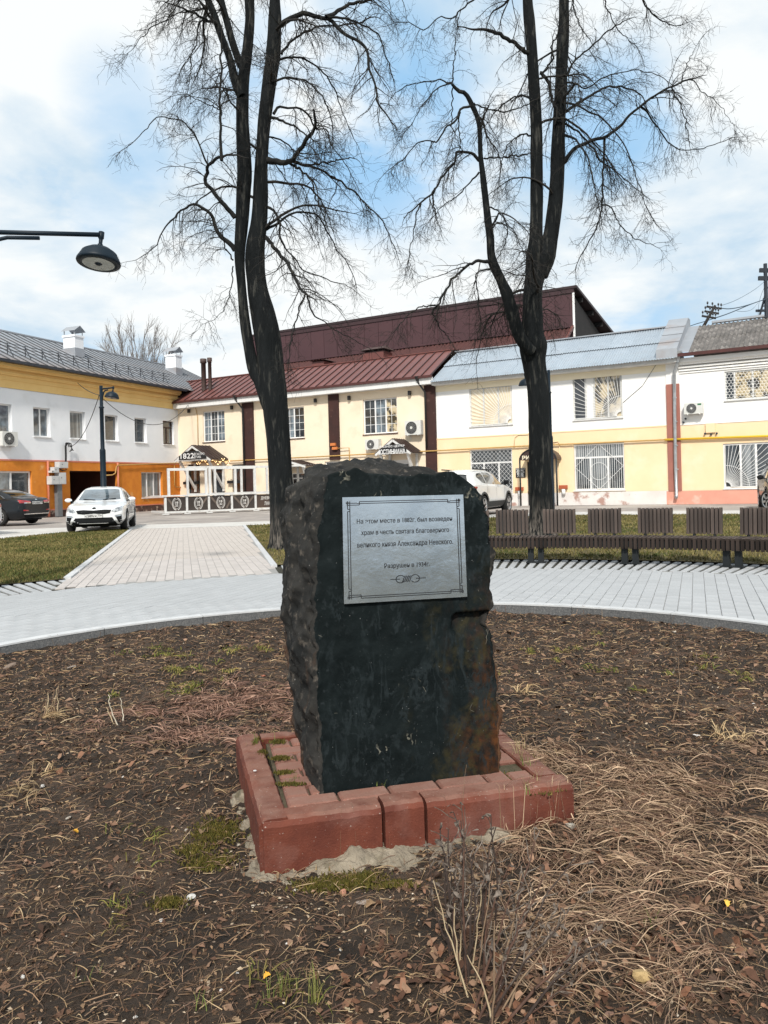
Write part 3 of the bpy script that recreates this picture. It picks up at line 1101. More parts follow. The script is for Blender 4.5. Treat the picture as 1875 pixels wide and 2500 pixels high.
# ---------------------------------------------------------------- the long house with the orange ground floor
def left_house():
    th = FL.thing('long_house', 'long two-storey house, white above and orange below, with ochre cornice and metal roof', 'building')
    S0, S1 = -26.0, .0
    zb, zc, ze = 2.98, 6.58, 7.75
    k = .3858

    def rc(a, b, c, d): return FL.rect(a * k, b * k, 750 + c * k, 750 + d * k)
    up = [rc(-62, 76, 607, 797), rc(212, 318, 630, 826), rc(443, 541, 655, 837), rc(665, 748, 682, 852), rc(853, 928, 702, 858), rc(1032, 1100, 715, 874)]
    for i in range(len(up)): up[i] = (up[i][0], up[i][1], 4.24, 5.77)
    up.append((-18.9, -17.6, 4.24, 5.77)); up.append((-22.4, -21.1, 4.24, 5.77))
    g1 = rc(-140, 200, 1018, 1190); g1 = (g1[0], g1[1], .75, 2.42)
    g2 = rc(893, 1027, 1040, 1198); g2 = (g2[0], g2[1], .82, 2.42)
    gate = rc(440, 745, 1030, 1200); gate = (gate[0], gate[1], -.1, 2.46)
    wall(th, 'upper_wall', m_white, S0, S1, zb, zc, up, .22)
    wall(th, 'lower_wall', m_orange, S0, S1, .34, zb, [g1, g2, (gate[0], gate[1], .34, gate[3])], .22, -.03)
    wall(th, 'brick_plinth', mat('rubble_plinth', (.11, .055, .042), (.055, .032, .028), .95, 5, 9, .7, 30, c3=(.34, .25, .20), s3=3, lo3=.55, hi3=.62, bdist=.04), S0, S1, -.05, .34, [(gate[0], gate[1], -.1, .4)], .22, -.06)
    MB().box(S0, gate[0], -.075, -.02, .34, .40).box(gate[1], S1, -.075, -.02, .34, .40).box(S0, S1, -.05, -.01, zb - .05, zb + .03).build('pink_string_course', mat('pinkish_line', (.62, .22, .15), None, .8, 3), th)
    for i, h in enumerate(up):
        old = i == 5
        cols = (1,) if i in (2, 3, 4) else (1, 1)
        window(th, h[0], h[1], h[2], h[3], cols, .72 if old else None, .16, .065 if not old else .08, m_oldwood if old else m_pvc,
               [m_glassb if i in (0, 1) else (m_curtain if i == 2 else m_glass)], sill=m_pvc)
    window(th, g1[0], g1[1], g1[2], g1[3], (1.6, 1.1, 1.6), None, .13, .09, m_pvc, [m_glass, m_glassb, m_glass], y=-.03)
    window(th, g2[0], g2[1], g2[2], g2[3], (1, 1, 1), None, .16, .065, m_pvc, [m_curtain], y=-.03)
    # the passage through the house
    t = MB(); a, b, c = gate[0], gate[1], gate[3]
    t.quad((a, .19, -.02), (a, 7, -.02), (a, 7, c), (a, .19, c)).quad((b, 7, -.02), (b, .19, -.02), (b, .19, c), (b, 7, c)).quad((a, .19, c), (a, 7, c), (b, 7, c), (b, .19, c)).quad((a, 7, -.02), (b, 7, -.02), (b, 7, c), (a, 7, c))
    t.build('passage', mat('passage_paint', (.11, .030, .016), (.07, .022, .014), .9, 1), th)
    # cornice, in steps
    wall(th, 'frieze', m_ochre, S0, S1, zc, ze, (), y=-.04)
    for (z0, z1, p) in ((6.98, 7.05, .08), (7.22, 7.30, .13), (7.30, 7.36, .18), (7.52, 7.62, .26), (7.62, 7.78, .36)):
        MB().box(S0, S1 - .02, -p, .02, z0, z1).build('cornice_step', m_ochre, th)
    MB().box(S0, S1 + .1, -.74, -.52, 7.76, 7.90).build('gutter', m_gutter, th)
    # roof
    seam_roof(th, S0, 7.6, -.62, 7.90, 5.2, 10.72, .60, m_zinc)
    seam_roof(th, S0, 7.6, 10.9, 7.9, 5.2, 10.72, .60, m_zinc)
    MB().box(S0, 7.6, 5.08, 5.32, 10.70, 10.78).build('ridge_cap', m_zinc, th)
    MB().add([(S0, -.6, 7.8), (S0, 5.2, 10.6), (S0, 11, 7.8), (S0, 11, -.05), (S0, 0, -.05)], [(0, 1, 2, 3, 4)]).add([(7.6, 0, 0), (7.6, 11, 0), (7.6, 11, 7.8), (7.6, 5.2, 10.6), (7.6, 0, 7.8)], [(0, 1, 2, 3, 4)]).build('end_wall', m_white, th)
    MB().quad((S0, 11, -.05), (7.6, 11, -.05), (7.6, 11, 7.9), (S0, 11, 7.9)).build('rear_wall', m_white, th)
    # snow guard rails along the eave
    def on_roof(s, y, h=0.0): return (s, y, 7.90 + (y + .62) * (10.72 - 7.90) / 5.82 + h)
    for h in (.22, .40, .55):
        q = on_roof(0, .35, h)
        MB().bar((S0, q[1], q[2]), (-.3, q[1], q[2]), .022, .022).build('snow_rail', m_gutter, th)
    s = S0 + .4
    post = MB().bar((0, *on_roof(0, .35, 0)[1:]), (0, *on_roof(0, .35, .58)[1:]), .03, .03, up=(0, 1, 0)).bar((0, *on_roof(0, .35, .5)[1:]), (0, *on_roof(0, -.05, .02)[1:]), .035, .02).mesh('snow_guard_post', m_gutter)
    while s < -.2:
        link('snow_guard_post', post, th, None, Matrix.Translation((s, 0, 0)))
        s += 1.12
    # chimneys
    for (a, b, t0, t1) in ((455, 563, 178, 320), (1083, 1183, 300, 430)):
        yc = 3.1 if a < 600 else 3.4
        s0, s1 = FL.px(a * k, 750 + 250 * k, yc - .45)[0], FL.px(b * k, 750 + 250 * k, yc - .45)[0]
        s1 = max(s1, s0 + .9)
        cs = (s0 + s1) / 2 - .1
        zt = FL.px((a + b) / 2 * k, 750 + t0 * k, yc - .45)[1]
        zr = on_roof(0, yc - .5)[2]
        ch = MB().box(cs - .36, cs + .36, yc - .45, yc + .45, zr + .55, zt).box(cs - .42, cs + .42, yc - .50, yc + .50, zt - .14, zt - .02).build('chimney', m_white, th)
        MB().box(cs - .385, cs + .385, yc - .48, yc + .48, zr - .4, zr + .55).build('flashing', m_zinc, ch)
        cap = MB()
        zc_ = zt + .22
        cap.add([(cs - .46, yc - .55, zc_), (cs - .46, yc + .55, zc_), (cs, yc + .55, zc_ + .34), (cs, yc - .55, zc_ + .34), (cs + .46, yc + .55, zc_), (cs + .46, yc - .55, zc_)], [(0, 1, 2, 3), (3, 2, 4, 5)])
        for (x, y) in ((-.32, -.4), (.32, -.4), (-.32, .4), (.32, .4)): cap.box(cs + x - .02, cs + x + .02, yc + y - .02, yc + y + .02, zt - .05, zc_ + .12)
        cap.build('cap', m_zinc, ch)
    # painted downpipes
    for px in (306, 748):
        s = FL.px(px * k, 750 + 1150 * k, -.1)[0]
        MB().tube([(s, -.11, .02), (s, -.11, zb - .02)], .055, 10).build('downpipe', mat('pink_pipe', (.58, .20, .12), (.50, .17, .10), .6, 3), th)
    return up, gate


left_house()
_s = FL.rect(-20 * .3858, 78 * .3858, 750 + 797 * .3858, 750 + 877 * .3858)
aircon(FL, _s[0], _s[1], _s[2] - .02, _s[3] + .06, 'air conditioner on the white upper wall of the long house, below a window')


# electricity boxes standing on a grey column in front of the orange wall
def cabinets():
    k = .3858
    th = FL.thing('electricity_cabinets', 'grey electricity meter boxes with cables on a grey column against orange wall', 'electrical box', at=(FL.px(381 * k, 750 + 1200 * k, -.3)[0], -.3, 0))
    s0 = FL.px(381 * k, 750 + 1200 * k, -.3)[0]
    mg = mat('cabinet_grey', (.56, .57, .57), (.48, .49, .49), .55, 3)
    r = FL.rect(366 * k, 396 * k, 750 + 1120 * k, 750 + 1342 * k, -.3)
    MB().box(r[0] - s0, r[1] - s0, 0, .22, 0, r[3] + .02).build('column', mat('column_grey', (.17, .175, .18), (.14, .145, .15), .8, 4), th)
    for (a, b, c, d) in ((366, 408, 1047, 1120), (316, 364, 1068, 1121), (366, 420, 978, 1018), (334, 363, 1012, 1048), (318, 334, 1034, 1047)):
        r = FL.rect(a * k, b * k, 750 + c * k, 750 + d * k, -.3)
        bx = MB().box(r[0] - s0, r[1] - s0, -.12, .22, r[2], r[3]).build('meter_box', mg, th)
        x, z = r[0] - s0 + (r[1] - r[0]) * .3, r[2] + (r[3] - r[2]) * .55
        MB().box(x - .025, x + .025, -.128, -.121, z - .025, z + .025).build('lock', m_black, bx)
        MB().box(r[0] - s0 + .03, r[1] - s0 - .03, -.126, -.1205, r[2] + .03, r[3] - .03).build('door', mg, bx)
    cb = MB()
    def q(x, y, o=-.2):
        s, z = FL.px(x * k, 750 + y * k, o)
        return (s - s0, o + .3, z)
    for dx in (-3, 0, 3):
        cb.tube([q(416 + dx, 1010), q(417 + dx, 940), q(415 + dx, 880), q(424 + dx * 2, 858), q(440 + dx * 3, 862), q(446 + dx * 3, 885)], .028, 6)
    cb.tube([q(410, 1000), q(420, 1030), q(395, 1035), q(370, 1015)], .025, 6)
    for i in range(4):
        cb.tube([q(440, 870), q(450 + i * 5, 885 + i * 8), q(456 + i * 2, 905), q(440 + i * 3, 915 - i * 6)], .018, 5)
    cb.build('cable_bundle', m_black, th)


cabinets()


# ---------------------------------------------------------------- the cream house with brown pilasters
K2 = .42194


def z2(x, y, off=0.0): return FR.px(400 + x * K2, 780 + y * K2, off)


def z2r(a, b, c, d, off=0.0): return FR.rect(400 + a * K2, 400 + b * K2, 780 + c * K2, 780 + d * K2, off)


def gable_canopy(name, label, sc, w, zt, ze, d, sign=None, brace=True):
    """a small pitched porch roof standing out from the wall, ridge square to it"""
    th = FR.thing(name, label, 'canopy', 'pitched entrance canopies', (sc, 0, 0))
    h = w / 2
    mr = mat('canopy_roof', (.045, .026, .022), (.032, .02, .018), .5, 3, rnd=.1)
    for sg in (-1, 1):
        nn = 5
        for i in range(nn):
            y0, y1 = -d + d * i / nn, -d + d * (i + 1) / nn - .012
            L_ = math.hypot(h + .18, zt - ze)
            nx, nz = sg * (zt - ze) / L_, (h + .18) / L_
            e = (sg * (h + .18), ze - .10)
            vs = []
            for yy in (y0, y1):
                for (o, p) in (((0, zt), 0), (e, 0), (e, .035), ((0, zt), .035)):
                    vs.append((o[0] + nx * p, yy, o[1] + nz * p))
            MB().add(vs, [(0, 1, 2, 3), (7, 6, 5, 4), (0, 4, 5, 1), (1, 5, 6, 2), (2, 6, 7, 3), (3, 7, 4, 0)]).build('roof_sheet', mr, th)
            MB().bar((0, y1, zt + .03), (e[0] + nx * .03, y1, e[1] + .04), .03, .05).build('seam', mr, th)
        MB().bar((0, -d + .03, zt - .07), (sg * (h + .14), -d + .03, ze - .14), .06, .13).build('barge_board', m_timber, th)
        MB().bar((sg * h, -d + .02, ze - .06), (sg * h, 0, ze - .06), .10, .10).build('wall_plate', m_timber, th)
        if brace:
            MB().bar((sg * h * .88, -d + .12, ze - .08), (sg * h * .88, -.12, ze - 1.9), .13, .11).build('brace', m_timber, th)
            MB().bar((sg * h * .88, -.10, ze - .1), (sg * h * .88, -.10, ze - 2.1), .12, .12, up=(0, 1, 0)).build('wall_post', m_timber, th)
    MB().bar((-h, -d + .05, ze - .06), (h, -d + .05, ze - .06), .09, .10).build('tie_beam', m_timber, th)
    if sign:
        sb = MB().prism([(-h * .80, ze - .04), (h * .88, ze - .04), (h * .88, ze + .12), (h * .40, ze + (zt - ze) * .56), (-h * .40, ze + (zt - ze) * .56), (-h * .80, ze + .16)], -d - .04, -d - .005).build('sign_board', m_black, th)
        ml = mat('sign_letters', (.82, .82, .82), None, .5)
        for (s, x0, x1, a, b, bold) in sign:
            t = MB()
            text_fit(t, s, x0 * w, x1 * w, ze + a, ze + b, lambda x, z: Vector((x, -d - .055, z)), bold)
            t.build('lettering', ml, sb)
    return th


def cream_house():
    th = FR.thing('cream_house', 'cream two-storey house with dark brown pilasters and brown standing-seam roof', 'building')
    S1 = z2(1575, 600)[0]
    ups = [z2r(226, 352, 528, 707), z2r(690, 812, 508, 688), z2r(1153, 1350, 456, 660)]
    low = [z2r(140, 208, 838, 958), z2r(395, 462, 838, 950), z2r(933, 1060, 820, 960), z2r(1178, 1287, 822, 960), z2r(738, 812, 888, 975)]
    door = z2r(278, 350, 855, 1090); door = (door[0], door[1], .02, door[3])
    low = [(a, b, .95, d) for a, b, c, d in low]
    d2 = z2r(1305, 1425, 812, 960); d2 = (d2[0], d2[1], .02, d2[3])
    wall(th, 'wall', m_cream, 0, S1, -.02, 6.62, ups + low + [door, d2], .16)
    for i, h in enumerate(ups):
        window(th, *h, (1, 1) if i == 1 else (1, 1, 1), None, .10, .07, m_pvc, [m_glassb, m_glass, m_glassb] if i < 2 else [m_glass, m_glassb, m_refl], sill=m_maroon, muntin=True)
    for i, h in enumerate(low):
        window(th, *h, (1,) if i in (0, 1, 4) else (1, 1), None if i < 2 else .72, .10, .06, m_pvc if i > 1 else m_black, [m_glass])
    dr = MB().box(door[0], door[1], .06, .12, door[2], door[3]).build('door', m_black, th)
    MB().box(door[0] + .12, door[1] - .12, .045, .06, .5, door[3] - .25).build('door_glass', m_glass, dr)
    dr = MB().box(d2[0], d2[1], .06, .12, d2[2], d2[3]).build('door', m_pvc, th)
    MB().box(d2[0] + .12, d2[1] - .12, .045, .06, .5, d2[3] - .25).build('door_glass', m_glass, dr)
    # pilasters
    for (a, b, zbot) in ((460, 522, 0), (960, 1017, z2(990, 812)[1]), (1516, 1578, 0)):
        s0, s1 = z2(a, 600)[0], z2(b, 600)[0]
        MB().box(s0, s1, -.13, .01, zbot, 6.62).build('pilaster', m_brownpil, th)
    # fascia, soffit, gutter, roof
    zE = 7.02
    MB().box(-.3, S1 + .1, -.52, -.47, 6.60, 6.96).build('fascia', m_fascia, th)
    MB().box(-.3, S1 + .1, -.47, .02, 6.60, 6.66).build('soffit', m_fascia, th)
    MB().box(-.3, S1 + .1, -.66, -.53, 6.93, 7.06).build('gutter', m_maroon, th)
    seam_roof(th, -2.2, S1 + .1, -.62, zE + .03, 3.0, 8.92, .58, m_brownroof, skew=-.25)
    seam_roof(th, -2.2, S1 + .1, 6.6, zE + .03, 3.0, 8.92, .58, m_brownroof)
    MB().box(-2.4, S1 - .1, 2.9, 3.1, 8.92, 8.98).build('ridge_cap', m_brownroof, th)
    MB().box(S1 - .02, S1 + .08, .36, 6.4, 0, 7.0).build('side_wall', m_cream, th)
    # downpipes with hoppers at the first and last pilaster
    for a in (452, 1500):
        s = z2(a, 600)[0]
        zt = 6.95
        dp = MB().tube([(s, -.58, zt), (s + .05, -.52, zt - .25), (s + .28, -.22, zt - .75), (s + .28, -.19, .3 if a < 900 else 3.2)], .055, 10).build('downpipe', m_black, th)
        MB().lathe([(.05, -.16), (.07, -.1), (.14, .06), (.15, .1)], 12, Matrix.Translation((s, -.58, zt))).build('hopper', m_black, dp)
    # flues
    for (x, y0, y1, r) in ((228, 228, 400, .16), (264, 222, 392, .12)):
        yf = .9
        s, zt = z2(x, y0, yf)
        zb = z2(x, y1, yf)[1]
        MB().lathe([(r, zb - .3), (r, zt - .3), (r * 1.05, zt - .3), (r * 1.35, zt - .28), (r * 1.35, zt), (0, zt)], 14, Matrix.Translation((s, yf, 0))).build('flue', mat('flue_brown', (.085, .055, .048), (.06, .04, .036), .6, 6), th)
    # little black wall lamps
    for (x, y) in ((152, 530), (400, 510), (883, 470), (1078, 455), (1427, 427)):
        s, z = z2(x, y)
        wl = MB().box(s - .07, s + .07, -.20, -.06, z - .12, z + .12).build('wall_lamp', m_black, th)
        MB().box(s - .02, s + .02, -.06, 0, z + .02, z + .10).build('lamp_bracket', m_black, wl)
    # orange valve box and stub
    for (x, y) in ((980, 724), (990, 746)):
        s, z = z2(x, y, -.2)
        MB().box(s - .16, s + .16, -.28, -.13, z - .07, z + .09).build('valve_box', mat('orange_box', (.62, .20, .06), None, .6), th)


cream_house()

_a = z2r(1408, 1512, 580, 672)
_a = (_a[0] + .05, _a[1] - .08, _a[2] + .03, _a[3] - .06)
aircon(FR, *_a[:2], *_a[2:], 'large pale air conditioner beside the last brown pilaster, above the porch')
_a = z2r(1184, 1262, 694, 752)
aircon(FR, *_a[:2], *_a[2:], 'small air conditioner with round fan tucked behind the business porch')

# porches
_l, _r = z2(75, 800, -1.5)[0], z2(268, 800, -1.5)[0]
_zt, _ze = z2(178, 733, -1.5)[1], z2(170, 806, -1.5)[1]
gable_canopy('entrance_canopy', 'pitched porch with white braces and white letters 1822 over the dark pub door', (_l + _r) / 2, (_r - _l) * .97, _zt + .05, _ze, 1.6,
             [('1822', -.34, .08, .02, .36, .012), ('ГАСТРО', .13, .40, .20, .35, .01), ('ПАБ', .13, .29, .02, .16, .01), ('|', .095, .11, .0, .37, 0)])
_l, _r = z2(1218, 748, -1.3)[0], z2(1432, 752, -1.3)[0]
_zt, _ze = z2(1335, 690, -1.3)[1], z2(1335, 778, -1.3)[1]
gable_canopy('entrance_canopy', 'pitched porch with a two-line business centre sign between the air conditioners', (_l + _r) / 2, (_r - _l) * .84, _zt, _ze + .12, 1.3,
             [('БИЗНЕС ЦЕНТР', -.40, .40, .22, .36, .01), ('ЮСТИНИАНА', -.42, .42, -.12, .15, .02)])
_e = z2(893, 852, -.0)[0]
gable_canopy('entrance_canopy', 'plain pitched porch without a sign, half hidden behind the two-stemmed tree', _e - 1.25, 2.2, z2(850, 815)[1], z2(893, 848)[1] + .1, 1.3)

# window boxes under the pub windows
for (a, b, y, lab) in ((126, 206, 946, 'black flower box under the pub window nearest the orange house'), (380, 466, 940, 'black flower box under the pub window beside the brown pilaster')):
    s0, s1 = z2(a, y)[0], z2(b, y)[0]
    z = z2(a, y)[1]
    t = FR.thing('flower_box', lab, 'flower box', 'flower boxes under the pub windows', (s0, 0, z))
    MB().box(0, s1 - s0, -.24, -.005, -.10, .08).build('trough', m_black, t)
    g = MB()
    for i in range(26):
        x = random.uniform(.03, s1 - s0 - .03)
        g.tube([(x, -.12, .05), (x + random.uniform(-.06, .06), -.12 + random.uniform(-.08, .08), random.uniform(.1, .2))], .008, 4)
    g.build('dry_stems', mat('dry_stems', (.07, .045, .03), None, .9), t)

# string of small lit bulbs hung under the pub porch
_t = FR.thing('string_lights', 'string of tiny warm lit bulbs hanging under the pub porch', 'lights')
_c = MB()
_pts = []
for i in range(40):
    x, y = 185 + 195 * i / 39, 818 + 12 * math.sin(i * .55) + (8 if i % 3 else -4)
    s, z = z2(x, y, -.7 - .4 * math.sin(i * .3))
    _pts.append((s, -.7 - .4 * math.sin(i * .3), z))
_c.tube(_pts, .006, 4)
_c.build('wire', m_black, _t)
_b = MB().lathe([(0, -.03), (.022, -.015), (.024, .005), (.012, .03), (0, .035)], 7).mesh('bulb', mat('bulb_glow', (1, .75, .45), None, .4, emit=(1, .62, .28, 2.5)))
for p in _pts: link('bulb', _b, _t, None, Matrix.Translation(p))


# ---------------------------------------------------------------- the white and yellow house with the sheet-metal roof
def z3(x, y, off=0.0): return FR.px(1000 + x * .3014, 680 + y * .3014, off)


def z4(x, y, off=0.0): return FR.px(1350 + x * .3165, 600 + y * .3165, off)


def z3r(a, b, c, d, o=0.0): return FR.rect(1000 + a * .3014, 1000 + b * .3014, 680 + c * .3014, 680 + d * .3014, o)


def z4r(a, b, c, d, o=0.0): return FR.rect(1350 + a * .3165, 1350 + b * .3165, 600 + c * .3165, 600 + d * .3165, o)


SP = z2(1578, 600)[0]            # where the cream house ends
SQ0, SQ1 = z4(882, 1400)[0], z4(984, 1400)[0]     # the pink-brown pilaster between the two houses


def yellow_house():
    th = FR.thing('shop_house', 'two-storey house, white above and yellow below, under a blue-grey corrugated metal roof', 'building')
    zb, zp, ze = 3.64, .62, 6.52
    ups = [z3r(486, 831, 876, 1190), z4r(154, 534, 1002, 1335)]
    lows = [z3r(492, 836, 1380, 1752), z4r(164, 553, 1522, 1885)]
    z8 = lambda x, y: FR.px(1230 + x * .0904, 1080 + y * .0904)
    dr = (z8(640, 900)[0], z8(1340, 900)[0], 0.0, z8(900, 520)[1])
    wall(th, 'upper_wall', m_brightwhite, SP, SQ0, zb, ze, ups, .14)
    wall(th, 'lower_wall', m_yellow, SP, SQ0, zp, zb, lows + [(dr[0], dr[1], zp, dr[3])], .14, -.025)
    wall(th, 'plinth', m_plinth, SP, SQ0, -.02, zp, [(dr[0], dr[1], -.05, zp + .1)], .14, -.055)
    MB().box(SP, SQ0, -.045, -.02, zb - .03, zb + .03).build('string_course', m_yellow, th)
    MB().box(SP, SQ0, -.02, .0, ze - .34, ze).build('frieze_band', mat('pale_yellow', (.86, .78, .60), (.84, .75, .56), .9, 1), th)
    window(th, *ups[0], (1, 1.15, 1), None, .07, .07, m_timber, [m_warmglass], grille='fan_r', gm=m_brightwhite)
    window(th, *ups[1], (.8, .62, 1, .9), None, .07, .07, m_timber, [m_slat, m_brightwhite, m_refl, m_refl], grille='fan_r', gm=m_brightwhite)
    window(th, *lows[0], (1, 1.2, 1), .70, .07, .07, m_pvc, [m_glass], grille='lattice', y=-.025)
    window(th, *lows[1], (1, 1.2, 1), .70, .07, .08, m_pvc, [m_curtain, m_glass, m_curtain, m_glass], grille='bars', y=-.025)
    MB().box(dr[0], dr[1], .06, .12, dr[2], dr[3]).build('door', m_black, th)
    # eave and roof: two courses of corrugated sheet, each sheet apart
    MB().box(SP, SQ1, -.50, -.44, 6.50, 6.70).build('fascia', m_timber, th)
    MB().box(SP, SQ1, -.44, .0, 6.50, 6.55).build('soffit', m_timber, th)
    y0, zz0, y1, zz1 = -.72, 6.66, 3.0, 8.74
    ym, zm = (y0 + y1) / 2 - .1, (zz0 + zz1) / 2 - .03
    n = 11
    w = (SQ0 + .5 - SP) / n
    lo = wave_sheet('roof_sheet', w + .04, y0, zz0 - .01, ym + .12, zm + .05, .125, .019, m_blueroof)
    hi = wave_sheet('roof_sheet', w + .04, ym, zm + .035, y1, zz1 + .02, .125, .019, m_blueroof)
    for i in range(n):
        dz = random.uniform(-.012, .012)
        link('roof_sheet', lo, th, None, Matrix.Translation((SP + i * w, 0, dz)))
        link('roof_sheet', hi, th, None, Matrix.Translation((SP + i * w, 0, dz * .5)))
    MB().quad((SP, y1, zz1), (SQ0, y1, zz1), (SQ0, 7.5, 6.6), (SP, 7.5, 6.6)).build('rear_roof', m_blueroof, th)
    MB().bar((SP - .1, 3.0, 8.78), (SQ0 + .3, 3.0, 8.78), .34, .06).build('ridge_cap', m_zinc, th)
    MB().box(SQ0 - .10, SQ0 - .02, .36, 7.4, 0, 6.6).build('side_wall', m_brightwhite, th)
    for (x, y) in ((1250, 1690), (895, 1705)):       # small red boxes with a meter under them
        s, z = z3(x, y)
        b = MB().box(s - .2, s + .2, -.2, -.03, z - .08, z + .1).build('meter_hood', mat('rust_box', (.42, .10, .04), None, .7), th)
        MB().tube([(s + .02, -.14, z - .1), (s + .02, -.14, z - .36)], .09, 10).build('meter', m_brightwhite, b)
    # thin painted service pipes
    for pts in (((845, 1370), (850, 1290), (880, 1265), (960, 1262)), ((1215, 1350), (1212, 1720), (1214, 1735)), ((1155, 1330), (1200, 1318), (1212, 1340))):
        MB().tube([(z3(x, y, -.06)[0], -.06, z3(x, y, -.06)[1]) for x, y in pts], .022, 6).build('service_pipe', m_yellow, th)
    return z8


Z8 = yellow_house()


def arch_canopy():
    s0, s1 = Z8(430, 480)[0], Z8(1420, 480)[0]
    d = .9
    off = -d
    q = lambda x, y, o=off: FR.px(1230 + x * .0904, 1080 + y * .0904, o)
    s0, s1 = q(430, 480)[0], q(1418, 480)[0]
    ze, zt = q(430, 485)[1], q(900, 150)[1]
    th = FR.thing('arched_canopy', 'dark arched entrance canopy on thin black posts with pale letters, behind the forked tree trunk', 'canopy', None, (s0, 0, 0))
    w = s1 - s0
    arc_ = lambda t: (w / 2 - w / 2 * math.cos(math.pi * t), ze + (zt - ze) * math.sin(math.pi * t))
    pts = [arc_(i / 20) for i in range(21)]
    mp = mat('brown_polycarbonate', (.060, .035, .030), (.045, .028, .025), .4, 2)
    MB().prism(pts, -d - .01, -d + .02).build('sign_face', mp, th)
    r = MB()
    for a, b in zip(pts[:-1], pts[1:]): r.add([(a[0], -d, a[1]), (b[0], -d, b[1]), (b[0], 0, b[1]), (a[0], 0, a[1])], [(0, 1, 2, 3)])
    r.build('vault', mp, th)
    rim = MB()
    rim.tube([(a[0], -d - .02, a[1]) for a in pts], .035, 6)
    rim.build('rim', m_black, th)
    for x in (0, w):
        MB().tube([(x, -d, 0), (x, -d, ze)], .045, 8).build('post', m_black, th)
    t = MB()
    text_fit(t, 'РИ', q(490, 0)[0] - s0, q(690, 0)[0] - s0, q(500, 470)[1], q(500, 362)[1], lambda x, z: Vector((x, -d - .03, z)), .03)
    t.build('lettering', mat('cream_letters', (.80, .72, .55), None, .6), th)


arch_canopy()


def poster():
    s0, z0 = Z8(335, 955); s1, z1 = Z8(588, 690)
    th = FR.thing('notice_board', 'black notice board with rows of white print on yellow wall beside the arched canopy', 'sign', None, (s0, -.03, z0))
    w, h = s1 - s0, z1 - z0
    b = MB().box(0, w, -.03, 0, 0, h).build('board', m_black, th)
    t = MB()
    text_fit(t, 'РИТУАЛ', .06 * w, .94 * w, .83 * h, .95 * h, lambda x, z: Vector((x, -.033, z)), .03)
    for (z, x0, x1) in ((.74, .15, .8), (.68, .1, .85), (.58, .08, .4), (.57, .8, .94), (.50, .2, .85), (.43, .15, .75), (.36, .15, .8), (.29, .2, .82), (.22, .25, .8), (.14, .15, .85)):
        x = x0 * w
        while x < x1 * w:
            l = random.uniform(.03, .09)
            t.box(x, min(x + l, x1 * w), -.0335, -.0305, z * h - .018, z * h + .018)
            x += l + .02
    t.build('print', mat('white_print', (.7, .7, .68), None, .6), b)


poster()


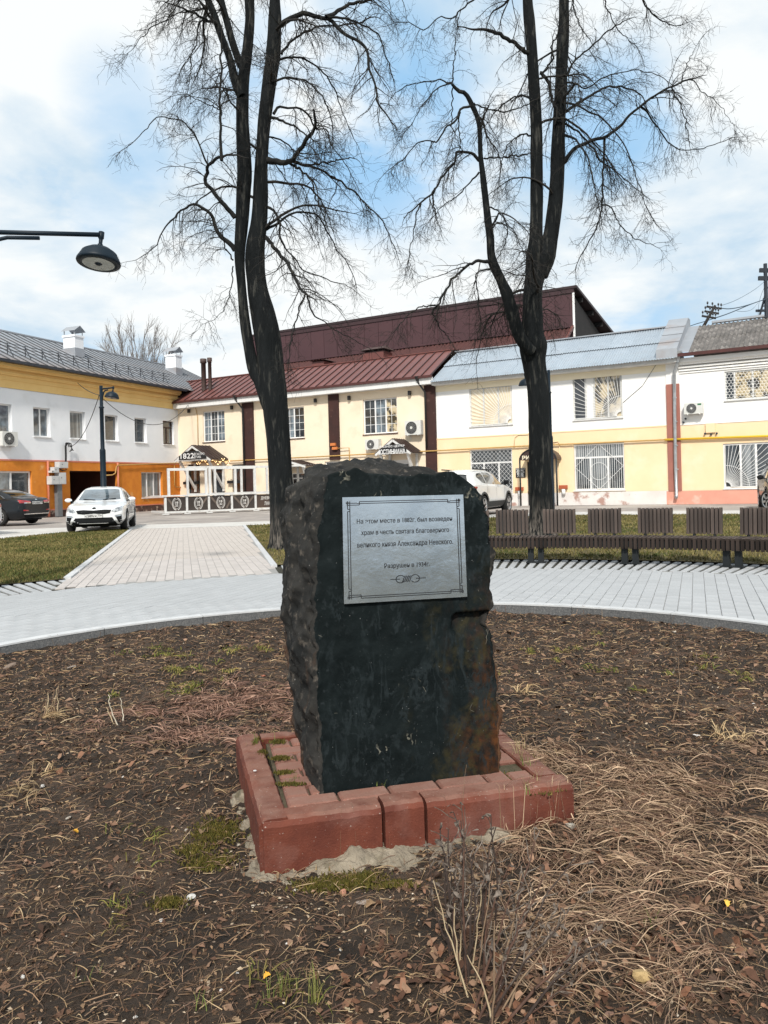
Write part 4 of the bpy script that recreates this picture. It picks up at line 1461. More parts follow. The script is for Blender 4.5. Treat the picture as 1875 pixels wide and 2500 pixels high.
# ---------------------------------------------------------------- the white house with moulded cornice and the old grey roof
def white_house():
    th = FR.thing('corner_house', 'white and yellow house with pink plinth, moulded cornice and old grey wavy roof', 'building')
    S1 = 44.0
    zb, zp = 3.64, .60
    up = z4r(1326, 1700, 996, 1236); lo = z4r(1316, 1830, 1516, 1868)
    ups = [(up[0], up[1], 4.62, 5.92), (39.2, 40.8, 4.62, 5.92)]
    los = [(lo[0], lo[1], lo[2], lo[3])]
    zt = 6.42
    wall(th, 'upper_wall', m_brightwhite, SQ1, S1, zb, zt, ups, .14)
    wall(th, 'lower_wall', m_yellow, SQ1, S1, zp, zb, los, .14, -.025)
    wall(th, 'plinth', m_pink, SQ0 - .1, S1, -.02, zp, (), .14, -.06)
    MB().box(SQ0, SQ1, -.09, .01, zp, 5.55).build('pilaster', m_pinkpil, th)
    MB().box(SQ0, SQ1, -.05, .01, 5.55, 6.5).build('pilaster_top', m_brightwhite, th)
    MB().box(SQ1, S1, -.05, -.02, zb - .02, zb + .05).build('string_course', m_brightwhite, th)
    for (z0, z1, p) in ((5.78 + .22, 6.06, .05), (6.10, 6.17, .10), (6.23, 6.31, .16), (6.37, 6.47, .24), (6.47, 6.66, .34)):
        MB().box(SQ1, S1, -p, .01, z0, z1).build('cornice_step', m_brightwhite, th)
    window(th, *ups[0], (.45, 1, 1), None, .06, .07, m_timber, [m_glass, m_refl, m_refl], grille='hex', gm=m_brightwhite)
    window(th, *ups[1], (1, 1, 1), None, .06, .07, m_timber, [m_glass], grille='hex')
    window(th, *los[0], (1, 1, 1, 1), None, .06, .08, m_pvc, [m_glass, m_curtain, m_glass, m_glass], grille='fan_l', y=-.025)
    MB().box(SQ1 - .2, S1, -.62, -.42, 6.72, 6.86).build('gutter', m_maroon, th)
    # roof of wavy sheets, uneven
    y0, z0, y1, z1 = -.62, 6.84, 3.2, 8.66
    n = 11
    s0 = SQ1 + .5
    w = 1.13
    for i in range(n):
        for r in range(2):
            t0, t1 = (0, .53) if r == 0 else (.49, 1)
            me = wave_sheet('slate_sheet', w + .05, y0 + (y1 - y0) * t0, z0 + (z1 - z0) * t0 + .03 * r, y0 + (y1 - y0) * t1, z0 + (z1 - z0) * t1 + .03 * r, .19, .034, m_slat if False else m_slate, .012)
            link('slate_sheet', me, th, None, Matrix.Translation((s0 + i * w, random.uniform(-.03, .03), random.uniform(-.015, .02))))
    MB().quad((s0 - .6, y1, z1), (S1, y1, z1), (S1, 7.5, 6.7), (s0 - .6, 7.5, 6.7)).build('rear_roof', m_slate, th)
    MB().bar((s0 + .6, 3.2, 8.78), (s0 + 2.9, 3.2, 8.80), .3, .10).build('ridge_board', m_zinc, th)
    MB().bar((s0 + 2.9, 3.2, 8.72), (S1, 3.2, 8.72), .24, .07).build('ridge_cap', m_gutter, th)
    MB().add([(s0 - .75, -.55, 6.90), (s0 + .02, -.55, 6.90), (s0 + .02, 3.2, 8.70), (s0 - .75, 3.2, 8.70)], [(0, 1, 2, 3)]).build('valley_flashing', m_zinc, th)
    # metal-clad party wall standing above both roofs
    a, b = SQ0 - .30, SQ0 + .62
    zt0, zt1 = 7.12, 9.12
    V = [(a, -.66, 6.68), (b, -.66, 6.68), (b, -.66, zt0), (a, -.66, zt0), (a, 3.0, 8.4), (b, 3.0, 8.4), (b, 3.0, zt1), (a, 3.0, zt1), (a, 3.6, 8.0), (b, 3.6, 8.0), (b, 3.6, zt1), (a, 3.6, zt1)]
    MB().add(V, [(0, 1, 2, 3), (3, 2, 6, 7), (0, 3, 7, 4), (1, 5, 6, 2), (7, 6, 10, 11), (4, 7, 11, 8), (5, 9, 10, 6), (8, 11, 10, 9)]).build('party_wall_cap', m_zinc, th)
    for t in (.2, .45, .7):
        MB().bar((a - .004, -.66 + 3.66 * t, zt0 + 2.0 * t + .012), (b + .004, -.66 + 3.66 * t, zt0 + 2.0 * t + .012), .05, .02).build('cap_joint', m_zinc, th)
    # rainwater pipe of galvanised lengths
    s, z = z4(965, 830, -.3)
    pts = [(x, o, zz) for (x, o, zz) in ((z4(962, 840, -.45)[0], -.45, z4(962, 840, -.45)[1]), (z4(962, 895, -.42)[0], -.42, z4(962, 895, -.42)[1]), (z4(936, 975, -.22)[0], -.22, z4(936, 975, -.22)[1]), (z4(938, 1200, -.2)[0], -.2, z4(938, 1200, -.2)[1]), (z4(946, 1700, -.2)[0], -.2, z4(946, 1700, -.2)[1]))]
    dp = MB().tube(pts + [(pts[-1][0] + .01, -.2, .42), (pts[-1][0] + .01, -.32, .30)], .075, 12).build('downpipe', m_steel, th)
    MB().lathe([(.075, -.35), (.08, -.2), (.19, .05), (.2, .16)], 14, Matrix.Translation(pts[0])).build('hopper', m_steel, dp)
    for z in (1.6, 2.7, 3.8, 4.9):
        MB().lathe([(.085, z - .03), (.09, z), (.085, z + .03)], 12, Matrix.Translation((pts[3][0] + .012, -.2, 0))).build('pipe_collar', m_steel, dp)
    # boxes on the wall
    r = z4r(1180, 1253, 1370, 1442)
    MB().box(r[0], r[1], -.12, -.03, r[2], r[3]).build('junction_box', m_yellow, th)
    for (x, y) in ((1175, 1450), (1222, 1455), (1265, 1447), (1008, 1362), (1025, 1335)):
        s, z = z4(x, y)
        MB().tube([(s, -.14, z), (s, -.02, z)], .045, 8).build('wall_fitting', m_gutter, th)


white_house()
_a = z4r(1020, 1165, 1216, 1300)
aircon(FR, *_a[:2], *_a[2:], 'air conditioner with green badge on the white wall beside the metal rainwater pipe', True)


# ---------------------------------------------------------------- the tall maroon hall behind
def hall():
    th = FR.thing('maroon_hall', 'tall windowless hall clad in dark maroon panels rising behind the roofs', 'building')
    Y = 9.0
    sA, sE = FR.px(617, 818, Y)[0] - .3, FR.px(1399, 697, Y)[0]
    zt = 13.08
    n = 22
    w = (sE - sA) / n
    me = MB().box(.012, w - .012, 0, .08, 6, zt - .42).mesh('cladding_panel', m_hall)
    for i in range(n): link('cladding_panel', me, th, None, Matrix.Translation((sA + i * w, Y + random.uniform(-.004, .004), 0)))
    MB().box(sA, sE, Y + .06, Y + .14, 6, zt - .3).build('backing', m_halldark, th)
    MB().box(sA - .1, sE + .05, Y - .06, Y + .06, zt - .42, zt).build('parapet_trim', mat('maroon_trim_hall', (.050, .024, .027), None, .5, 2), th)
    MB().box(sE - .05, sE + .06, Y - .05, Y + .05, 6, zt - .4).build('corner_trim', m_brightwhite, th)
    y2 = Y + 9.5
    z2_ = 11.2 - .25
    # gable wall and the sloping roof that oversails it
    MB().add([(sE, Y + .1, 5), (sE, y2, 5), (sE, y2, z2_ - .5), (sE, Y + .1, zt - .6)], [(0, 1, 2, 3)]).build('gable_wall', m_halldark, th)
    o = .75
    V = [(sA, Y - .1, zt), (sE + .25, Y - .1, zt), (sE + o, y2, z2_), (sA, y2, z2_)]
    V += [(x, y, z - .16) for x, y, z in V]
    MB().add(V, [(0, 1, 2, 3), (7, 6, 5, 4), (0, 4, 5, 1), (1, 5, 6, 2), (2, 6, 7, 3), (3, 7, 4, 0)]).build('roof', mat('hall_roof', (.045, .028, .030), (.04, .026, .028), .5, 1, metal=.3), th)
    for t in (.14, .36, .56, .76, .92):
        y, z = Y + (y2 - Y) * t, zt + (z2_ - zt) * t
        MB().box(sE - .2, sE + .25 + (o - .25) * t - .12, y - .09, y + .09, z - .46, z - .18).build('purlin', m_halldark, th)
    MB().quad((sA, y2, 0), (sE, y2, 0), (sE, y2, z2_), (sA, y2, z2_)).build('rear_wall', m_halldark, th)
    MB().quad((sA, Y, 0), (sA, y2, 0), (sA, y2, z2_), (sA, Y, zt)).build('side_wall', m_hall, th)
    # corrugated lean-to strip along its foot, with two ventilators
    a, b = FR.px(640, 905, 7.6)[0], FR.px(1386, 815, 7.6)[0]
    z1 = FR.px(1386, 800, 8.9)[1]
    z0 = z1 - 1.1
    ns = 20
    ws = (b - a) / ns
    me = wave_sheet('lean_to_sheet', ws + .03, 6.6, z0 - .5, 8.95, z1, .26, .045, mat('lean_to_brown', (.085, .034, .031), (.07, .029, .027), .55, 1))
    for i in range(ns): link('lean_to_sheet', me, th, None, Matrix.Translation((a + i * ws, 0, 0)))
    MB().bar((a, 8.9, z1 + .04), (b, 8.9, z1 + .04), .22, .10).build('flashing', m_hall, th)
    MB().bar((b - .05, 6.6, z0 - .4), (b - .05, 8.9, z1 + .06), .12, .12).build('verge_trim', m_brownroof, th)
    MB().box(b - .12, b, 6.7, 9, 5, z0 - .4).build('lean_to_end', m_halldark, th)
    for (x0, x1, yt, yb) in ((1140, 1282, 150, 224), (846, 935, 226, 260)):
        yv = 6.4
        s0, s1 = FR.px(400 + x0 * K2, 780 + (yt + yb) / 2 * K2, yv)[0], FR.px(400 + x1 * K2, 780 + (yt + yb) / 2 * K2, yv)[0]
        zt_, zb_ = FR.px(400 + (x0 + x1) / 2 * K2, 780 + yt * K2, yv)[1], FR.px(400 + (x0 + x1) / 2 * K2, 780 + yb * K2, yv)[1]
        h = zt_ - zb_
        v = MB().box(s0 + .15, s1 - .15, yv, yv + 1.2, zb_ - .6, zb_ + h * .50).build('ventilator', m_brownroof, th)
        MB().box(s0 + .22, s1 - .22, yv + .1, yv + 1.1, zb_ + h * .50, zb_ + h * .72).build('louvre', m_halldark, v)
        c = [(s0, yv - .2, zb_ + h * .66), (s1, yv - .2, zb_ + h * .66), (s1, yv + 1.4, zb_ + h * .66), (s0, yv + 1.4, zb_ + h * .66), (s0 + .25, yv + .6, zb_ + h), (s1 - .25, yv + .6, zb_ + h)]
        MB().add(c, [(0, 1, 5, 4), (1, 2, 5), (2, 3, 4, 5), (3, 0, 4), (3, 2, 1, 0)]).build('hood', mat('hood_brown', (.085, .055, .05), None, .5), v)


hall()


# ---------------------------------------------------------------- pipes and cables along the fronts
def gas():
    th = empty('gas_pipe', FR.o, FR.a, 'thin ochre and yellow gas pipe running along the house fronts above the ground-floor windows', 'pipe')
    inv = FR.I
    k = .3858
    lp = []
    for (x, y) in ((640, 1066), (712, 1062), (730, 1050), (736, 1010), (745, 1000), (900, 994), (1128, 986)):
        s, z = FL.px(x * k, 750 + y * k, -.14)
        lp.append(inv @ (FL.M @ Vector((s, -.14, z))))
    lp.append(Vector((.0, -.14, 3.02)))
    a = MB().tube([tuple(p) for p in lp] + [(4, -.16, 3.0), (12, -.16, 3.0), (17.9, -.18, 3.0), (24, -.14, 3.02), (SQ0 - .1, -.14, 2.99)], .035, 8).build('ochre_run', m_gas, th)
    MB().tube([(SQ0 - .1, -.15, 2.99), (36, -.15, 2.92), (43, -.15, 2.9)], .05, 8).build('yellow_run', m_gasy, th)
    s, z = z2(1000, 746, -.2); s2, zz = z2(1072, 745, -.16)
    MB().tube([(s, -.2, z), (s2, -.16, z), (s2, -.16, 1.6)], .03, 8).build('branch', m_gas, th)
    s3 = FL.px(1105 * k, 750 + 1050 * k, -.1)
    p = [inv @ (FL.M @ Vector((FL.px(x * k, 750 + y * k, -.1)[0], -.1, FL.px(x * k, 750 + y * k, -.1)[1]))) for x, y in ((1103, 988), (1104, 1125), (1112, 1138), (1150, 1138))]
    MB().tube([tuple(q) for q in p], .03, 8).build('branch', m_gas, th)
    q = [(z2(x, y, -.05)[0], -.05, z2(x, y, -.05)[1]) for x, y in ((150, 480), (185, 515), (195, 560), (198, 725))]
    MB().tube(q, .022, 6).build('branch', m_gas, th)


gas()


def cables():
    k = .3858

    def hang(a, b, sag, n=18):
        a, b = Vector(a), Vector(b)
        return [a.lerp(b, i / n) - Vector((0, 0, sag * 4 * (i / n) * (1 - i / n))) for i in range(n + 1)]
    A = FL.M @ Vector((FL.px(490 * k, 750 + 432 * k, -.4)[0], -.4, 7.3))
    Bp = P(628 * k, 750 + 556 * k, 34.0)
    C = FR.M @ Vector((z2(140, 470, -.55)[0], -.55, 6.75))
    D = FL.M @ Vector((FL.px(446 * k, 750 + 880 * k, -.2)[0], -.2, FL.px(446 * k, 750 + 880 * k, -.2)[1]))
    for (pts, lab) in ((hang(A, Bp, .1) , 'thin black cable from the ochre cornice to the street lamp post'), (hang(Bp, C, 1.3), 'thin black cable sagging from the lamp post to the brown roof corner'),
                       (hang(Bp, D, .5), 'thin black cable dropping from the lamp post to the electricity boxes')):
        o = MB().tube(pts, .017, 5).build('cable', m_black)
        tag(o, lab, 'cable', 'cables by the lamp post')
    q = [(z4(x, y, -.03)) for x, y in ((800, 910), (690, 1080), (540, 1210))]
    o = MB().tube([FR.M @ Vector((s, -.03, z)) for s, z in q], .010, 4).build('cable', m_gutter)
    tag(o, 'faint grey cable crossing the white wall beneath the metal roof eave', 'cable')


cables()


# ================================================================== TREES
m_bark = mat('bark', (.0105, .0125, .0135), (.0038, .0052, .0060), .92, 5, 10, 1.0, 26, stretch=(1, 1, .16), c3=(.050, .050, .045), s3=13, lo3=.55, hi3=.66, bdist=.05, spec=.2)
def whitewash(m):
    N, L = m.node_tree.nodes, m.node_tree.links
    bs = N['Principled BSDF']
    src = bs.inputs['Base Color'].links[0].from_socket
    tc = N.new('ShaderNodeTexCoord'); sx = N.new('ShaderNodeSeparateXYZ'); L.new(tc.outputs['Object'], sx.inputs[0])
    n = N.new('ShaderNodeTexNoise'); n.inputs['Scale'].default_value = 7; n.inputs['Detail'].default_value = 8
    mp = N.new('ShaderNodeMapping'); mp.inputs['Scale'].default_value = (3, 3, .5)
    L.new(tc.outputs['Object'], mp.inputs[0]); L.new(mp.outputs[0], n.inputs[0])
    a = N.new('ShaderNodeMapRange'); a.inputs[1].default_value = .95; a.inputs[2].default_value = .15; a.inputs[3].default_value = 0; a.inputs[4].default_value = .8
    L.new(sx.outputs[2], a.inputs[0])
    b = N.new('ShaderNodeMapRange'); b.inputs[1].default_value = .42; b.inputs[2].default_value = .62; L.new(n.outputs['Fac'], b.inputs[0])
    c = N.new('ShaderNodeMath'); c.operation = 'MULTIPLY'; L.new(a.outputs[0], c.inputs[0]); L.new(b.outputs[0], c.inputs[1])
    x = N.new('ShaderNodeMix'); x.data_type = 'RGBA'; L.new(c.outputs[0], x.inputs[0]); L.new(src, x.inputs[6]); x.inputs[7].default_value = (.20, .175, .15, 1)
    L.new(x.outputs[2], bs.inputs['Base Color'])


whitewash(m_bark)
m_limb = mat('limb_bark', (.009, .0095, .0095), (.005, .0058, .006), .92, 9, 6, .6, 40, c3=(.030, .028, .020), s3=5, lo3=.55, hi3=.68)
m_twig = mat('twig_bark', (.022, .019, .016), (.013, .012, .011), .9, 8, 3)


def resample(pts, n):
    pts = np.asarray(pts, float)
    d = np.r_[0, np.cumsum(np.linalg.norm(np.diff(pts[:, :3], axis=0), axis=1))]
    t = np.linspace(0, d[-1], n)
    # smooth (Catmull-Rom through the traced points)
    out = np.zeros((n, pts.shape[1]))
    for i, u in enumerate(t):
        k = min(max(np.searchsorted(d, u) - 1, 0), len(pts) - 2)
        f = (u - d[k]) / max(d[k + 1] - d[k], 1e-9)
        p0, p1, p2, p3 = pts[max(k - 1, 0)], pts[k], pts[k + 1], pts[min(k + 2, len(pts) - 1)]
        out[i] = .5 * (2 * p1 + (p2 - p0) * f + (2 * p0 - 5 * p1 + 4 * p2 - p3) * f * f + (3 * p1 - p0 - 3 * p2 + p3) * f ** 3)
    out[:, -1] = np.maximum(out[:, -1], pts[:, -1].min())
    return out


def trace(px, Y0, dY=0.0):
    """[(x, y, width px)...] -> (n,4) points with radius; the limb drifts dY metres in depth along its length."""
    out = []
    n = len(px)
    for i, (x, y, w) in enumerate(px):
        Y = Y0 + dY * (i / max(n - 1, 1))
        p = P(x, y, Y)
        out.append((p.x, p.y, p.z, w * .475 * Y / FPX))
    return np.array(out)


def rot_about(v, ax, ang):
    c, s = np.cos(ang)[:, None], np.sin(ang)[:, None]
    return v * c + np.cross(ax, v) * s + ax * (np.sum(ax * v, 1, keepdims=True)) * (1 - c)


def grow(S, D, Ln, Rr, k, droop, wob, rg, tip=.25, up=0.0):
    """N shoots of k points from S along D (unit), length Ln, base radius Rr."""
    N = len(S)
    Pt = np.zeros((N, k, 3)); Pt[:, 0] = S
    d = D.copy()
    st = (Ln / (k - 1))[:, None]
    for i in range(1, k):
        d = d + rg.normal(0, wob, (N, 3))
        d[:, 2] += -droop + up * i / k
        d /= np.linalg.norm(d, axis=1, keepdims=True)
        Pt[:, i] = Pt[:, i - 1] + d * st
    Rd = Rr[:, None] * np.linspace(1, tip, k)[None, :]
    return Pt, Rd


def children(Pt, Rd, m, lo, hi, ang, rg, hang=0.0, pull=None):
    """m shoots on each parent polyline: start points, directions, parent radius, position along"""
    N, k, _ = Pt.shape
    t = rg.uniform(lo, hi, (N, m)) * (k - 1)
    i = np.minimum(t.astype(int), k - 2); f = (t - i)[..., None]
    n = np.arange(N)[:, None]
    S = Pt[n, i] * (1 - f) + Pt[n, i + 1] * f
    T = Pt[n, i + 1] - Pt[n, i]
    T = T / (np.linalg.norm(T, axis=2, keepdims=True) + 1e-9)
    S = S.reshape(-1, 3); T = T.reshape(-1, 3)
    r = rg.normal(0, 1, T.shape)
    ax = np.cross(T, r); ax /= np.linalg.norm(ax, axis=1, keepdims=True) + 1e-9
    D = rot_about(T, ax, rg.uniform(*ang, len(T)))
    D[:, 2] -= hang
    D /= np.linalg.norm(D, axis=1, keepdims=True)
    pr = (Rd[n, i] * (1 - f[..., 0]) + Rd[n, i + 1] * f[..., 0]).reshape(-1)
    return S, D, pr, (t / (k - 1)).reshape(-1)


def stem_mesh(name, pts, seg, sides, seed, flare=None, knots=()):
    q = resample(pts, seg)
    V, F = tube_batch(q[None, :, :3], q[None, :, 3], sides)
    V = V.reshape(seg, sides, 3)
    cen = q[:, None, :3]
    out = V - cen
    ln = np.linalg.norm(out, axis=2, keepdims=True)
    un = out / ln
    p = V.reshape(-1, 3)
    rough = (fbm(p * np.array([1, 1, .25]), 11, 3, seed).reshape(seg, sides) * .035 + fbm(p, 2.2, 2, seed + 5).reshape(seg, sides) * .07)
    k = 1 + rough
    z = q[:, 2]
    if flare: k = k + (flare * np.exp(-np.maximum(z, 0) / .35))[:, None] * (1 + .5 * np.sin(np.arange(sides) * 2 * np.pi / sides * 5 + 1)[None, :])
    for (kz, w, a, side) in knots:
        th = np.arange(sides) * 2 * np.pi / sides
        sx = un[:, :, 0]
        k = k + a * np.exp(-((z - kz) / w) ** 2)[:, None] * (1 + side * sx) * (1 + .5 * fbm(p, 9, 3, seed + 9).reshape(seg, sides))
    V = cen + out * k[:, :, None]
    return V.reshape(-1, 3), F


def build_tree(name, label, stems, limbs, seed, base, dens=1.0, extra=30, top_fill=()):
    rg = np.random.default_rng(seed)
    th = empty(name, base, 0, label, 'tree', 'old lime trees on the grass')
    off = np.array(base)
    parts = []
    polys = []          # limbs as uniform polylines to grow twigs from
    for (pts, seg, sides, flare, knots) in stems:
        V, F = stem_mesh('s', pts, seg, sides, int(rg.integers(1000)), flare, knots)
        parts.append((V - off, F))
    V, F = join_np(parts)
    me = np_mesh('trunk', V, F, smooth=True); me.materials.append(m_bark)
    link('trunk', me, th)
    K = 14
    LP, LR = [], []
    for pts in limbs:
        q = resample(pts, 22)
        q[1:-1, :3] += rg.normal(0, .012, (20, 3))
        V, F = stem_mesh('l', q, 30, 8, int(rg.integers(1000)))
        me = np_mesh('limb', V - off, F, smooth=True); me.materials.append(m_limb)
        link('limb', me, th)
        u = resample(pts, K)
        LP.append(u[:, :3]); LR.append(u[:, 3])
    LP, LR = np.array(LP), np.array(LR)
    # more limbs towards and away from the viewer, arching out of the stems
    S, D, Rr, Ls = [], [], [], []
    for _ in range(extra):
        pts = stems[int(rg.integers(len(stems)))][0]
        q = resample(pts, 40)
        zz = q[:, 2]
        ok = np.where(zz > 4.2)[0]
        i = int(rg.choice(ok))
        a = rg.uniform(0, 2 * np.pi)
        dd = np.array([np.cos(a) * .75, np.sin(a) * 1.1, rg.uniform(.2, .9)])
        S.append(q[i, :3]); D.append(dd / np.linalg.norm(dd)); Rr.append(rg.uniform(.018, .038)); Ls.append(rg.uniform(1.2, 2.6))
    EP, ER = grow(np.array(S), np.array(D), np.array(Ls), np.array(Rr), K, .10, .16, rg)
    allP, allR = np.concatenate([LP, EP]), np.concatenate([LR, ER])
    geo = [tube_batch(EP, ER, 6)]
    # second order: long hanging shoots; the longer the limb the more it carries
    Ln = np.linalg.norm(np.diff(allP, axis=1), axis=2).sum(1)
    rep = np.repeat(np.arange(len(allP)), np.maximum(3, (Ln * 8.0 * dens).astype(int)))
    S, D, pr, t = children(allP[rep], allR[rep], 1, .12, 1.0, (.4, 1.25), rg, .12)
    L1 = rg.uniform(.3, 1.1, len(S)) * np.clip(pr / .02, .55, 1.25)
    P1, R1 = grow(S, D, L1, np.clip(pr * .5, .0045, .011), 9, .145, .17, rg)
    geo.append(tube_batch(P1, R1, 4))
    # tip extensions of the limbs
    T = allP[:, -1] - allP[:, -2]; T /= np.linalg.norm(T, axis=1, keepdims=True)
    P1b, R1b = grow(allP[:, -1], T, rg.uniform(.25, .8, len(T)), np.maximum(allR[:, -1], .004), 9, .09, .13, rg)
    geo.append(tube_batch(P1b, R1b, 4))
    P1 = np.concatenate([P1, P1b]); R1 = np.concatenate([R1, R1b])
    # third order: fine side twigs
    m = 6
    S, D, pr, t = children(P1, R1, m, .15, 1.0, (.45, 1.1), rg, .06)
    L2 = rg.uniform(.14, .52, len(S)) * (1.15 - .45 * t)
    P2, R2 = grow(S, D, L2, np.clip(pr * .62, .0028, .0052), 6, .07, .20, rg, .5)
    geo.append(tube_batch(P2, R2, 3))
    # fourth order: short spurs
    S, D, pr, t = children(P2, R2, 2, .2, 1.0, (.5, 1.1), rg, .03)
    L3 = rg.uniform(.05, .22, len(S))
    P3, R3 = grow(S, D, L3, np.full(len(S), .0026), 4, .04, .2, rg, .6)
    geo.append(tube_batch(P3, R3, 3))
    V, F = join_np(geo)
    me = np_mesh('crown', V - off, F, smooth=True); me.materials.append(m_twig)
    tag(link('crown', me, th), kind='stuff')
    print(name, 'twig faces', len(F))
    return th


def lim(Y, dY, w0, w1, *pts):
    n = len(pts)
    return trace([(x, y, (w0 + (w1 - w0) * (i / (n - 1)) ** .7) * .88) for i, (x, y) in enumerate(pts)], Y, dY)


# ---- the tree beside the path: two stems that part low down
Y1 = 15.6
b1 = G(694, 1343)
t1_right = trace([(702, 1352, 86), (700, 1325, 78), (694, 1280, 68), (690, 1240, 62), (680, 1090, 60), (667, 945, 66), (657, 860, 64), (645, 780, 64), (628, 700, 52), (622, 620, 50), (633, 540, 42),
                  (636, 480, 38), (637, 420, 35), (645, 300, 32), (658, 200, 36), (667, 130, 36), (671, 50, 34), (671, 0, 27), (674, -120, 24), (690, -300, 16), (700, -420, 8)], Y1)
t1_left = trace([(672, 1030, 30), (652, 985, 32), (634, 930, 31), (619, 900, 31), (600, 800, 27), (590, 700, 24), (585, 620, 28), (591, 540, 34), (595, 460, 38), (597, 420, 38), (592, 300, 34), (594, 200, 30),
                 (603, 130, 28), (610, 50, 25), (609, 0, 26), (606, -120, 22), (590, -300, 14), (586, -400, 7)], Y1 - .05)
t1_forkA = trace([(590, 235, 22), (577, 208, 22), (560, 140, 19), (541, 90, 18), (522, 34, 18), (508, 0, 17), (480, -90, 14), (440, -200, 9), (420, -280, 5)], Y1 - .15)
t1_forkB = trace([(592, 165, 20), (583, 148, 19), (568, 105, 18), (556, 60, 17), (543, 12, 16), (530, -60, 13), (515, -180, 9), (505, -260, 5)], Y1 + .25)
L = [
    lim(Y1 - .1, -.5, 15, 8, (574, 531), (551, 505), (528, 478), (500, 441), (503, 424), (511, 402), (527, 388), (546, 382)),
    lim(Y1 - .6, .1, 10, 5, (541, 392), (539, 330), (538, 250), (540, 170), (541, 118)),
    lim(Y1 - .5, -.6, 6, 2, (508, 402), (497, 378), (474, 326), (448, 297), (425, 288), (395, 286), (376, 291), (362, 311), (340, 336), (312, 357)),
    lim(Y1, -.4, 16, 2, (574, 611), (552, 585), (530, 564), (521, 535), (505, 512), (482, 501), (464, 499), (440, 516), (415, 541), (395, 570), (378, 602), (346, 626)),
    lim(Y1, .6, 5, 2, (569, 635), (560, 618), (549, 600), (543, 575), (520, 562), (490, 568), (460, 578)),
    lim(Y1, -.8, 4, 1, (569, 650), (563, 705), (549, 750), (530, 775), (502, 789)),
    lim(Y1, -1.0, 13, 7, (648, 579), (672, 606), (698, 639), (716, 668), (730, 698), (748, 718)),
    lim(Y1 - 1.0, -.2, 6, 2, (744, 720), (730, 755), (718, 795), (708, 850), (704, 900)),
    lim(Y1 - 1.0, .3, 6, 2, (750, 722), (762, 762), (775, 778), (790, 782), (812, 800), (850, 822), (890, 845)),
    lim(Y1, .7, 9, 2, (649, 561), (682, 540), (722, 519), (769, 523), (789, 547), (817, 599), (849, 647), (868, 690)),
    lim(Y1, -.5, 9, 2, (651, 505), (668, 513), (684, 545), (682, 562), (695, 600), (728, 645), (757, 668), (817, 688), (850, 700)),
    lim(Y1, -1.2, 21, 8, (652, 391), (680, 394), (700, 396), (716, 388), (736, 358), (761, 326), (771, 301), (768, 284)),
    lim(Y1 - .4, .3, 10, 3, (714, 390), (738, 402), (762, 406), (800, 424), (836, 448), (866, 468), (897, 502), (936, 540), (952, 580)),
    lim(Y1 - .2, -.6, 9, 5, (698, 395), (720, 405), (738, 420), (764, 441)),
    lim(Y1 - .8, .2, 5, 2, (762, 442), (770, 480), (782, 510), (792, 534), (806, 575)),
    lim(Y1 - .4, -.7, 6, 3, (748, 404), (790, 397), (826, 391), (852, 384)),
    lim(Y1, -.9, 17, 4, (684, 62), (702, 48), (722, 39), (763, 36), (799, 46), (823, 63), (841, 81), (871, 99), (897, 121), (898, 151), (904, 181), (922, 223), (919, 250), (937, 266), (952, 292)),
    lim(Y1 - .4, .8, 12, 8, (796, 41), (815, 32), (834, 21), (871, 6), (905, -2), (950, -30)),
    lim(Y1 - .4, .3, 8, 3, (800, 42), (830, 44), (856, 49), (901, 69), (925, 88), (940, 127), (951, 162)),
    lim(Y1, .5, 8, 4, (688, 132), (708, 105), (742, 78), (781, 66), (823, 63), (872, 56), (900, 44)),
    lim(Y1, 1.0, 9, 2, (668, 278), (681, 262), (708, 264), (736, 268), (757, 288), (770, 313), (796, 316), (811, 356), (841, 401), (863, 436)),
    lim(Y1, -.6, 9, 3, (660, 285), (688, 293), (715, 307), (751, 331), (775, 350)),
    lim(Y1 - .8, -.9, 6, 1, (480, -40), (441, 0), (408, 45), (369, 69), (345, 90), (330, 112), (300, 141)),
    lim(Y1 - .2, -.4, 9, 6, (520, 54), (500, 46), (480, 36), (453, 23)),
    lim(Y1 - .1, -1.0, 6, 2, (518, 30), (495, 48), (483, 66), (480, 100), (465, 136), (448, 158), (434, 190)),
    lim(Y1 - .7, -.3, 4, 1, (467, 140), (466, 168), (459, 222), (440, 258)),
    lim(Y1 - .5, -.6, 4, 2, (540, 270), (515, 258), (495, 250), (478, 240), (458, 231)),
    lim(Y1, -1.5, 8, 2, (592, 270), (575, 262), (560, 245), (556, 225), (545, 200)),
    lim(Y1 + .2, .9, 6, 2, (640, 330), (690, 345), (730, 372), (770, 376), (810, 372)),
    lim(Y1, -1.4, 8, 2, (655, 210), (700, 190), (750, 200), (790, 240), (810, 300), (812, 350)),
    lim(Y1, 1.2, 8, 2, (662, 150), (720, 140), (770, 160), (815, 215), (835, 270), (860, 330)),
    lim(Y1, .4, 6, 2, (600, 160), (570, 150), (545, 170), (520, 210)),
]
build_tree('lime_tree', 'dark bare lime tree with two stems parting low down, beside the paved path',
           [(t1_right, 110, 22, .22, ((.9, .5, .05, 0), (4.2, .5, .06, .6))), (t1_left, 80, 16, None, ()), (t1_forkA, 30, 10, None, ()), (t1_forkB, 30, 10, None, ())],
           L, 101, (b1.x, b1.y, 0), dens=.92, extra=30)

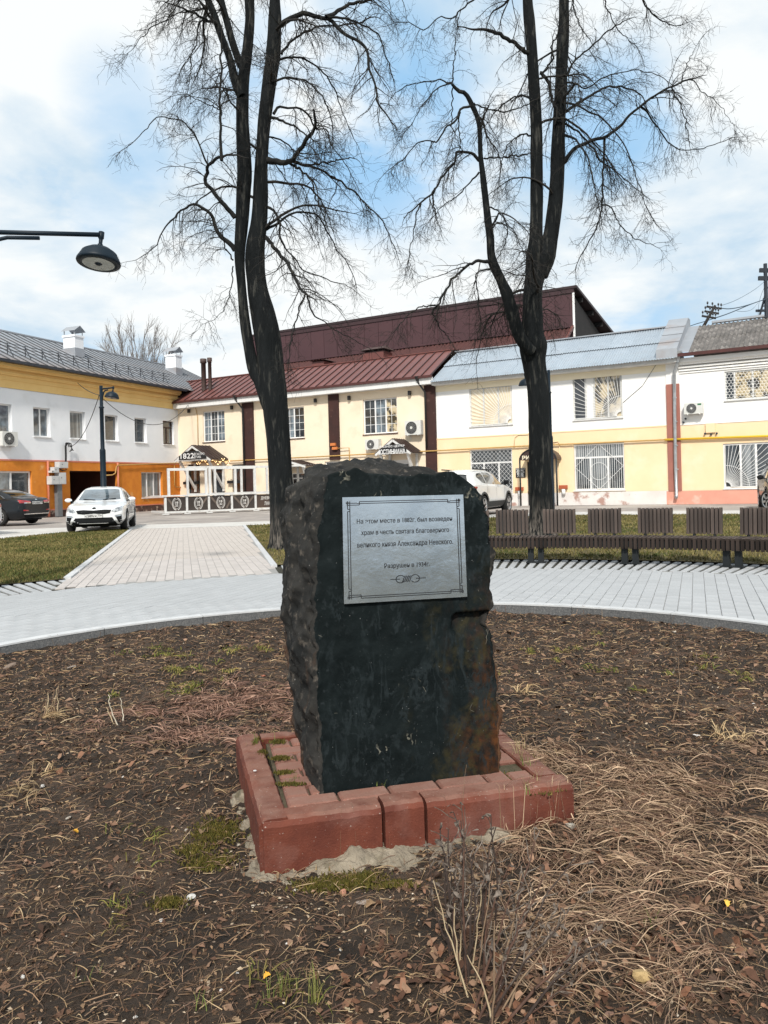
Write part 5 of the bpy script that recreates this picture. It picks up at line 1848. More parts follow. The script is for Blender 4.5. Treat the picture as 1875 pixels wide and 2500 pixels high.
# ---- the tree behind the bench: a fat trunk forking in two, with a low limb
Y2 = 16.2
b2 = G(1312, 1322)
t2_trunk = trace([(1318, 1338, 88), (1320, 1312, 78), (1322, 1255, 62), (1319, 1130, 56), (1316, 1010, 55), (1313, 950, 56), (1306, 895, 58), (1302, 865, 60), (1301, 838, 62), (1300, 815, 57), (1300, 770, 53),
                  (1301, 710, 50), (1307, 668, 54), (1315, 628, 66)], Y2)
t2_l = trace([(1306, 660, 44), (1303, 625, 40), (1308, 585, 36), (1310, 500, 33), (1310, 400, 31), (1309, 300, 30), (1303, 200, 29), (1299, 130, 27), (1292, 50, 29), (1288, 0, 26), (1284, -110, 23), (1288, -280, 15), (1280, -400, 7)], Y2 - .03)
t2_r = trace([(1316, 672, 46), (1330, 630, 46), (1341, 590, 42), (1348, 555, 39), (1357, 480, 38), (1361, 400, 37), (1365, 300, 32), (1370, 200, 31), (1374, 100, 31), (1377, 50, 27), (1377, 0, 26), (1384, -110, 23), (1400, -280, 15), (1410, -400, 7)], Y2 + .03)
t2_low = trace([(1300, 860, 30), (1284, 845, 32), (1268, 820, 33), (1254, 777, 32), (1239, 725, 30), (1222, 682, 25), (1207, 650, 25), (1199, 620, 21), (1197, 581, 20), (1191, 536, 19), (1184, 475, 17), (1179, 430, 15),
                (1173, 377, 12), (1171, 316, 12), (1165, 286, 12), (1155, 262, 13), (1137, 229, 11), (1119, 222, 10), (1104, 206, 7)], Y2 - .25, -.7)
YL = Y2 - .85
L = [
    lim(YL, .2, 5, 2, (1103, 207), (1105, 180), (1108, 150), (1111, 115), (1114, 82)),
    lim(Y2 - .5, -.6, 12, 5, (1196, 640), (1180, 636), (1161, 638), (1131, 657), (1104, 684), (1086, 714), (1071, 744)),
    lim(Y2 - 1.1, -.3, 6, 2, (1071, 744), (1045, 748), (1018, 753), (990, 776), (960, 812)),
    lim(Y2 - 1.1, .2, 6, 2, (1068, 746), (1055, 760), (1068, 790), (1085, 815), (1102, 834)),
    lim(Y2 - .5, .5, 6, 2, (1196, 657), (1176, 658), (1162, 675), (1168, 730), (1172, 790), (1160, 840)),
    lim(YL + .2, -.5, 11, 5, (1174, 394), (1165, 386), (1154, 378), (1137, 371), (1116, 371), (1114, 389), (1100, 405), (1077, 437), (1055, 470), (1028, 494)),
    lim(YL - .3, -.3, 5, 2, (1028, 494), (1018, 520), (1012, 555), (1003, 600), (996, 640)),
    lim(YL - .2, .2, 6, 2, (1062, 460), (1056, 482), (1062, 510), (1068, 542)),
    lim(YL, -.6, 8, 2, (1150, 259), (1124, 267), (1113, 295), (1086, 316), (1067, 344), (1049, 347), (1028, 346), (1004, 368), (977, 395), (950, 414)),
    lim(YL, .5, 5, 2, (1104, 204), (1080, 197), (1050, 199), (1019, 202), (989, 212), (962, 232)),
    lim(YL, -.3, 5, 1, (1100, 204), (1067, 217), (1037, 250), (1016, 286), (989, 323), (972, 350)),
    lim(YL + .2, .4, 6, 2, (1170, 420), (1155, 436), (1143, 448), (1119, 478), (1086, 499), (1050, 537)),
    lim(Y2 - .7, .6, 5, 4, (1182, 387), (1220, 384), (1258, 381), (1294, 374)),
    lim(YL, .6, 5, 3, (1157, 252), (1185, 265), (1239, 271), (1268, 263), (1294, 250)),
    lim(YL, -.5, 5, 2, (1122, 270), (1120, 320), (1124, 362), (1112, 330)),
    lim(YL, .3, 4, 2, (1106, 214), (1104, 260), (1102, 310), (1105, 360)),
    lim(Y2, -.5, 13, 10, (1292, 138), (1282, 127), (1266, 113), (1251, 102), (1221, 84), (1190, 73)),
    lim(Y2, -.6, 15, 5, (1376, 396), (1392, 375), (1411, 358), (1445, 344), (1486, 331), (1516, 304), (1543, 277), (1587, 240), (1637, 213), (1682, 194)),
    lim(Y2 - .6, -.2, 4, 1, (1680, 194), (1697, 199), (1715, 223), (1762, 260), (1772, 280), (1799, 311)),
    lim(Y2 - .5, .4, 4, 1, (1662, 204), (1672, 170), (1690, 130), (1712, 95)),
    lim(Y2 - .4, .5, 7, 2, (1566, 262), (1580, 272), (1594, 294), (1617, 327), (1651, 361), (1705, 364), (1786, 337)),
    lim(Y2 - .5, -.4, 5, 2, (1640, 212), (1662, 260), (1675, 300), (1682, 345)),
    lim(Y2 - .2, -.3, 8, 3, (1476, 336), (1475, 388), (1473, 449), (1469, 500), (1466, 530), (1445, 580), (1418, 624)),
    lim(Y2 - .4, .4, 5, 2, (1468, 498), (1492, 507), (1516, 553), (1556, 584), (1594, 598)),
    lim(Y2 + .1, .6, 10, 4, (1382, 272), (1400, 260), (1435, 240), (1469, 216), (1500, 213), (1530, 213), (1563, 230)),
    lim(Y2, .7, 8, 3, (1380, 192), (1394, 165), (1408, 145), (1452, 105), (1492, 71), (1526, 50)),
    lim(Y2, .5, 7, 3, (1376, 300), (1394, 311), (1411, 324), (1445, 358), (1465, 392), (1503, 416), (1540, 450)),
    lim(Y2, 1.0, 6, 2, (1378, 206), (1408, 206), (1435, 214), (1475, 190), (1516, 176), (1587, 176), (1637, 204)),
    lim(Y2, -.8, 5, 2, (1396, -30), (1400, 10), (1411, 51), (1435, 91), (1450, 112)),
    lim(Y2, .8, 5, 2, (1465, -40), (1474, 0), (1489, 34), (1509, 74), (1552, 112)),
    lim(Y2, -.2, 11, 8, (1318, 178), (1332, 190), (1344, 214), (1346, 240), (1358, 268)),
    lim(Y2, -.4, 7, 4, (1320, 182), (1336, 162), (1351, 139), (1345, 115), (1354, 98), (1362, 78)),
    lim(Y2 - .6, -.8, 6, 2, (1180, -20), (1152, 0), (1128, 18), (1107, 45), (1071, 42), (1034, 75), (998, 54), (958, 58)),
    lim(Y2, -1.3, 8, 2, (1380, 330), (1410, 345), (1440, 400), (1455, 470), (1470, 540)),
    lim(Y2, -1.2, 7, 2, (1374, 250), (1420, 262), (1470, 290), (1520, 350), (1550, 420), (1575, 500), (1600, 545)),
    lim(Y2, 1.2, 7, 2, (1300, 240), (1260, 236), (1220, 262), (1190, 300)),
    lim(Y2, -1.0, 6, 2, (1300, 330), (1265, 330), (1235, 365), (1222, 410)),
    lim(Y2, .6, 5, 2, (1196, 560), (1225, 545), (1240, 560), (1232, 595), (1215, 630)),
    lim(Y2, .6, 5, 2, (1192, 505), (1220, 520), (1250, 560), (1275, 610)),
    lim(Y2 + .2, 1.0, 7, 2, (1560, -60), (1570, 0), (1600, 40), (1640, 60), (1666, 60)),
]
build_tree('lime_tree', 'dark bare lime tree with swollen trunk forking in two, behind the curved bench',
           [(t2_trunk, 110, 24, .18, ((4.05, .22, .13, .3), (5.95, .25, .05, 1))), (t2_l, 60, 16, None, ()), (t2_r, 60, 16, None, ((6.0, .3, .06, 1),)), (t2_low, 60, 12, None, ((5.1, .12, .12, .5), (4.75, .1, .12, .6)))],
           L, 202, (b2.x, b2.y, 0), dens=.88, extra=22)


# ---- the bare tree far behind the roofs
def far_tree():
    rg = np.random.default_rng(5)
    Yt = 74.0
    base = P(345, 900, Yt); base.z = 0
    th = empty('bare_tree', base, 0, 'distant bare tree with upswept twigs showing above the metal roof', 'tree')
    m = mat('far_bark', (.19, .165, .15), (.13, .115, .105), .95, 4)
    top = P(345, 792, Yt).z
    tk = MB().tube([(0, 0, 0), (.1, .1, 5), (.05, 0, 8.5)], [.4, .3, .22], 10).build('trunk', m, th)
    N = 16
    a = np.linspace(0, 2 * np.pi, N, endpoint=False) + rg.uniform(-.2, .2, N)
    D = np.c_[np.cos(a) * .42, np.sin(a) * .42, np.full(N, 1.0)] * 1.0
    D *= rg.uniform(.7, 1.2, (N, 1)); D[:, 2] = 1
    D /= np.linalg.norm(D, axis=1, keepdims=True)
    S = np.c_[np.zeros(N), np.zeros(N), rg.uniform(5.5, 8.4, N)]
    Pm, Rm = grow(S, D, (top - S[:, 2]) * rg.uniform(.85, 1.06, N), np.full(N, .075), 10, -.03, .06, rg, .3)
    g = [tube_batch(Pm, Rm, 5)]
    S, D, pr, t = children(Pm, Rm, 15, .2, .95, (.25, .6), rg, -.15)
    P1, R1 = grow(S, D, rg.uniform(1.2, 3.2, len(S)) * (1.2 - .7 * t), np.clip(pr * .5, .016, .032), 7, -.05, .07, rg, .5)
    g.append(tube_batch(P1, R1, 4))
    S, D, pr, t = children(P1, R1, 7, .2, 1, (.25, .6), rg, -.1)
    P2, R2 = grow(S, D, rg.uniform(.5, 1.3, len(S)), np.full(len(S), .012), 4, -.04, .08, rg, .6)
    g.append(tube_batch(P2, R2, 3))
    V, F = join_np(g)
    me = np_mesh('crown', V, F); me.materials.append(m)
    tag(link('crown', me, th), kind='stuff')


far_tree()


# ================================================================== THE MEMORIAL STONE AND ITS PEDESTAL
ST_O = Vector((-.24, 2.93, 0.0))
ST_A = math.atan2(.18, .697)
ST_M = Matrix.Translation(ST_O) @ Matrix.Rotation(ST_A, 4, 'Z')
ST_I = ST_M.inverted()
LEAN = .045
def tr(pts, off=0.0):
    return np.array([on_plane(ST_I, x * D2S, y * D2S, off) for x, y in pts])


def worley(p, scale, seed):
    """distance to the nearest of random points, one per cell: concave chips with sharp ridges between"""
    p = np.asarray(p) * scale
    i = np.floor(p).astype(np.int64)
    best = np.full(len(p), 9.0)
    for dx in (-1, 0, 1):
        for dy in (-1, 0, 1):
            for dz in (-1, 0, 1):
                c = i + np.array([dx, dy, dz])
                h = (c[:, 0] * 73856093) ^ (c[:, 1] * 19349663) ^ (c[:, 2] * 83492791) ^ (seed * 2654435)
                f = np.stack([((h * k) >> 7 & 1023) / 1023.0 for k in (7919, 104729, 1299709)], 1)
                best = np.minimum(best, np.linalg.norm(c + f - p, axis=1))
    return best


def stone_material(name, raw):
    m = bpy.data.materials.new(name); m.use_nodes = True
    N, L = m.node_tree.nodes, m.node_tree.links
    bs = N['Principled BSDF']
    bs.inputs['Roughness'].default_value = .72 if not raw else .88
    bs.inputs['Specular IOR Level'].default_value = .14 if not raw else .22
    tc = N.new('ShaderNodeTexCoord')

    def noise(sc, det=8, stretch=(1, 1, 1), rough=.6, off=0, dist=0):
        mp = N.new('ShaderNodeMapping'); mp.inputs['Scale'].default_value = stretch
        mp.inputs['Location'].default_value = (off, off, off)
        L.new(tc.outputs['Object'], mp.inputs[0])
        n = N.new('ShaderNodeTexNoise'); n.inputs['Scale'].default_value = sc; n.inputs['Detail'].default_value = det
        n.inputs['Roughness'].default_value = rough; n.inputs['Distortion'].default_value = dist
        L.new(mp.outputs[0], n.inputs[0])
        return n.outputs['Fac']

    def rng_(v, a, b, c=0., d=1.):
        n = N.new('ShaderNodeMapRange'); n.inputs[1].default_value = a; n.inputs[2].default_value = b; n.inputs[3].default_value = c; n.inputs[4].default_value = d
        L.new(v, n.inputs[0]); return n.outputs[0]

    def mix(f, a, b):
        n = N.new('ShaderNodeMix'); n.data_type = 'RGBA'; L.new(f, n.inputs[0])
        for i, v in ((6, a), (7, b)):
            if isinstance(v, tuple): n.inputs[i].default_value = (*v, 1)
            else: L.new(v, n.inputs[i])
        return n.outputs[2]

    def mul(a, b):
        n = N.new('ShaderNodeMath'); n.operation = 'MULTIPLY'; L.new(a, n.inputs[0]); L.new(b, n.inputs[1]); return n.outputs[0]

    if raw:
        c = mix(rng_(noise(7), .35, .65), (.034, .032, .029), (.011, .0118, .012))
        c = mix(rng_(noise(24, off=3), .56, .68), c, (.095, .082, .068))
        sx = N.new('ShaderNodeSeparateXYZ'); L.new(tc.outputs['Object'], sx.inputs[0])
        c = mix(mul(rng_(sx.outputs[2], .75, .5), rng_(noise(3.2, off=8, stretch=(1, 1, .35)), .50, .60)), c, (.095, .045, .022))
        c = mix(rng_(noise(75, 3, off=2), .69, .75), c, (.30, .28, .26))
    else:
        c = mix(rng_(noise(9, dist=.4), .36, .66), (.0014, .0040, .0045), (.0058, .0100, .0108))
        c = mix(rng_(noise(42, 4, off=4), .60, .72), c, (.016, .021, .023))
        sx = N.new('ShaderNodeSeparateXYZ'); L.new(tc.outputs['Object'], sx.inputs[0])
        low = rng_(sx.outputs[2], 1.0, .55)
        edge = rng_(sx.outputs[0], .46, .70)
        f = mul(mul(low, edge), mul(rng_(noise(5.2, off=6, stretch=(1, 1, .4), dist=.9), .45, .60), rng_(noise(26, off=2, dist=.6), .36, .60)))
        c = mix(f, c, (.085, .031, .0095))
        f = mul(mul(low, rng_(sx.outputs[0], .28, .6)), mul(rng_(noise(6.5, off=11, stretch=(1, 1, .6), dist=.8), .50, .60), rng_(noise(30, off=5), .38, .62)))
        c = mix(f, c, (.036, .030, .012))
        for (sc, st_, o_) in ((6, (1, 1, .35), 14), (13, (1.0, 1, .5), 21)):
            nn = noise(sc, 7, st_, .6, o_, .5)
            f = mul(rng_(nn, .47, .50), rng_(nn, .53, .50))
            c = mix(mul(f, rng_(noise(6, off=o_ + 2), .45, .6)), c, (.014, .020, .022))
        # thin pale mineral veins and chips
        v = N.new('ShaderNodeTexVoronoi'); v.feature = 'DISTANCE_TO_EDGE'; v.inputs['Scale'].default_value = 3.3
        mp = N.new('ShaderNodeMapping'); mp.inputs['Scale'].default_value = (1.0, 1.0, .45); mp.inputs['Location'].default_value = (.37, .2, .1)
        n3 = N.new('ShaderNodeTexNoise'); n3.inputs['Scale'].default_value = 5; n3.inputs['Detail'].default_value = 4
        L.new(tc.outputs['Object'], n3.inputs[0])
        vm = N.new('ShaderNodeVectorMath'); vm.operation = 'MULTIPLY_ADD'; vm.inputs[1].default_value = (.25, .25, .25)
        L.new(n3.outputs['Color'], vm.inputs[0]); L.new(tc.outputs['Object'], vm.inputs[2])
        L.new(vm.outputs[0], mp.inputs[0]); L.new(mp.outputs[0], v.inputs['Vector'])
        f = mul(rng_(v.outputs['Distance'], .006, .002), rng_(noise(11, 3, off=9), .58, .68))
        c = mix(f, c, (.20, .19, .15))
        c = mix(rng_(noise(110, 2, off=7), .73, .78), c, (.16, .165, .16))
    L.new(c, bs.inputs['Base Color'])
    b = N.new('ShaderNodeBump'); b.inputs['Strength'].default_value = .8 if raw else .45; b.inputs['Distance'].default_value = .007 if raw else .006
    n = noise(45 if raw else 38, 9, rough=.68)
    L.new(n, b.inputs['Height']); L.new(b.outputs[0], bs.inputs['Normal'])
    return m


def make_stone():
    xl = tr([(703, 1028), (699, 1052), (694, 1087), (687, 1140), (682, 1180), (680, 1248), (679, 1352), (681, 1455), (687, 1524), (686, 1627), (691, 1709)])
    xr = tr([(1047, 1062), (1055, 1076), (1059, 1111), (1062, 1138), (1064, 1207), (1066, 1283), (1064, 1318), (1055, 1332), (1056, 1352), (1066, 1366), (1069, 1420), (1072, 1489), (1074, 1575), (1074, 1663)])
    bl = tr([(657, 1012), (654, 1036), (630, 1046), (617, 1060), (612, 1105), (618, 1150), (620, 1190), (614, 1250), (612, 1300), (614, 1340), (622, 1420), (638, 1520), (652, 1590), (662, 1640)], .46)
    top = tr([(702, 1031), (711, 1025), (735, 1018), (759, 1016), (771, 1009), (780, 1011), (797, 1021), (825, 1023), (852, 1025), (880, 1028), (900, 1028), (914, 1022), (948, 1025), (972, 1017), (990, 1018), (1014, 1034), (1041, 1055), (1054, 1074)])
    back_top = [on_plane(ST_I, x * D2S, y * D2S, .46)[1] for x, y in ((660, 1015), (740, 1000), (850, 996), (928, 998), (985, 1009))]

    xr[:, 0] += .013

    def fx(c, z):
        o = np.argsort(c[:, 1])
        return np.interp(z, c[o, 1], c[o, 0])
    nf, ns, nb, nl = 110, 26, 30, 58
    rows = 160
    s_top = (top[:, 0] - top[0, 0]) / (top[-1, 0] - top[0, 0])
    sf = np.linspace(0, 1, nf, endpoint=False)
    zf = np.interp(sf, s_top, top[:, 1])
    sr = np.linspace(0, 1, ns, endpoint=False)
    z_fr, z_br, z_bl = top[-1, 1], 1.245, back_top[0]
    zr = z_fr + (z_br - z_fr) * sr
    sb = np.linspace(0, 1, nb, endpoint=False)
    zb = np.interp(sb, [0, .25, .5, .8, 1], [z_br, back_top[3], back_top[2], back_top[1], z_bl])
    sl = np.linspace(0, 1, nl, endpoint=False)
    zl = np.interp(sl, [0, .3, .7, 1], [z_bl, z_bl + .01, top[0, 1] + .01, top[0, 1]])
    ztop = np.concatenate([zf, zr, zb, zl])
    n = len(ztop)
    z0 = .07
    V = np.zeros((rows, n, 3))
    for i in range(rows):
        t = i / (rows - 1)
        z = z0 + (ztop - z0) * t
        x = np.zeros(n); y = np.zeros(n)
        k = slice(0, nf)
        a, b = fx(xl, z[k]), fx(xr, z[k])
        x[k] = a + (b - a) * sf
        k = slice(nf, nf + ns)
        x[k] = fx(xr, z[k]) - .035 * sr; y[k] = .46 * sr
        k = slice(nf + ns, nf + ns + nb)
        a, b = fx(xr, z[k]) - .035, fx(bl, z[k])
        x[k] = a + (b - a) * sb; y[k] = .46 + .05 * np.sin(sb * np.pi)
        k = slice(nf + ns + nb, n)
        a, b = fx(bl, z[k]), fx(xl, z[k])
        x[k] = a + (b - a) * sl
        y[k] = .46 * (1 - sl)
        x[k] += -.028 * np.sin(sl * np.pi)
        V[i] = np.c_[x, y, z]
    # roughness: the cut front is nearly flat, the other faces are broken rock
    P3 = V.reshape(-1, 3)
    amp = np.full(n, .050)
    amp[:nf] = .006
    edge = np.minimum(sf, 1 - sf)
    amp[:nf] += .014 * np.exp(-edge / .022)
    nx = np.gradient(V[rows // 2, :, 0]); ny = np.gradient(V[rows // 2, :, 1])
    nrm = np.c_[ny, -nx]; nrm /= np.linalg.norm(nrm, axis=1, keepdims=True)
    nrm[:nf] = (0, -1)
    big = fbm(P3 * np.array([1, 1, .6]), 6.0, 4, 21, .55).reshape(rows, n)
    sharp = np.abs(fbm(P3 * np.array([1, 1, .7]), 13.0, 3, 33, .55)).reshape(rows, n)
    chips = (worley(P3, 8.5, 3) - .52).reshape(rows, n) * .044 + (worley(P3, 19.0, 4) - .52).reshape(rows, n) * .022
    disp = np.where(np.arange(n) < nf, (big - sharp * .8 + .12) * amp[None, :], big * .030 + chips)
    disp *= np.minimum(1, np.linspace(0, 1, rows) * 12)[:, None]
    fine = fbm(P3, 34, 3, 77, .6).reshape(rows, n)
    disp = disp + fine * np.where(np.arange(n) < nf, .0016, .005)[None, :]
    rim = smoothstep(.90, 1.0, np.linspace(0, 1, rows))[:, None]
    disp = disp - rim * amp[None, :] * (.2 + .5 * np.abs(big))
    V[:, :, 0] += nrm[None, :, 0] * disp
    V[:, :, 1] += nrm[None, :, 1] * disp
    # ragged arrises where the cut face meets the broken faces
    jag = fbm(np.c_[V[:, 0, 2] * 1.0, np.full(rows, .3)], 16, 5, 61, .62)
    jagr = fbm(np.c_[V[:, nf, 2] * 1.0, np.full(rows, 2.3)], 13, 5, 67, .62)
    for q in range(-10, 9):
        V[:, q, 0] += jag * .030 * math.exp(-(q / 4.5) ** 2)
    for q in range(-9, 8):
        V[:, nf + q, 0] += jagr * .018 * math.exp(-(q / 4.5) ** 2)
    # the broken-out step in the edge below the plaque
    zn1, zn0 = on_plane(ST_I, 1020 * D2S, 1326 * D2S)[1], on_plane(ST_I, 1020 * D2S, 1360 * D2S)[1]
    zz = V[:, :nf, 2]; ss = sf[None, :] + fbm(np.c_[zz.ravel() * 30, np.zeros(zz.size)], 1, 2, 3).reshape(zz.shape) * .02
    inn = smoothstep(.770, .782, ss) * smoothstep(zn0 - .045, zn1 - .006, zz) * smoothstep(zn1 + .004, zn1 - .003, zz)
    V[:, :nf, 1] += inn * .038
    V[:, :, 1] += LEAN * (V[:, :, 2] - .1)
    # cap
    cen = V[-1].mean(0)
    caps = []
    m = 16
    for j in range(1, m):
        t = 1 - j / m
        ring = cen + (V[-1] - cen) * t
        q = fbm(ring, 7.0, 4, 5, .55)
        bulge = (1 - t ** 3)
        ring[:, 2] = cen[2] + .030 * bulge + (V[-1][:, 2] - cen[2]) * t + (q * .055 - np.abs(fbm(ring, 15, 3, 8)) * .03) * min(1, (1 - t) * 5)
        caps.append(ring)
    allV = np.concatenate([V.reshape(-1, 3)] + caps + [cen[None] + np.array([[0, 0, .03]])])
    F = []
    tot = rows + len(caps)
    for i in range(tot - 1):
        a = np.arange(n) + i * n
        b = np.roll(np.arange(n), -1) + i * n
        F.append(np.c_[a, b, b + n, a + n])
    F = np.concatenate(F)
    me = np_mesh('boulder', allV, F, smooth=True)
    last = (tot - 1) * n
    bm = bmesh.new(); bm.from_mesh(me); bm.verts.ensure_lookup_table()
    c = bm.verts[len(allV) - 1]
    for k in range(n):
        f = bm.faces.new((bm.verts[last + k], bm.verts[last + (k + 1) % n], c)); f.smooth = True
    bm.faces.ensure_lookup_table()
    for f in bm.faces:
        cc = f.calc_center_median()
        ids = [v.index for v in f.verts]
        on_front = all(i < rows * n and (i % n) <= nf - 1 for i in ids)
        edge = (ids[0] % n < 2)
        f.material_index = 0 if on_front and not edge else 1
    bm.to_mesh(me); bm.free()
    me.materials.append(stone_material('cut_dark_stone', False))
    me.materials.append(stone_material('raw_broken_stone', True))
    th = empty('memorial_stone', ST_O, ST_A, 'tall dark rough-hewn memorial boulder bearing a metal plaque, standing on red brick pedestal', 'monument')
    link('boulder', me, th)

    # the plaque: a thin steel plate, engraved and blackened
    cor = [on_plane(ST_I, x, y) for x, y in ((840, 1214.5), (1138, 1207.5), (1144, 1458), (842, 1476))]   # TL TR BR BL
    off = -.016

    def place(u, v, o=0.0):
        a = [cor[0][i] * (1 - u) + cor[1][i] * u for i in (0, 1)]
        b = [cor[3][i] * (1 - u) + cor[2][i] * u for i in (0, 1)]
        x, z = (b[i] * (1 - v) + a[i] * v for i in (0, 1))
        return Vector((x, off - o + LEAN * (z - .1), z))
    mb = MB()
    fr = [place(0, 0), place(1, 0), place(1, 1), place(0, 1)]
    bk = [p + Vector((0, .005, 0)) for p in fr]
    mb.add(fr + bk, [(0, 1, 2, 3), (7, 6, 5, 4), (0, 4, 5, 1), (1, 5, 6, 2), (2, 6, 7, 3), (3, 7, 4, 0)])
    m = mat('brushed_steel', (.60, .65, .69), (.44, .49, .54), .17, 3.0, 6, .09, 3.0, metal=1.0, bdist=.03, c3=(.78, .80, .82), s3=9, lo3=.6, hi3=.7)  # mottled tones put reflected clouds into the steel's colour
    plq = mb.build('plaque', m, th)
    ink = mat('engraving_black', (.015, .017, .02), None, .6)
    O = .0012

    def pl(u, v): return place(u, v, O)
    for (s, u0, u1, v0, v1) in (('На этом месте в 1882г. был возведен', .112, .897, .737, .792), ('храм в честь святага благоверного', .145, .868, .625, .685),
                                ('великого князя Александра Невского.', .112, .897, .507, .570), ('Разрушен в 1934г.', .325, .695, .302, .360)):
        tx = MB()
        text_fit(tx, s, u0, u1, v0, v1, pl, .010)
        tx.build('lettering', ink, plq)
    ln = MB()

    def line(u0, v0, u1, v1, w=.006):
        a, b = pl(u0, v0), pl(u1, v1)
        ln.bar(a, b, w * .50, .0006, up=(0, 1, 0))
    for d, k in ((.040, .135), (.058, .115)):       # double border with stepped corners
        e = .018
        for (sx, sz) in ((0, 0), (1, 0), (1, 1), (0, 1)):
            X = lambda u: u if sx == 0 else 1 - u
            Z = lambda v: v if sz == 0 else 1 - v
            line(X(d - .006), Z(.058 + e), X(k), Z(.058 + e)) if d < .05 else line(X(d - .024), Z(.04 + e), X(k - .0), Z(.04 + e))
            line(X(k), Z(.058 + e if d < .05 else .04 + e), X(k), Z(d + .004))
            line(X(.058), Z(d - .0), X(.058), Z(k)) if d < .05 else line(X(.040), Z(d - .02), X(.040), Z(k))
            line(X(.058 if d < .05 else .040), Z(k), X(d), Z(k))
        line(k, d + .004, 1 - k, d + .004); line(k, 1 - d - .004, 1 - k, 1 - d - .004)
        line(d, k, d, 1 - k); line(1 - d, k, 1 - d, 1 - k)
    for (sx, sz) in ((0, 0), (1, 0), (1, 1), (0, 1)):
        X = lambda u: u if sx == 0 else 1 - u
        Z = lambda v: v if sz == 0 else 1 - v
        for a, b in (((.030, .045), (.046, .045)), ((.046, .045), (.046, .064)), ((.046, .064), (.030, .064)), ((.030, .064), (.030, .045))):
            line(X(a[0]), Z(a[1]), X(b[0]), Z(b[1]), .004)
    ln.build('border', ink, plq)
    orn = MB()
    line2 = lambda pts: [orn.bar(pl(*pts[i]), pl(*pts[i + 1]), .0032, .0006, up=(0, 1, 0)) for i in range(len(pts) - 1)]
    line2([(.37, .205), (.45, .205)]); line2([(.58, .205), (.66, .205)])
    for c, s in ((.452, 1), (.572, -1)):
        line2([(c + .036 * math.cos(a) , .205 + .036 * math.sin(a)) for a in [R(q) * s + (0 if s > 0 else math.pi) for q in range(40, 330, 24)]])
    for k in range(5):
        x = .478 + k * .014
        line2([(x - .012, .176), (x - .004, .19), (x + .004, .218), (x + .014, .234)])
    orn.build('ornament', ink, plq)


make_stone()


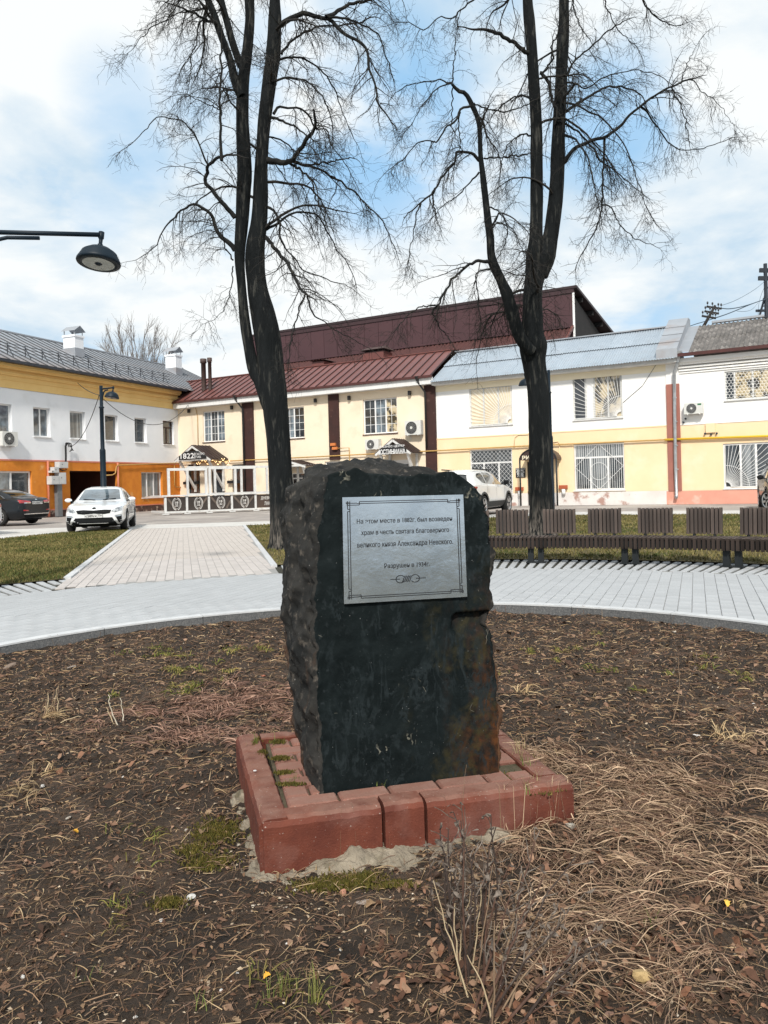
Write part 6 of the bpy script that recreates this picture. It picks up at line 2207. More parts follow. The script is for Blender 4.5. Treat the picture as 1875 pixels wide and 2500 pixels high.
def make_pedestal():
    th = empty('pedestal', (PED_O.x, PED_O.y, 0), PED_A, 'low square pedestal of red kerb blocks filled with brick paving under the boulder', 'pedestal')
    m_kb = mat('red_kerb', (.155, .044, .026), (.095, .026, .017), .84, 7, 10, .35, 130, rnd=.08, spec=.25, c3=(.20, .095, .075), s3=2.6, lo3=.52, hi3=.70)
    m_br = mat('red_paving_brick', (.235, .105, .076), (.165, .068, .050), .86, 9, 10, .4, 140, rnd=.13, c3=(.30, .185, .155), s3=5, lo3=.5, hi3=.62)
    # dust settled on whatever faces up
    for m_ in (m_kb, m_br):
        N, L = m_.node_tree.nodes, m_.node_tree.links
        bs = N['Principled BSDF']; src = bs.inputs['Base Color'].links[0].from_socket
        ge = N.new('ShaderNodeNewGeometry'); sx = N.new('ShaderNodeSeparateXYZ'); L.new(ge.outputs['True Normal'], sx.inputs[0])
        a = N.new('ShaderNodeMapRange'); a.inputs[1].default_value = .5; a.inputs[2].default_value = .95; a.inputs[4].default_value = .62; L.new(sx.outputs[2], a.inputs[0])
        tcn = N.new('ShaderNodeTexCoord'); nn = N.new('ShaderNodeTexNoise'); nn.inputs['Scale'].default_value = 16; nn.inputs['Detail'].default_value = 9; L.new(tcn.outputs['Object'], nn.inputs[0])
        b = N.new('ShaderNodeMapRange'); b.inputs[1].default_value = .33; b.inputs[2].default_value = .6; b.inputs[3].default_value = .35; L.new(nn.outputs['Fac'], b.inputs[0])
        c = N.new('ShaderNodeMath'); c.operation = 'MULTIPLY'; L.new(a.outputs[0], c.inputs[0]); L.new(b.outputs[0], c.inputs[1])
        x = N.new('ShaderNodeMix'); x.data_type = 'RGBA'; L.new(c.outputs[0], x.inputs[0]); L.new(src, x.inputs[6]); x.inputs[7].default_value = (.27, .155, .118, 1)
        n2 = N.new('ShaderNodeTexNoise'); n2.inputs['Scale'].default_value = 120; n2.inputs['Detail'].default_value = 2; L.new(tcn.outputs['Object'], n2.inputs[0])
        d = N.new('ShaderNodeMapRange'); d.inputs[1].default_value = .68; d.inputs[2].default_value = .74; d.inputs[4].default_value = .7; L.new(n2.outputs['Fac'], d.inputs[0])
        y = N.new('ShaderNodeMix'); y.data_type = 'RGBA'; L.new(d.outputs[0], y.inputs[0]); L.new(x.outputs[2], y.inputs[6]); y.inputs[7].default_value = (.42, .36, .31, 1)
        L.new(y.outputs[2], bs.inputs['Base Color'])
    T, B, C, W = .092, -.20, .030, .102
    inv = (Matrix.Translation((PED_O.x, PED_O.y, 0)) @ Matrix.Rotation(PED_A, 4, 'Z')).inverted()

    def j(px, py):
        return on_plane(inv, px, py)[0]
    g = .006

    def block(a, b, ax, dz=0.0, tilt=0.0):
        """kerb block along an edge, outer top edge chamfered; ax: 'f','b' run along x, 'l','r' along y"""
        n = max(8, int(abs(b - a) / .03))
        hash_off = {'f': .1, 'b': .9, 'l': 1.7, 'r': 2.5}[ax]
        vs = []
        prof = [(0, B), (0, T - C * .8), (C * .35, T - C * .25), (C, T), (W - .006, T), (W, T - .006), (W, B)]
        k = len(prof)
        for i in range(n + 1):
            s = a + (b - a) * i / n
            rag = .0025 * math.sin(i * 2.3 + a * 9)
            miter = 0
            for qi, (o, z) in enumerate(prof):
                nz = float(fbm(np.array([[s * 1.0, o * 3 + hash_off, z * 3]]), 14, 4, 5)[0])
                chip = max(0.0, float(vnoise(np.array([[s, hash_off, .5]]), 19, 3)[0]) - .55) * .035 if qi in (1, 2, 3) else 0
                if z > 0: o, z = o + nz * .0015 + chip * .7, z + nz * .002 - chip
                zz = z + dz + (rag * .5 if z > 0 else 0)
                if ax == 'f': p = (s, o + rag * .4, zz)
                elif ax == 'b': p = (s, PED_D - o, zz)
                elif ax == 'l': p = (o + rag * .4, s, zz)
                else: p = (PED_W - o, s, zz)
                p = (p[0] - .03 * p[1] / PED_D * (1 - p[0] / PED_W), p[1], p[2])
                vs.append(p)
        fs = [(i * k + q, i * k + (q + 1) % k, i * k + k + (q + 1) % k, i * k + k + q) for i in range(n) for q in range(k)]
        fs += [tuple(range(k)), tuple(n * k + q for q in range(k - 1, -1, -1))]
        mb = MB().add(vs, fs)
        me = mb.mesh('kerb_block', m_kb)
        bm = bmesh.new(); bm.from_mesh(me); bmesh.ops.recalc_face_normals(bm, faces=bm.faces[:]); bm.to_mesh(me); bm.free()
        link('kerb_block', me, th)
    x1, x2 = j(938, 2060), j(1041, 2040)
    block(.014, x1 - g, 'f'); block(x1 + g, x2 - g, 'f', .004); block(x2 + g, PED_W, 'f', -.002)
    block(.012, .49, 'l', .0015); block(.502, PED_D - .008, 'l', -.003)
    block(W + .004, .62, 'b'); block(.63, PED_W, 'b', -.004)
    block(W + .006, .6, 'r', -.004); block(.61, PED_D - W - .006, 'r', -.002)
    # brick paving inside the kerb
    bw, bl = .098, .196
    sh = MB().bbox(-bl / 2 + .004, bl / 2 - .004, -bw / 2 + .004, bw / 2 - .004, -.08, 0, .008).mesh('paving_brick', m_br)
    half = MB().bbox(-bl / 4 + .004, bl / 4 - .004, -bw / 2 + .004, bw / 2 - .004, -.08, 0, .008).mesh('paving_brick', m_br)
    y = W + .010 + bw / 2
    r = 0
    while y < PED_D - W - bw / 2 + .02:
        x = W + .010
        first = r % 2 == 1
        while x < PED_W - W - .04:
            l = bl / 2 if first else bl
            if x + l > PED_W - W: l = bl / 2
            if x + l > PED_W - W + .02: break
            cx = x + l / 2
            w = (th.matrix_basis @ Vector((cx, y, 0)))
            q = ST_I @ w
            under = .06 < q.x < .62 and .06 < q.y < .40
            miss = r == 1 and cx > PED_W - W - .13
            if not under and not miss:
                rz = random.uniform(-.02, .02)
                M4 = Matrix.Translation((cx, y, T - .008 + random.uniform(-.006, .004))) @ Matrix.Rotation(rz, 4, 'Z') @ Matrix.Rotation(random.uniform(-.02, .02), 4, 'X')
                link('paving_brick', sh if l > .15 else half, th, None, M4)
            first = False
            x += l
        y += bw; r += 1
    MB().box(W, PED_W - W, W, PED_D - W, -.1, T - .026).build('sand_bed', mat('sand_bed', (.11, .085, .055), (.06, .055, .03), .95, 25, 8, .6, 120, c3=(.08, .085, .03), s3=6), th)

    # rough concrete spilled under the kerb blocks
    def spill(name, path_pts, wid, seed):
        n, mm = 90, 16
        V = []
        for i in range(n):
            s = i / (n - 1)
            k = s * (len(path_pts) - 1); a = int(min(k, len(path_pts) - 2)); f = k - a
            p = Vector(path_pts[a]).lerp(Vector(path_pts[a + 1]), f)
            ww = wid(s)
            for jx in range(mm):
                v = jx / (mm - 1)
                V.append((p.x + ww[0] * v, p.y + ww[1] * v, s, v))
        V = np.array(V)
        q = fbm(V[:, :2], 9, 4, seed); q2 = np.abs(fbm(V[:, :2], 22, 3, seed + 3))
        world = np.array([th.matrix_basis @ Vector((a, b, 0)) for a, b in V[:, :2]])
        base = soil_z(world[:, 0], world[:, 1])
        prof = np.sqrt(np.clip(1 - V[:, 3] ** 2, 0, 1))
        end = np.minimum(1, np.minimum(V[:, 2], 1 - V[:, 2]) * 9)
        q3 = np.abs(fbm(V[:, :2], 5, 2, seed + 8))
        h = base - .009 + (.040 * prof * end) + (q * .030 - q2 * .035 - q3 * .015) * (.4 + .6 * end)
        Z = np.c_[V[:, :2], h]
        idx = np.arange(n * mm).reshape(n, mm)
        F = np.stack([idx[:-1, :-1], idx[:-1, 1:], idx[1:, 1:], idx[1:, :-1]], -1).reshape(-1, 4)
        me = np_mesh(name, Z, F, smooth=False)
        me.materials.append(mat('old_mortar', (.33, .28, .21), (.19, .16, .12), .95, 9, 10, .8, 60, c3=(.12, .10, .065), s3=7, lo3=.52, hi3=.64, bdist=.02))
        bm = bmesh.new(); bm.from_mesh(me); bmesh.ops.recalc_face_normals(bm, faces=bm.faces[:])
        if sum(f.normal.z for f in bm.faces) < 0: bmesh.ops.reverse_faces(bm, faces=bm.faces[:])
        bm.to_mesh(me); bm.free()
        link(name, me, th)
    spill('mortar_footing', [(-.06, .03), (.3, .03), (.6, .03), (1.0, .03)], lambda s: (0, -.10 - .07 * math.sin(s * math.pi) - .03 * math.sin(s * 23)), 41)
    spill('mortar_footing', [(.03, -.07), (.03, .35), (.03, .8)], lambda s: (-.10 - .05 * math.sin(s * 17) * (1 - s), 0), 57)


make_pedestal()


# ================================================================== CARS
m_carwhite = mat('white_car_paint', (.78, .79, .79), (.75, .76, .765), .22, 1, coat=.8, spec=.5)
m_cardirty = mat('dusty_white_paint', (.76, .765, .76), (.72, .72, .71), .3, 1, coat=.5, spec=.5, c3=(.46, .40, .34), s3=1.6, lo3=.54, hi3=.75)
m_carblack = mat('blue_black_paint', (.006, .009, .012), (.005, .007, .010), .3, 1, coat=.35, spec=.3)
m_carglass = mat('car_glass', (.012, .015, .017), (.020, .024, .027), .03, 2, spec=1.0, coat=1.0)
m_windscreen = mat('windscreen_glass', (.13, .17, .20), (.045, .06, .07), .03, 1.3, 4, spec=1.0, coat=1.0, lo=.38, hi=.6, stretch=(1, 1, 3))
m_trim = mat('black_plastic', (.008, .009, .010), (.012, .013, .014), .7, 20, spec=.15)
m_cladding = mat('grey_plastic', (.045, .045, .046), (.06, .058, .056), .7, 8)
m_tyre = mat('tyre', (.013, .013, .013), (.02, .0195, .019), .85, 30)
m_rim = mat('alloy', (.55, .56, .57), (.46, .47, .48), .3, 4, metal=.8)
m_chrome = mat('chrome', (.75, .76, .77), None, .12, 4, metal=1.0)
m_lamp = mat('headlamp', (.48, .50, .51), (.10, .11, .12), .06, 9, spec=.9, coat=1.0, lo=.42, hi=.58)
m_red = mat('red_lamp', (.42, .012, .012), (.25, .008, .01), .12, 6, spec=.8, coat=1.0)
m_plate = mat('plate_white', (.74, .74, .73), None, .5)
m_ink = mat('plate_ink', (.012, .012, .012), None, .6)


def smooth1(a, s):
    k = np.exp(-.5 * (np.arange(-3 * s, 3 * s + 1) / s) ** 2); k /= k.sum()
    p = np.pad(a, 3 * s, mode='edge')
    return np.convolve(p, k, 'valid')


SEDAN = dict(L=4.64, wr_=.33, tw=.21, fy=1.40, ry=-1.30, trk=.80,
    st=[  # y, zlow, wbot, wmid, zmid, wsh, zsh, wr, zr
        (2.33, .30, .45, .56, .45, .52, .60, .40, .645),
        (2.28, .24, .62, .74, .45, .70, .655, .52, .72),
        (2.16, .20, .72, .835, .46, .79, .70, .60, .785),
        (1.90, .19, .76, .875, .48, .84, .77, .66, .845),
        (1.40, .19, .78, .90, .50, .875, .83, .68, .915),
        (.98, .19, .79, .90, .50, .88, .875, .69, .965),
        (.60, .19, .79, .90, .50, .88, .89, .66, 1.16),
        (.14, .19, .79, .90, .50, .88, .90, .58, 1.385),
        (-.30, .19, .79, .90, .50, .885, .915, .57, 1.44),
        (-.85, .19, .79, .90, .50, .885, .935, .57, 1.41),
        (-1.30, .19, .79, .90, .52, .885, .955, .58, 1.30),
        (-1.72, .20, .78, .89, .54, .87, .975, .64, 1.11),
        (-2.05, .22, .74, .86, .56, .84, .975, .68, 1.065),
        (-2.23, .28, .68, .80, .58, .78, .95, .66, 1.035),
        (-2.30, .34, .60, .70, .60, .68, .88, .56, .94),
        (-2.33, .40, .50, .58, .62, .56, .82, .44, .86)])
SUV = dict(L=4.55, wr_=.36, tw=.23, fy=1.38, ry=-1.32, trk=.80,
    st=[(2.28, .34, .45, .56, .55, .52, .74, .40, .80),
        (2.22, .30, .64, .76, .55, .72, .82, .54, .90),
        (2.05, .26, .74, .86, .56, .82, .89, .62, .98),
        (1.40, .25, .79, .91, .58, .88, .98, .68, 1.08),
        (1.02, .25, .79, .915, .60, .89, 1.02, .69, 1.12),
        (.62, .25, .79, .915, .60, .89, 1.03, .66, 1.36),
        (.25, .25, .79, .915, .60, .89, 1.04, .61, 1.57),
        (-.30, .25, .79, .915, .60, .89, 1.06, .60, 1.655),
        (-1.10, .25, .79, .915, .62, .89, 1.09, .59, 1.645),
        (-1.70, .26, .78, .905, .64, .88, 1.12, .58, 1.595),
        (-1.98, .28, .76, .89, .66, .86, 1.13, .57, 1.53),
        (-2.12, .32, .72, .86, .68, .83, 1.12, .58, 1.32),
        (-2.22, .36, .66, .80, .68, .77, 1.06, .60, 1.12),
        (-2.27, .42, .58, .70, .68, .67, .98, .56, 1.03)])


def car_body(spec):
    st = np.array(spec['st'])[::-1]
    y = st[:, 0]
    n = 168
    yy = np.linspace(y[0], y[-1], n)
    # finer near the two ends
    t = np.linspace(-1, 1, n); t = np.sign(t) * (1 - (1 - np.abs(t)) ** 1.25)
    yy = (y[0] + y[-1]) / 2 + t * (y[-1] - y[0]) / 2
    c = [smooth1(np.interp(yy, y, st[:, k]), 3) for k in range(1, 9)]
    zl, wb, wm, zm, ws, zs, wr, zr = c
    m = 7
    secs = []
    for i in range(n):
        gh = max(zr[i] - zs[i], .03)
        p = [(0, zl[i]), (wb[i] * .8, zl[i]), (wb[i], zl[i] + .05), (wm[i], zm[i] - .08), (wm[i], zm[i] + .12), (ws[i] + .012, zs[i] - .05), (ws[i] - .02, zs[i] + .015),
             (wr[i] + (ws[i] - wr[i]) * .38, zs[i] + gh * .62), (wr[i], zs[i] + gh * .88), (wr[i] * .72, zr[i] - .012), (wr[i] * .36, zr[i] - .002), (0, zr[i])]
        p = np.array(p)
        q = []
        for k in range(len(p) - 1):
            p0, p1, p2, p3 = p[max(k - 1, 0)], p[k], p[k + 1], p[min(k + 2, len(p) - 1)]
            for f in np.arange(m) / m:
                tau = .32
                m1, m2 = tau * (p2 - p0), tau * (p3 - p1)
                h = np.array([2 * f ** 3 - 3 * f ** 2 + 1, f ** 3 - 2 * f ** 2 + f, -2 * f ** 3 + 3 * f ** 2, f ** 3 - f ** 2])
                q.append(h[0] * p1 + h[1] * m1 + h[2] * p2 + h[3] * m2)
        q.append(p[-1])
        secs.append(q)
    S = np.array(secs)              # (n, K, 2)
    K = S.shape[1]
    full = np.concatenate([S, S[:, -2:0:-1] * np.array([-1, 1])], 1)
    Kf = full.shape[1]
    V = np.zeros((n, Kf, 3)); V[:, :, 0] = full[:, :, 0]; V[:, :, 1] = yy[:, None]; V[:, :, 2] = full[:, :, 1]
    F = []
    for i in range(n - 1):
        a = np.arange(Kf) + i * Kf; b = np.roll(np.arange(Kf), -1) + i * Kf
        F.append(np.c_[a, a + Kf, b + Kf, b])
    return V.reshape(-1, 3), np.concatenate(F), Kf, n


_BODY = {}


def make_car(name, label, spec, paint, pos, heading, scale=1.0, style='sedan_front', plate=None, group='cars parked round the square', dark=m_carglass, steer=0.0):
    key = id(spec)
    V, F, Kf, n = car_body(spec)
    rw, fy, ry, trk = spec['wr_'], spec['fy'], spec['ry'], spec['trk']
    ar = rw + .055
    caps = [tuple(rr * Kf + k for k in range(Kf)) for rr in (0, n - 1)]
    bvh = BVHTree.FromPolygons([tuple(v) for v in V], [tuple(f) for f in F] + caps)
    C_ = V[F].mean(1)
    cut = np.zeros(len(F), bool)
    for cy in (fy, ry):
        cut |= (np.hypot(C_[:, 1] - cy, C_[:, 2] - rw) < ar) & (np.abs(C_[:, 0]) > .50)
    # pull the ragged arch edge onto a true circle
    Vn = V.copy()
    for cy in (fy, ry):
        dy, dz = V[:, 1] - cy, V[:, 2] - rw
        r = np.hypot(dy, dz)
        near = (r > ar - .045) & (r < ar + .03) & (np.abs(V[:, 0]) > .5)
        k = ar / np.maximum(r, 1e-6)
        Vn[near, 1] = cy + dy[near] * k[near]; Vn[near, 2] = rw + dz[near] * k[near]
    th = empty(name, pos, math.atan2(heading[1], heading[0]) - math.pi / 2, label, 'car', group)
    th.scale = (scale,) * 3
    me = np_mesh('body', Vn, F[~cut], smooth=True)
    bm = bmesh.new(); bm.from_mesh(me)
    for rr in (0, n - 1):
        bm.verts.ensure_lookup_table()
        fc = bm.faces.new([bm.verts[rr * Kf + k] for k in range(Kf)])
    bmesh.ops.delete(bm, geom=[v for v in bm.verts if not v.link_faces], context='VERTS')
    bmesh.ops.recalc_face_normals(bm, faces=bm.faces[:])
    bm.to_mesh(me); bm.free()
    me.materials.append(paint)
    body = link('body', me, th)

    rays = {'front': (lambda p: Vector((p[0], 5, p[1])), Vector((0, -1, 0))), 'rear': (lambda p: Vector((p[0], -5, p[1])), Vector((0, 1, 0))),
            'right': (lambda p: Vector((3, p[0], p[1])), Vector((-1, 0, 0))), 'left': (lambda p: Vector((-3, p[0], p[1])), Vector((1, 0, 0))),
            'top': (lambda p: Vector((p[0], p[1], 4)), Vector((0, 0, -1)))}

    def patch(nm, view, A, B, mt, off=.006, nx=14, ny=6, par=th, lab=None):
        f, d = rays[view]

        def along(P_, t):
            P_ = np.array(P_, float)
            k = np.r_[0, np.cumsum(np.linalg.norm(np.diff(P_, axis=0), axis=1))]; k /= k[-1]
            return np.array([np.interp(t, k, P_[:, 0]), np.interp(t, k, P_[:, 1])])
        vs, ok = [], True
        for j in range(ny + 1):
            for i in range(nx + 1):
                t = i / nx
                p = along(A, t) * (1 - j / ny) + along(B, t) * (j / ny)
                h, nn, _, _ = bvh.ray_cast(f(p), d)
                if h is None:
                    h, nn, _, _ = bvh.find_nearest(f(p) + d * 4.2)
                if nn.dot(d) > 0: nn = -nn
                vs.append(h + nn * off)
        fs = [(j * (nx + 1) + i, j * (nx + 1) + i + 1, (j + 1) * (nx + 1) + i + 1, (j + 1) * (nx + 1) + i) for j in range(ny) for i in range(nx)]
        m_ = MB().add(vs, fs, True).mesh(nm, mt)
        o = link(nm, m_, par)
        if lab: o['label'] = lab
        return o

    def mirror_pts(Q): return [(-a, b) for a, b in Q]
    suv = spec is SUV
    # glass
    if suv:
        patch('windscreen', 'top', [(-.58, .36), (0, .42), (.58, .36)], [(-.66, .98), (0, 1.06), (.66, .98)], dark, ny=14)
        patch('rear_window', 'rear', [(-.50, 1.50), (.50, 1.50)], [(-.64, 1.14), (.64, 1.14)], dark)
        sw = [[(.72, 1.10), (.70, 1.16), (.30, 1.46), (.02, 1.52)], [(.78, 1.075), (.02, 1.10)]], [[(-.04, 1.525), (-.90, 1.53)], [(-.04, 1.105), (-.90, 1.13)]], [[(-.97, 1.525), (-1.42, 1.49), (-1.60, 1.40)], [(-.97, 1.135), (-1.30, 1.17), (-1.60, 1.36)]]
    else:
        patch('windscreen', 'top', [(-.545, .19), (0, .24), (.545, .19)], [(-.655, .90), (0, .99), (.655, .90)], m_windscreen if 'front' in style else dark, ny=14)
        patch('rear_window', 'top', [(-.53, -1.10), (0, -1.05), (.53, -1.10)], [(-.61, -1.70), (0, -1.76), (.61, -1.70)], dark, ny=12)
        sw = [[(.62, .98), (.40, 1.10), (.10, 1.25), (-.05, 1.28)], [(.72, .93), (-.05, .945)]], [[(-.11, 1.285), (-.80, 1.27)], [(-.11, .95), (-.80, .965)]], [[(-.86, 1.26), (-1.15, 1.18), (-1.42, 1.06)], [(-.86, .968), (-1.15, .98), (-1.42, 1.03)]]
    for side in ('right', 'left'):
        for A, B in sw: patch('side_window', side, A, B, dark, .005, 10, 5)
        zt = .32 if not suv else .40
        for yd in ((.88, -.08, -1.0) if not suv else (.9, 0.0, -.95)):
            zz = .92 if not suv else 1.06
            patch('door_gap', side, [(yd, zz), (yd - .02, zt)], [(yd - .012, zz), (yd - .032, zt)], m_trim, .002, 10, 1)
        for yd in ((.05, -.9) if not suv else (.15, -.8)):
            zz = .80 if not suv else .96
            patch('door_handle', side, [(yd, zz + .03), (yd - .2, zz + .03)], [(yd, zz), (yd - .2, zz)], m_chrome if 'rear' in style and not suv else paint, .035, 4, 2)
        if suv:
            patch('sill_cladding', side, [(fy - ar, .50), (ry + ar, .50)], [(fy - ar, .30), (ry + ar, .30)], m_cladding, .012, 20, 4)
        elif 'rear' in style:
            patch('window_trim', side, [(.60, 1.00), (.10, 1.275), (-.5, 1.31), (-.85, 1.285), (-1.2, 1.18), (-1.50, 1.05)], [(.58, .985), (.10, 1.25), (-.5, 1.285), (-.85, 1.262), (-1.2, 1.155), (-1.48, 1.03)], m_chrome, .008, 24, 1)
    # wheels, arches, floor
    for sx in (-1, 1):
        for cy in (fy, ry):
            cx = sx * trk
            mm = Matrix.Translation((cx, cy, rw)) @ (Matrix.Rotation(steer, 4, 'Z') if cy == fy else Matrix.Identity(4)) @ Matrix.Rotation(sx * math.pi / 2, 4, 'Y')
            t = spec['tw'] / 2
            wh = MB().lathe([(rw * .60, -t), (rw * .9, -t), (rw, -t + .04), (rw, t - .04), (rw * .93, t), (rw * .72, t + .006), (rw * .70, t - .01), (rw * .66, t - .05)], 30, mm).build('wheel', m_tyre, th)
            g = MB().lathe([(rw * .70, t - .02), (rw * .71, t + .004), (rw * .66, t + .004), (rw * .64, t - .03)], 30, mm)
            for k in range(10 if not suv else 5):
                a = 2 * math.pi * k / (10 if not suv else 5)
                w2 = .026 if not suv else .035
                for dd in ((0,) if not suv else (-.13, .13)):
                    c_, s_ = math.cos(a + dd), math.sin(a + dd)
                    g.bar(mm @ Vector((c_ * .04, s_ * .04, t - .02)), mm @ Vector((c_ * rw * .67, s_ * rw * .67, t - .012)), w2, .03, up=tuple((mm.to_3x3() @ Vector((0, 0, 1)))))
            g.build('rim', m_rim, wh)
            MB().lathe([(0, t - .06), (rw * .64, t - .06)], 24, mm).lathe([(0, t + .002), (.05, t), (.055, t - .04)], 12, mm).build('hub', m_trim, wh)
            arc_ = MB()
            N_ = 22
            vs = []
            for k in range(N_ + 1):
                a = math.pi * (-.12 + 1.24 * k / N_)
                y_, z_ = cy + ar * math.cos(a), rw + ar * math.sin(a)
                h, nn, _, _ = bvh.ray_cast(Vector((sx * 3, cy + (ar + .004) * math.cos(a), max(rw + (ar + .004) * math.sin(a), .24))), Vector((-sx, 0, 0)))
                xo = abs(h.x) + .004 if h is not None else .86
                vs += [(sx * .45, y_, z_), (sx * xo, y_, z_)]
            arc_.add(vs, [(2 * k, 2 * k + 1, 2 * k + 3, 2 * k + 2) for k in range(N_)])
            arc_.build('wheel_arch', m_trim, th)
            if suv:
                A = [(cy + (ar + .075) * math.cos(math.pi * (-.05 + 1.1 * k / 16)), rw + (ar + .075) * math.sin(math.pi * (-.05 + 1.1 * k / 16))) for k in range(17)]
                B = [(cy + ar * math.cos(math.pi * (-.05 + 1.1 * k / 16)), rw + ar * math.sin(math.pi * (-.05 + 1.1 * k / 16))) for k in range(17)]
                patch('arch_trim', 'right' if sx > 0 else 'left', A, B, m_cladding, .012, 24, 2)
        # door mirrors
        ym, zm_ = (.70, 1.0) if not suv else (.80, 1.16)
        xm = .89 if not suv else .91
        mb = MB()
        e = Matrix.Translation((sx * (xm + .10), ym, zm_)) @ Matrix.Diagonal((.115, .055, .065 if not suv else .085, 1))
        mb.lathe([(0, -1), (.6, -.8), (.95, -.3), (1, .1), (.85, .6), (.5, .9), (0, 1)], 14, e)
        mr = mb.build('mirror', paint if not suv and style != 'edge' else m_trim, th)
        MB().bar((sx * (xm - .09), ym + .0, zm_ - .06), (sx * (xm + .05), ym, zm_ - .03), .05, .04).build('mirror_stalk', m_trim, mr)
    MB().box(-.62, .62, -spec['L'] / 2 + .35, spec['L'] / 2 - .35, .17, .42).build('underbody', m_trim, th)

    pm = MB()

    def plate_at(y, z0, z1, s):
        sg = 1 if y > 0 else -1
        w = .26
        p = MB().box(-w, w, y - .008, y + .008, z0, z1).build('number_plate', m_plate, th)
        e = MB(); yy = y + sg * .0095
        for (a, b, c, d) in ((-w, w, z0, z0 + .006), (-w, w, z1 - .006, z1), (-w, -w + .006, z0, z1), (w - .006, w, z0, z1)): e.box(a, b, min(yy, y), max(yy, y), c, d)
        e.build('plate_rim', m_ink, p)
        if s:
            t = MB(); h = z1 - z0
            text_fit(t, s[0], -.24, .10, z0 + h * .2, z0 + h * .78, lambda x, z: Vector((-x * sg, yy + sg * .002, z)), .02)
            t.build('lettering', m_ink, p)
            t = MB()
            text_fit(t, s[1], .13, .235, z0 + h * .34, z0 + h * .84, lambda x, z: Vector((-x * sg, yy + sg * .002, z)), .015)
            t.build('lettering', m_ink, p)
            MB().box(min(-.115 * sg, -.119 * sg), max(-.115 * sg, -.119 * sg), min(yy, y), max(yy, y), z0, z1).build('plate_divider', m_ink, p)

    # faces
    for sg in (1, -1):
        fl = (lambda Q: Q) if sg > 0 else mirror_pts
        if not suv:
            patch('headlight', 'front', fl([(.54, .69), (.64, .745), (.80, .79)]), fl([(.52, .64), (.62, .61), (.79, .66)]), m_lamp, .006, 8, 4)
            h = patch('air_inlet', 'front', fl([(.62, .52), (.80, .54)]), fl([(.74, .24), (.81, .24)]), m_trim, .006, 6, 6)
            patch('running_light', 'front', fl([(.60, .505), (.79, .53)]), fl([(.62, .475), (.79, .495)]), m_chrome, .012, 6, 2)
            patch('tail_light', 'rear', fl([(.34, .93), (.60, .965), (.80, .985)]), fl([(.36, .865), (.60, .86), (.80, .86)]), m_red, .006, 10, 4)
            patch('lamp_strip', 'rear', fl([(.34, .875), (.60, .875), (.66, .875)]), fl([(.35, .845), (.60, .845), (.66, .845)]), m_chrome, .012, 8, 1)
            patch('reflector', 'rear', fl([(.46, .585), (.70, .60)]), fl([(.48, .55), (.70, .555)]), m_red, .006, 5, 2)
        else:
            patch('headlight', 'front', fl([(.46, .86), (.80, .93)]), fl([(.46, .79), (.78, .80)]), m_lamp, .006, 8, 4)
            patch('tail_light', 'rear', fl([(.46, 1.02), (.66, 1.06), (.815, 1.06)]), fl([(.48, .95), (.66, .90), (.80, .90)]), m_red, .006, 8, 4)
            patch('side_lamp', 'right' if sg > 0 else 'left', [(-2.16, 1.05), (-1.86, 1.03)], [(-2.14, .92), (-1.98, .95)], m_red, .006, 6, 3)
            patch('lamp_lens', 'rear', fl([(.60, 1.0), (.74, 1.0)]), fl([(.60, .94), (.74, .94)]), m_chrome, .012, 4, 2)
    if not suv:
        patch('grille', 'front', [(-.52, .69), (-.3, .70), (0, .68), (.3, .70), (.52, .69)], [(-.47, .59), (-.3, .565), (0, .59), (.3, .565), (.47, .59)], m_trim, .008, 24, 4)
        patch('bumper_grille', 'front', [(-.54, .46), (.54, .46)], [(-.70, .215), (.70, .215)], m_trim, .008, 20, 6)
        patch('bumper_lip', 'front', [(-.76, .25), (0, .235), (.76, .25)], [(-.74, .195), (0, .185), (.74, .195)], m_trim, .02, 20, 3)
        patch('emblem', 'front', [(-.06, .755), (0, .775), (.06, .755)], [(-.06, .735), (0, .715), (.06, .735)], m_trim, .01, 6, 3)
        patch('rear_diffuser', 'rear', [(-.66, .40), (.66, .40)], [(-.58, .30), (.58, .30)], m_trim, .008, 12, 3)
        patch('bumper_trim', 'rear', [(-.66, .445), (.66, .445)], [(-.66, .415), (.66, .415)], m_chrome, .014, 12, 1)
        patch('emblem', 'rear', [(-.05, 1.0), (.05, 1.0)], [(-.05, .965), (.05, .965)], m_chrome, .01, 4, 2)
        if style == 'sedan_front': plate_at(spec['st'][0][0] + .035, .455, .575, plate)
        if style == 'sedan_rear': plate_at(-2.345, .80, .92, plate)
        for sg in (1, -1):
            MB().bar((sg * .12, 1.03, 1.0), (sg * .5, .86, 1.03), .02, .02).build('wiper', m_trim, th)
    else:
        patch('grille', 'front', [(-.42, .86), (.42, .86)], [(-.34, .62), (.34, .62)], m_trim, .008, 12, 4)
        patch('rear_cladding', 'rear', [(-.76, .52), (.76, .52)], [(-.70, .36), (.70, .36)], m_cladding, .012, 14, 3)
        patch('roof_spoiler', 'top', [(-.54, -1.86), (.54, -1.86)], [(-.54, -2.02), (.54, -2.02)], paint, .03, 10, 3)
        plate_at(-2.30, .76, .88, None)
        for sg in (1, -1):
            MB().bar((sg * .60, .2, 1.625), (sg * .585, -1.55, 1.655), .035, .04).build('roof_rail', m_trim, th)
    return th


def unit(x, y):
    n = math.hypot(x, y); return (x / n, y / n)


# white saloon facing the viewer
make_car('white_saloon', 'white saloon car facing the viewer, parked at the end of the paved path', SEDAN, m_carwhite, (-9.5, 26.0, 0), unit(.225, -.974), 1.0, 'sedan_front', ('с289хк', '750'))
# dark saloon seen from behind, parked along the long house
make_car('dark_saloon', 'blue-black saloon car seen from behind, with red tail lights, against the orange wall', SEDAN, m_carblack, (-16.45, 32.15, 0), unit(-.95, .31), 1.03, 'sedan_rear', ('Р127ВН', '790'))
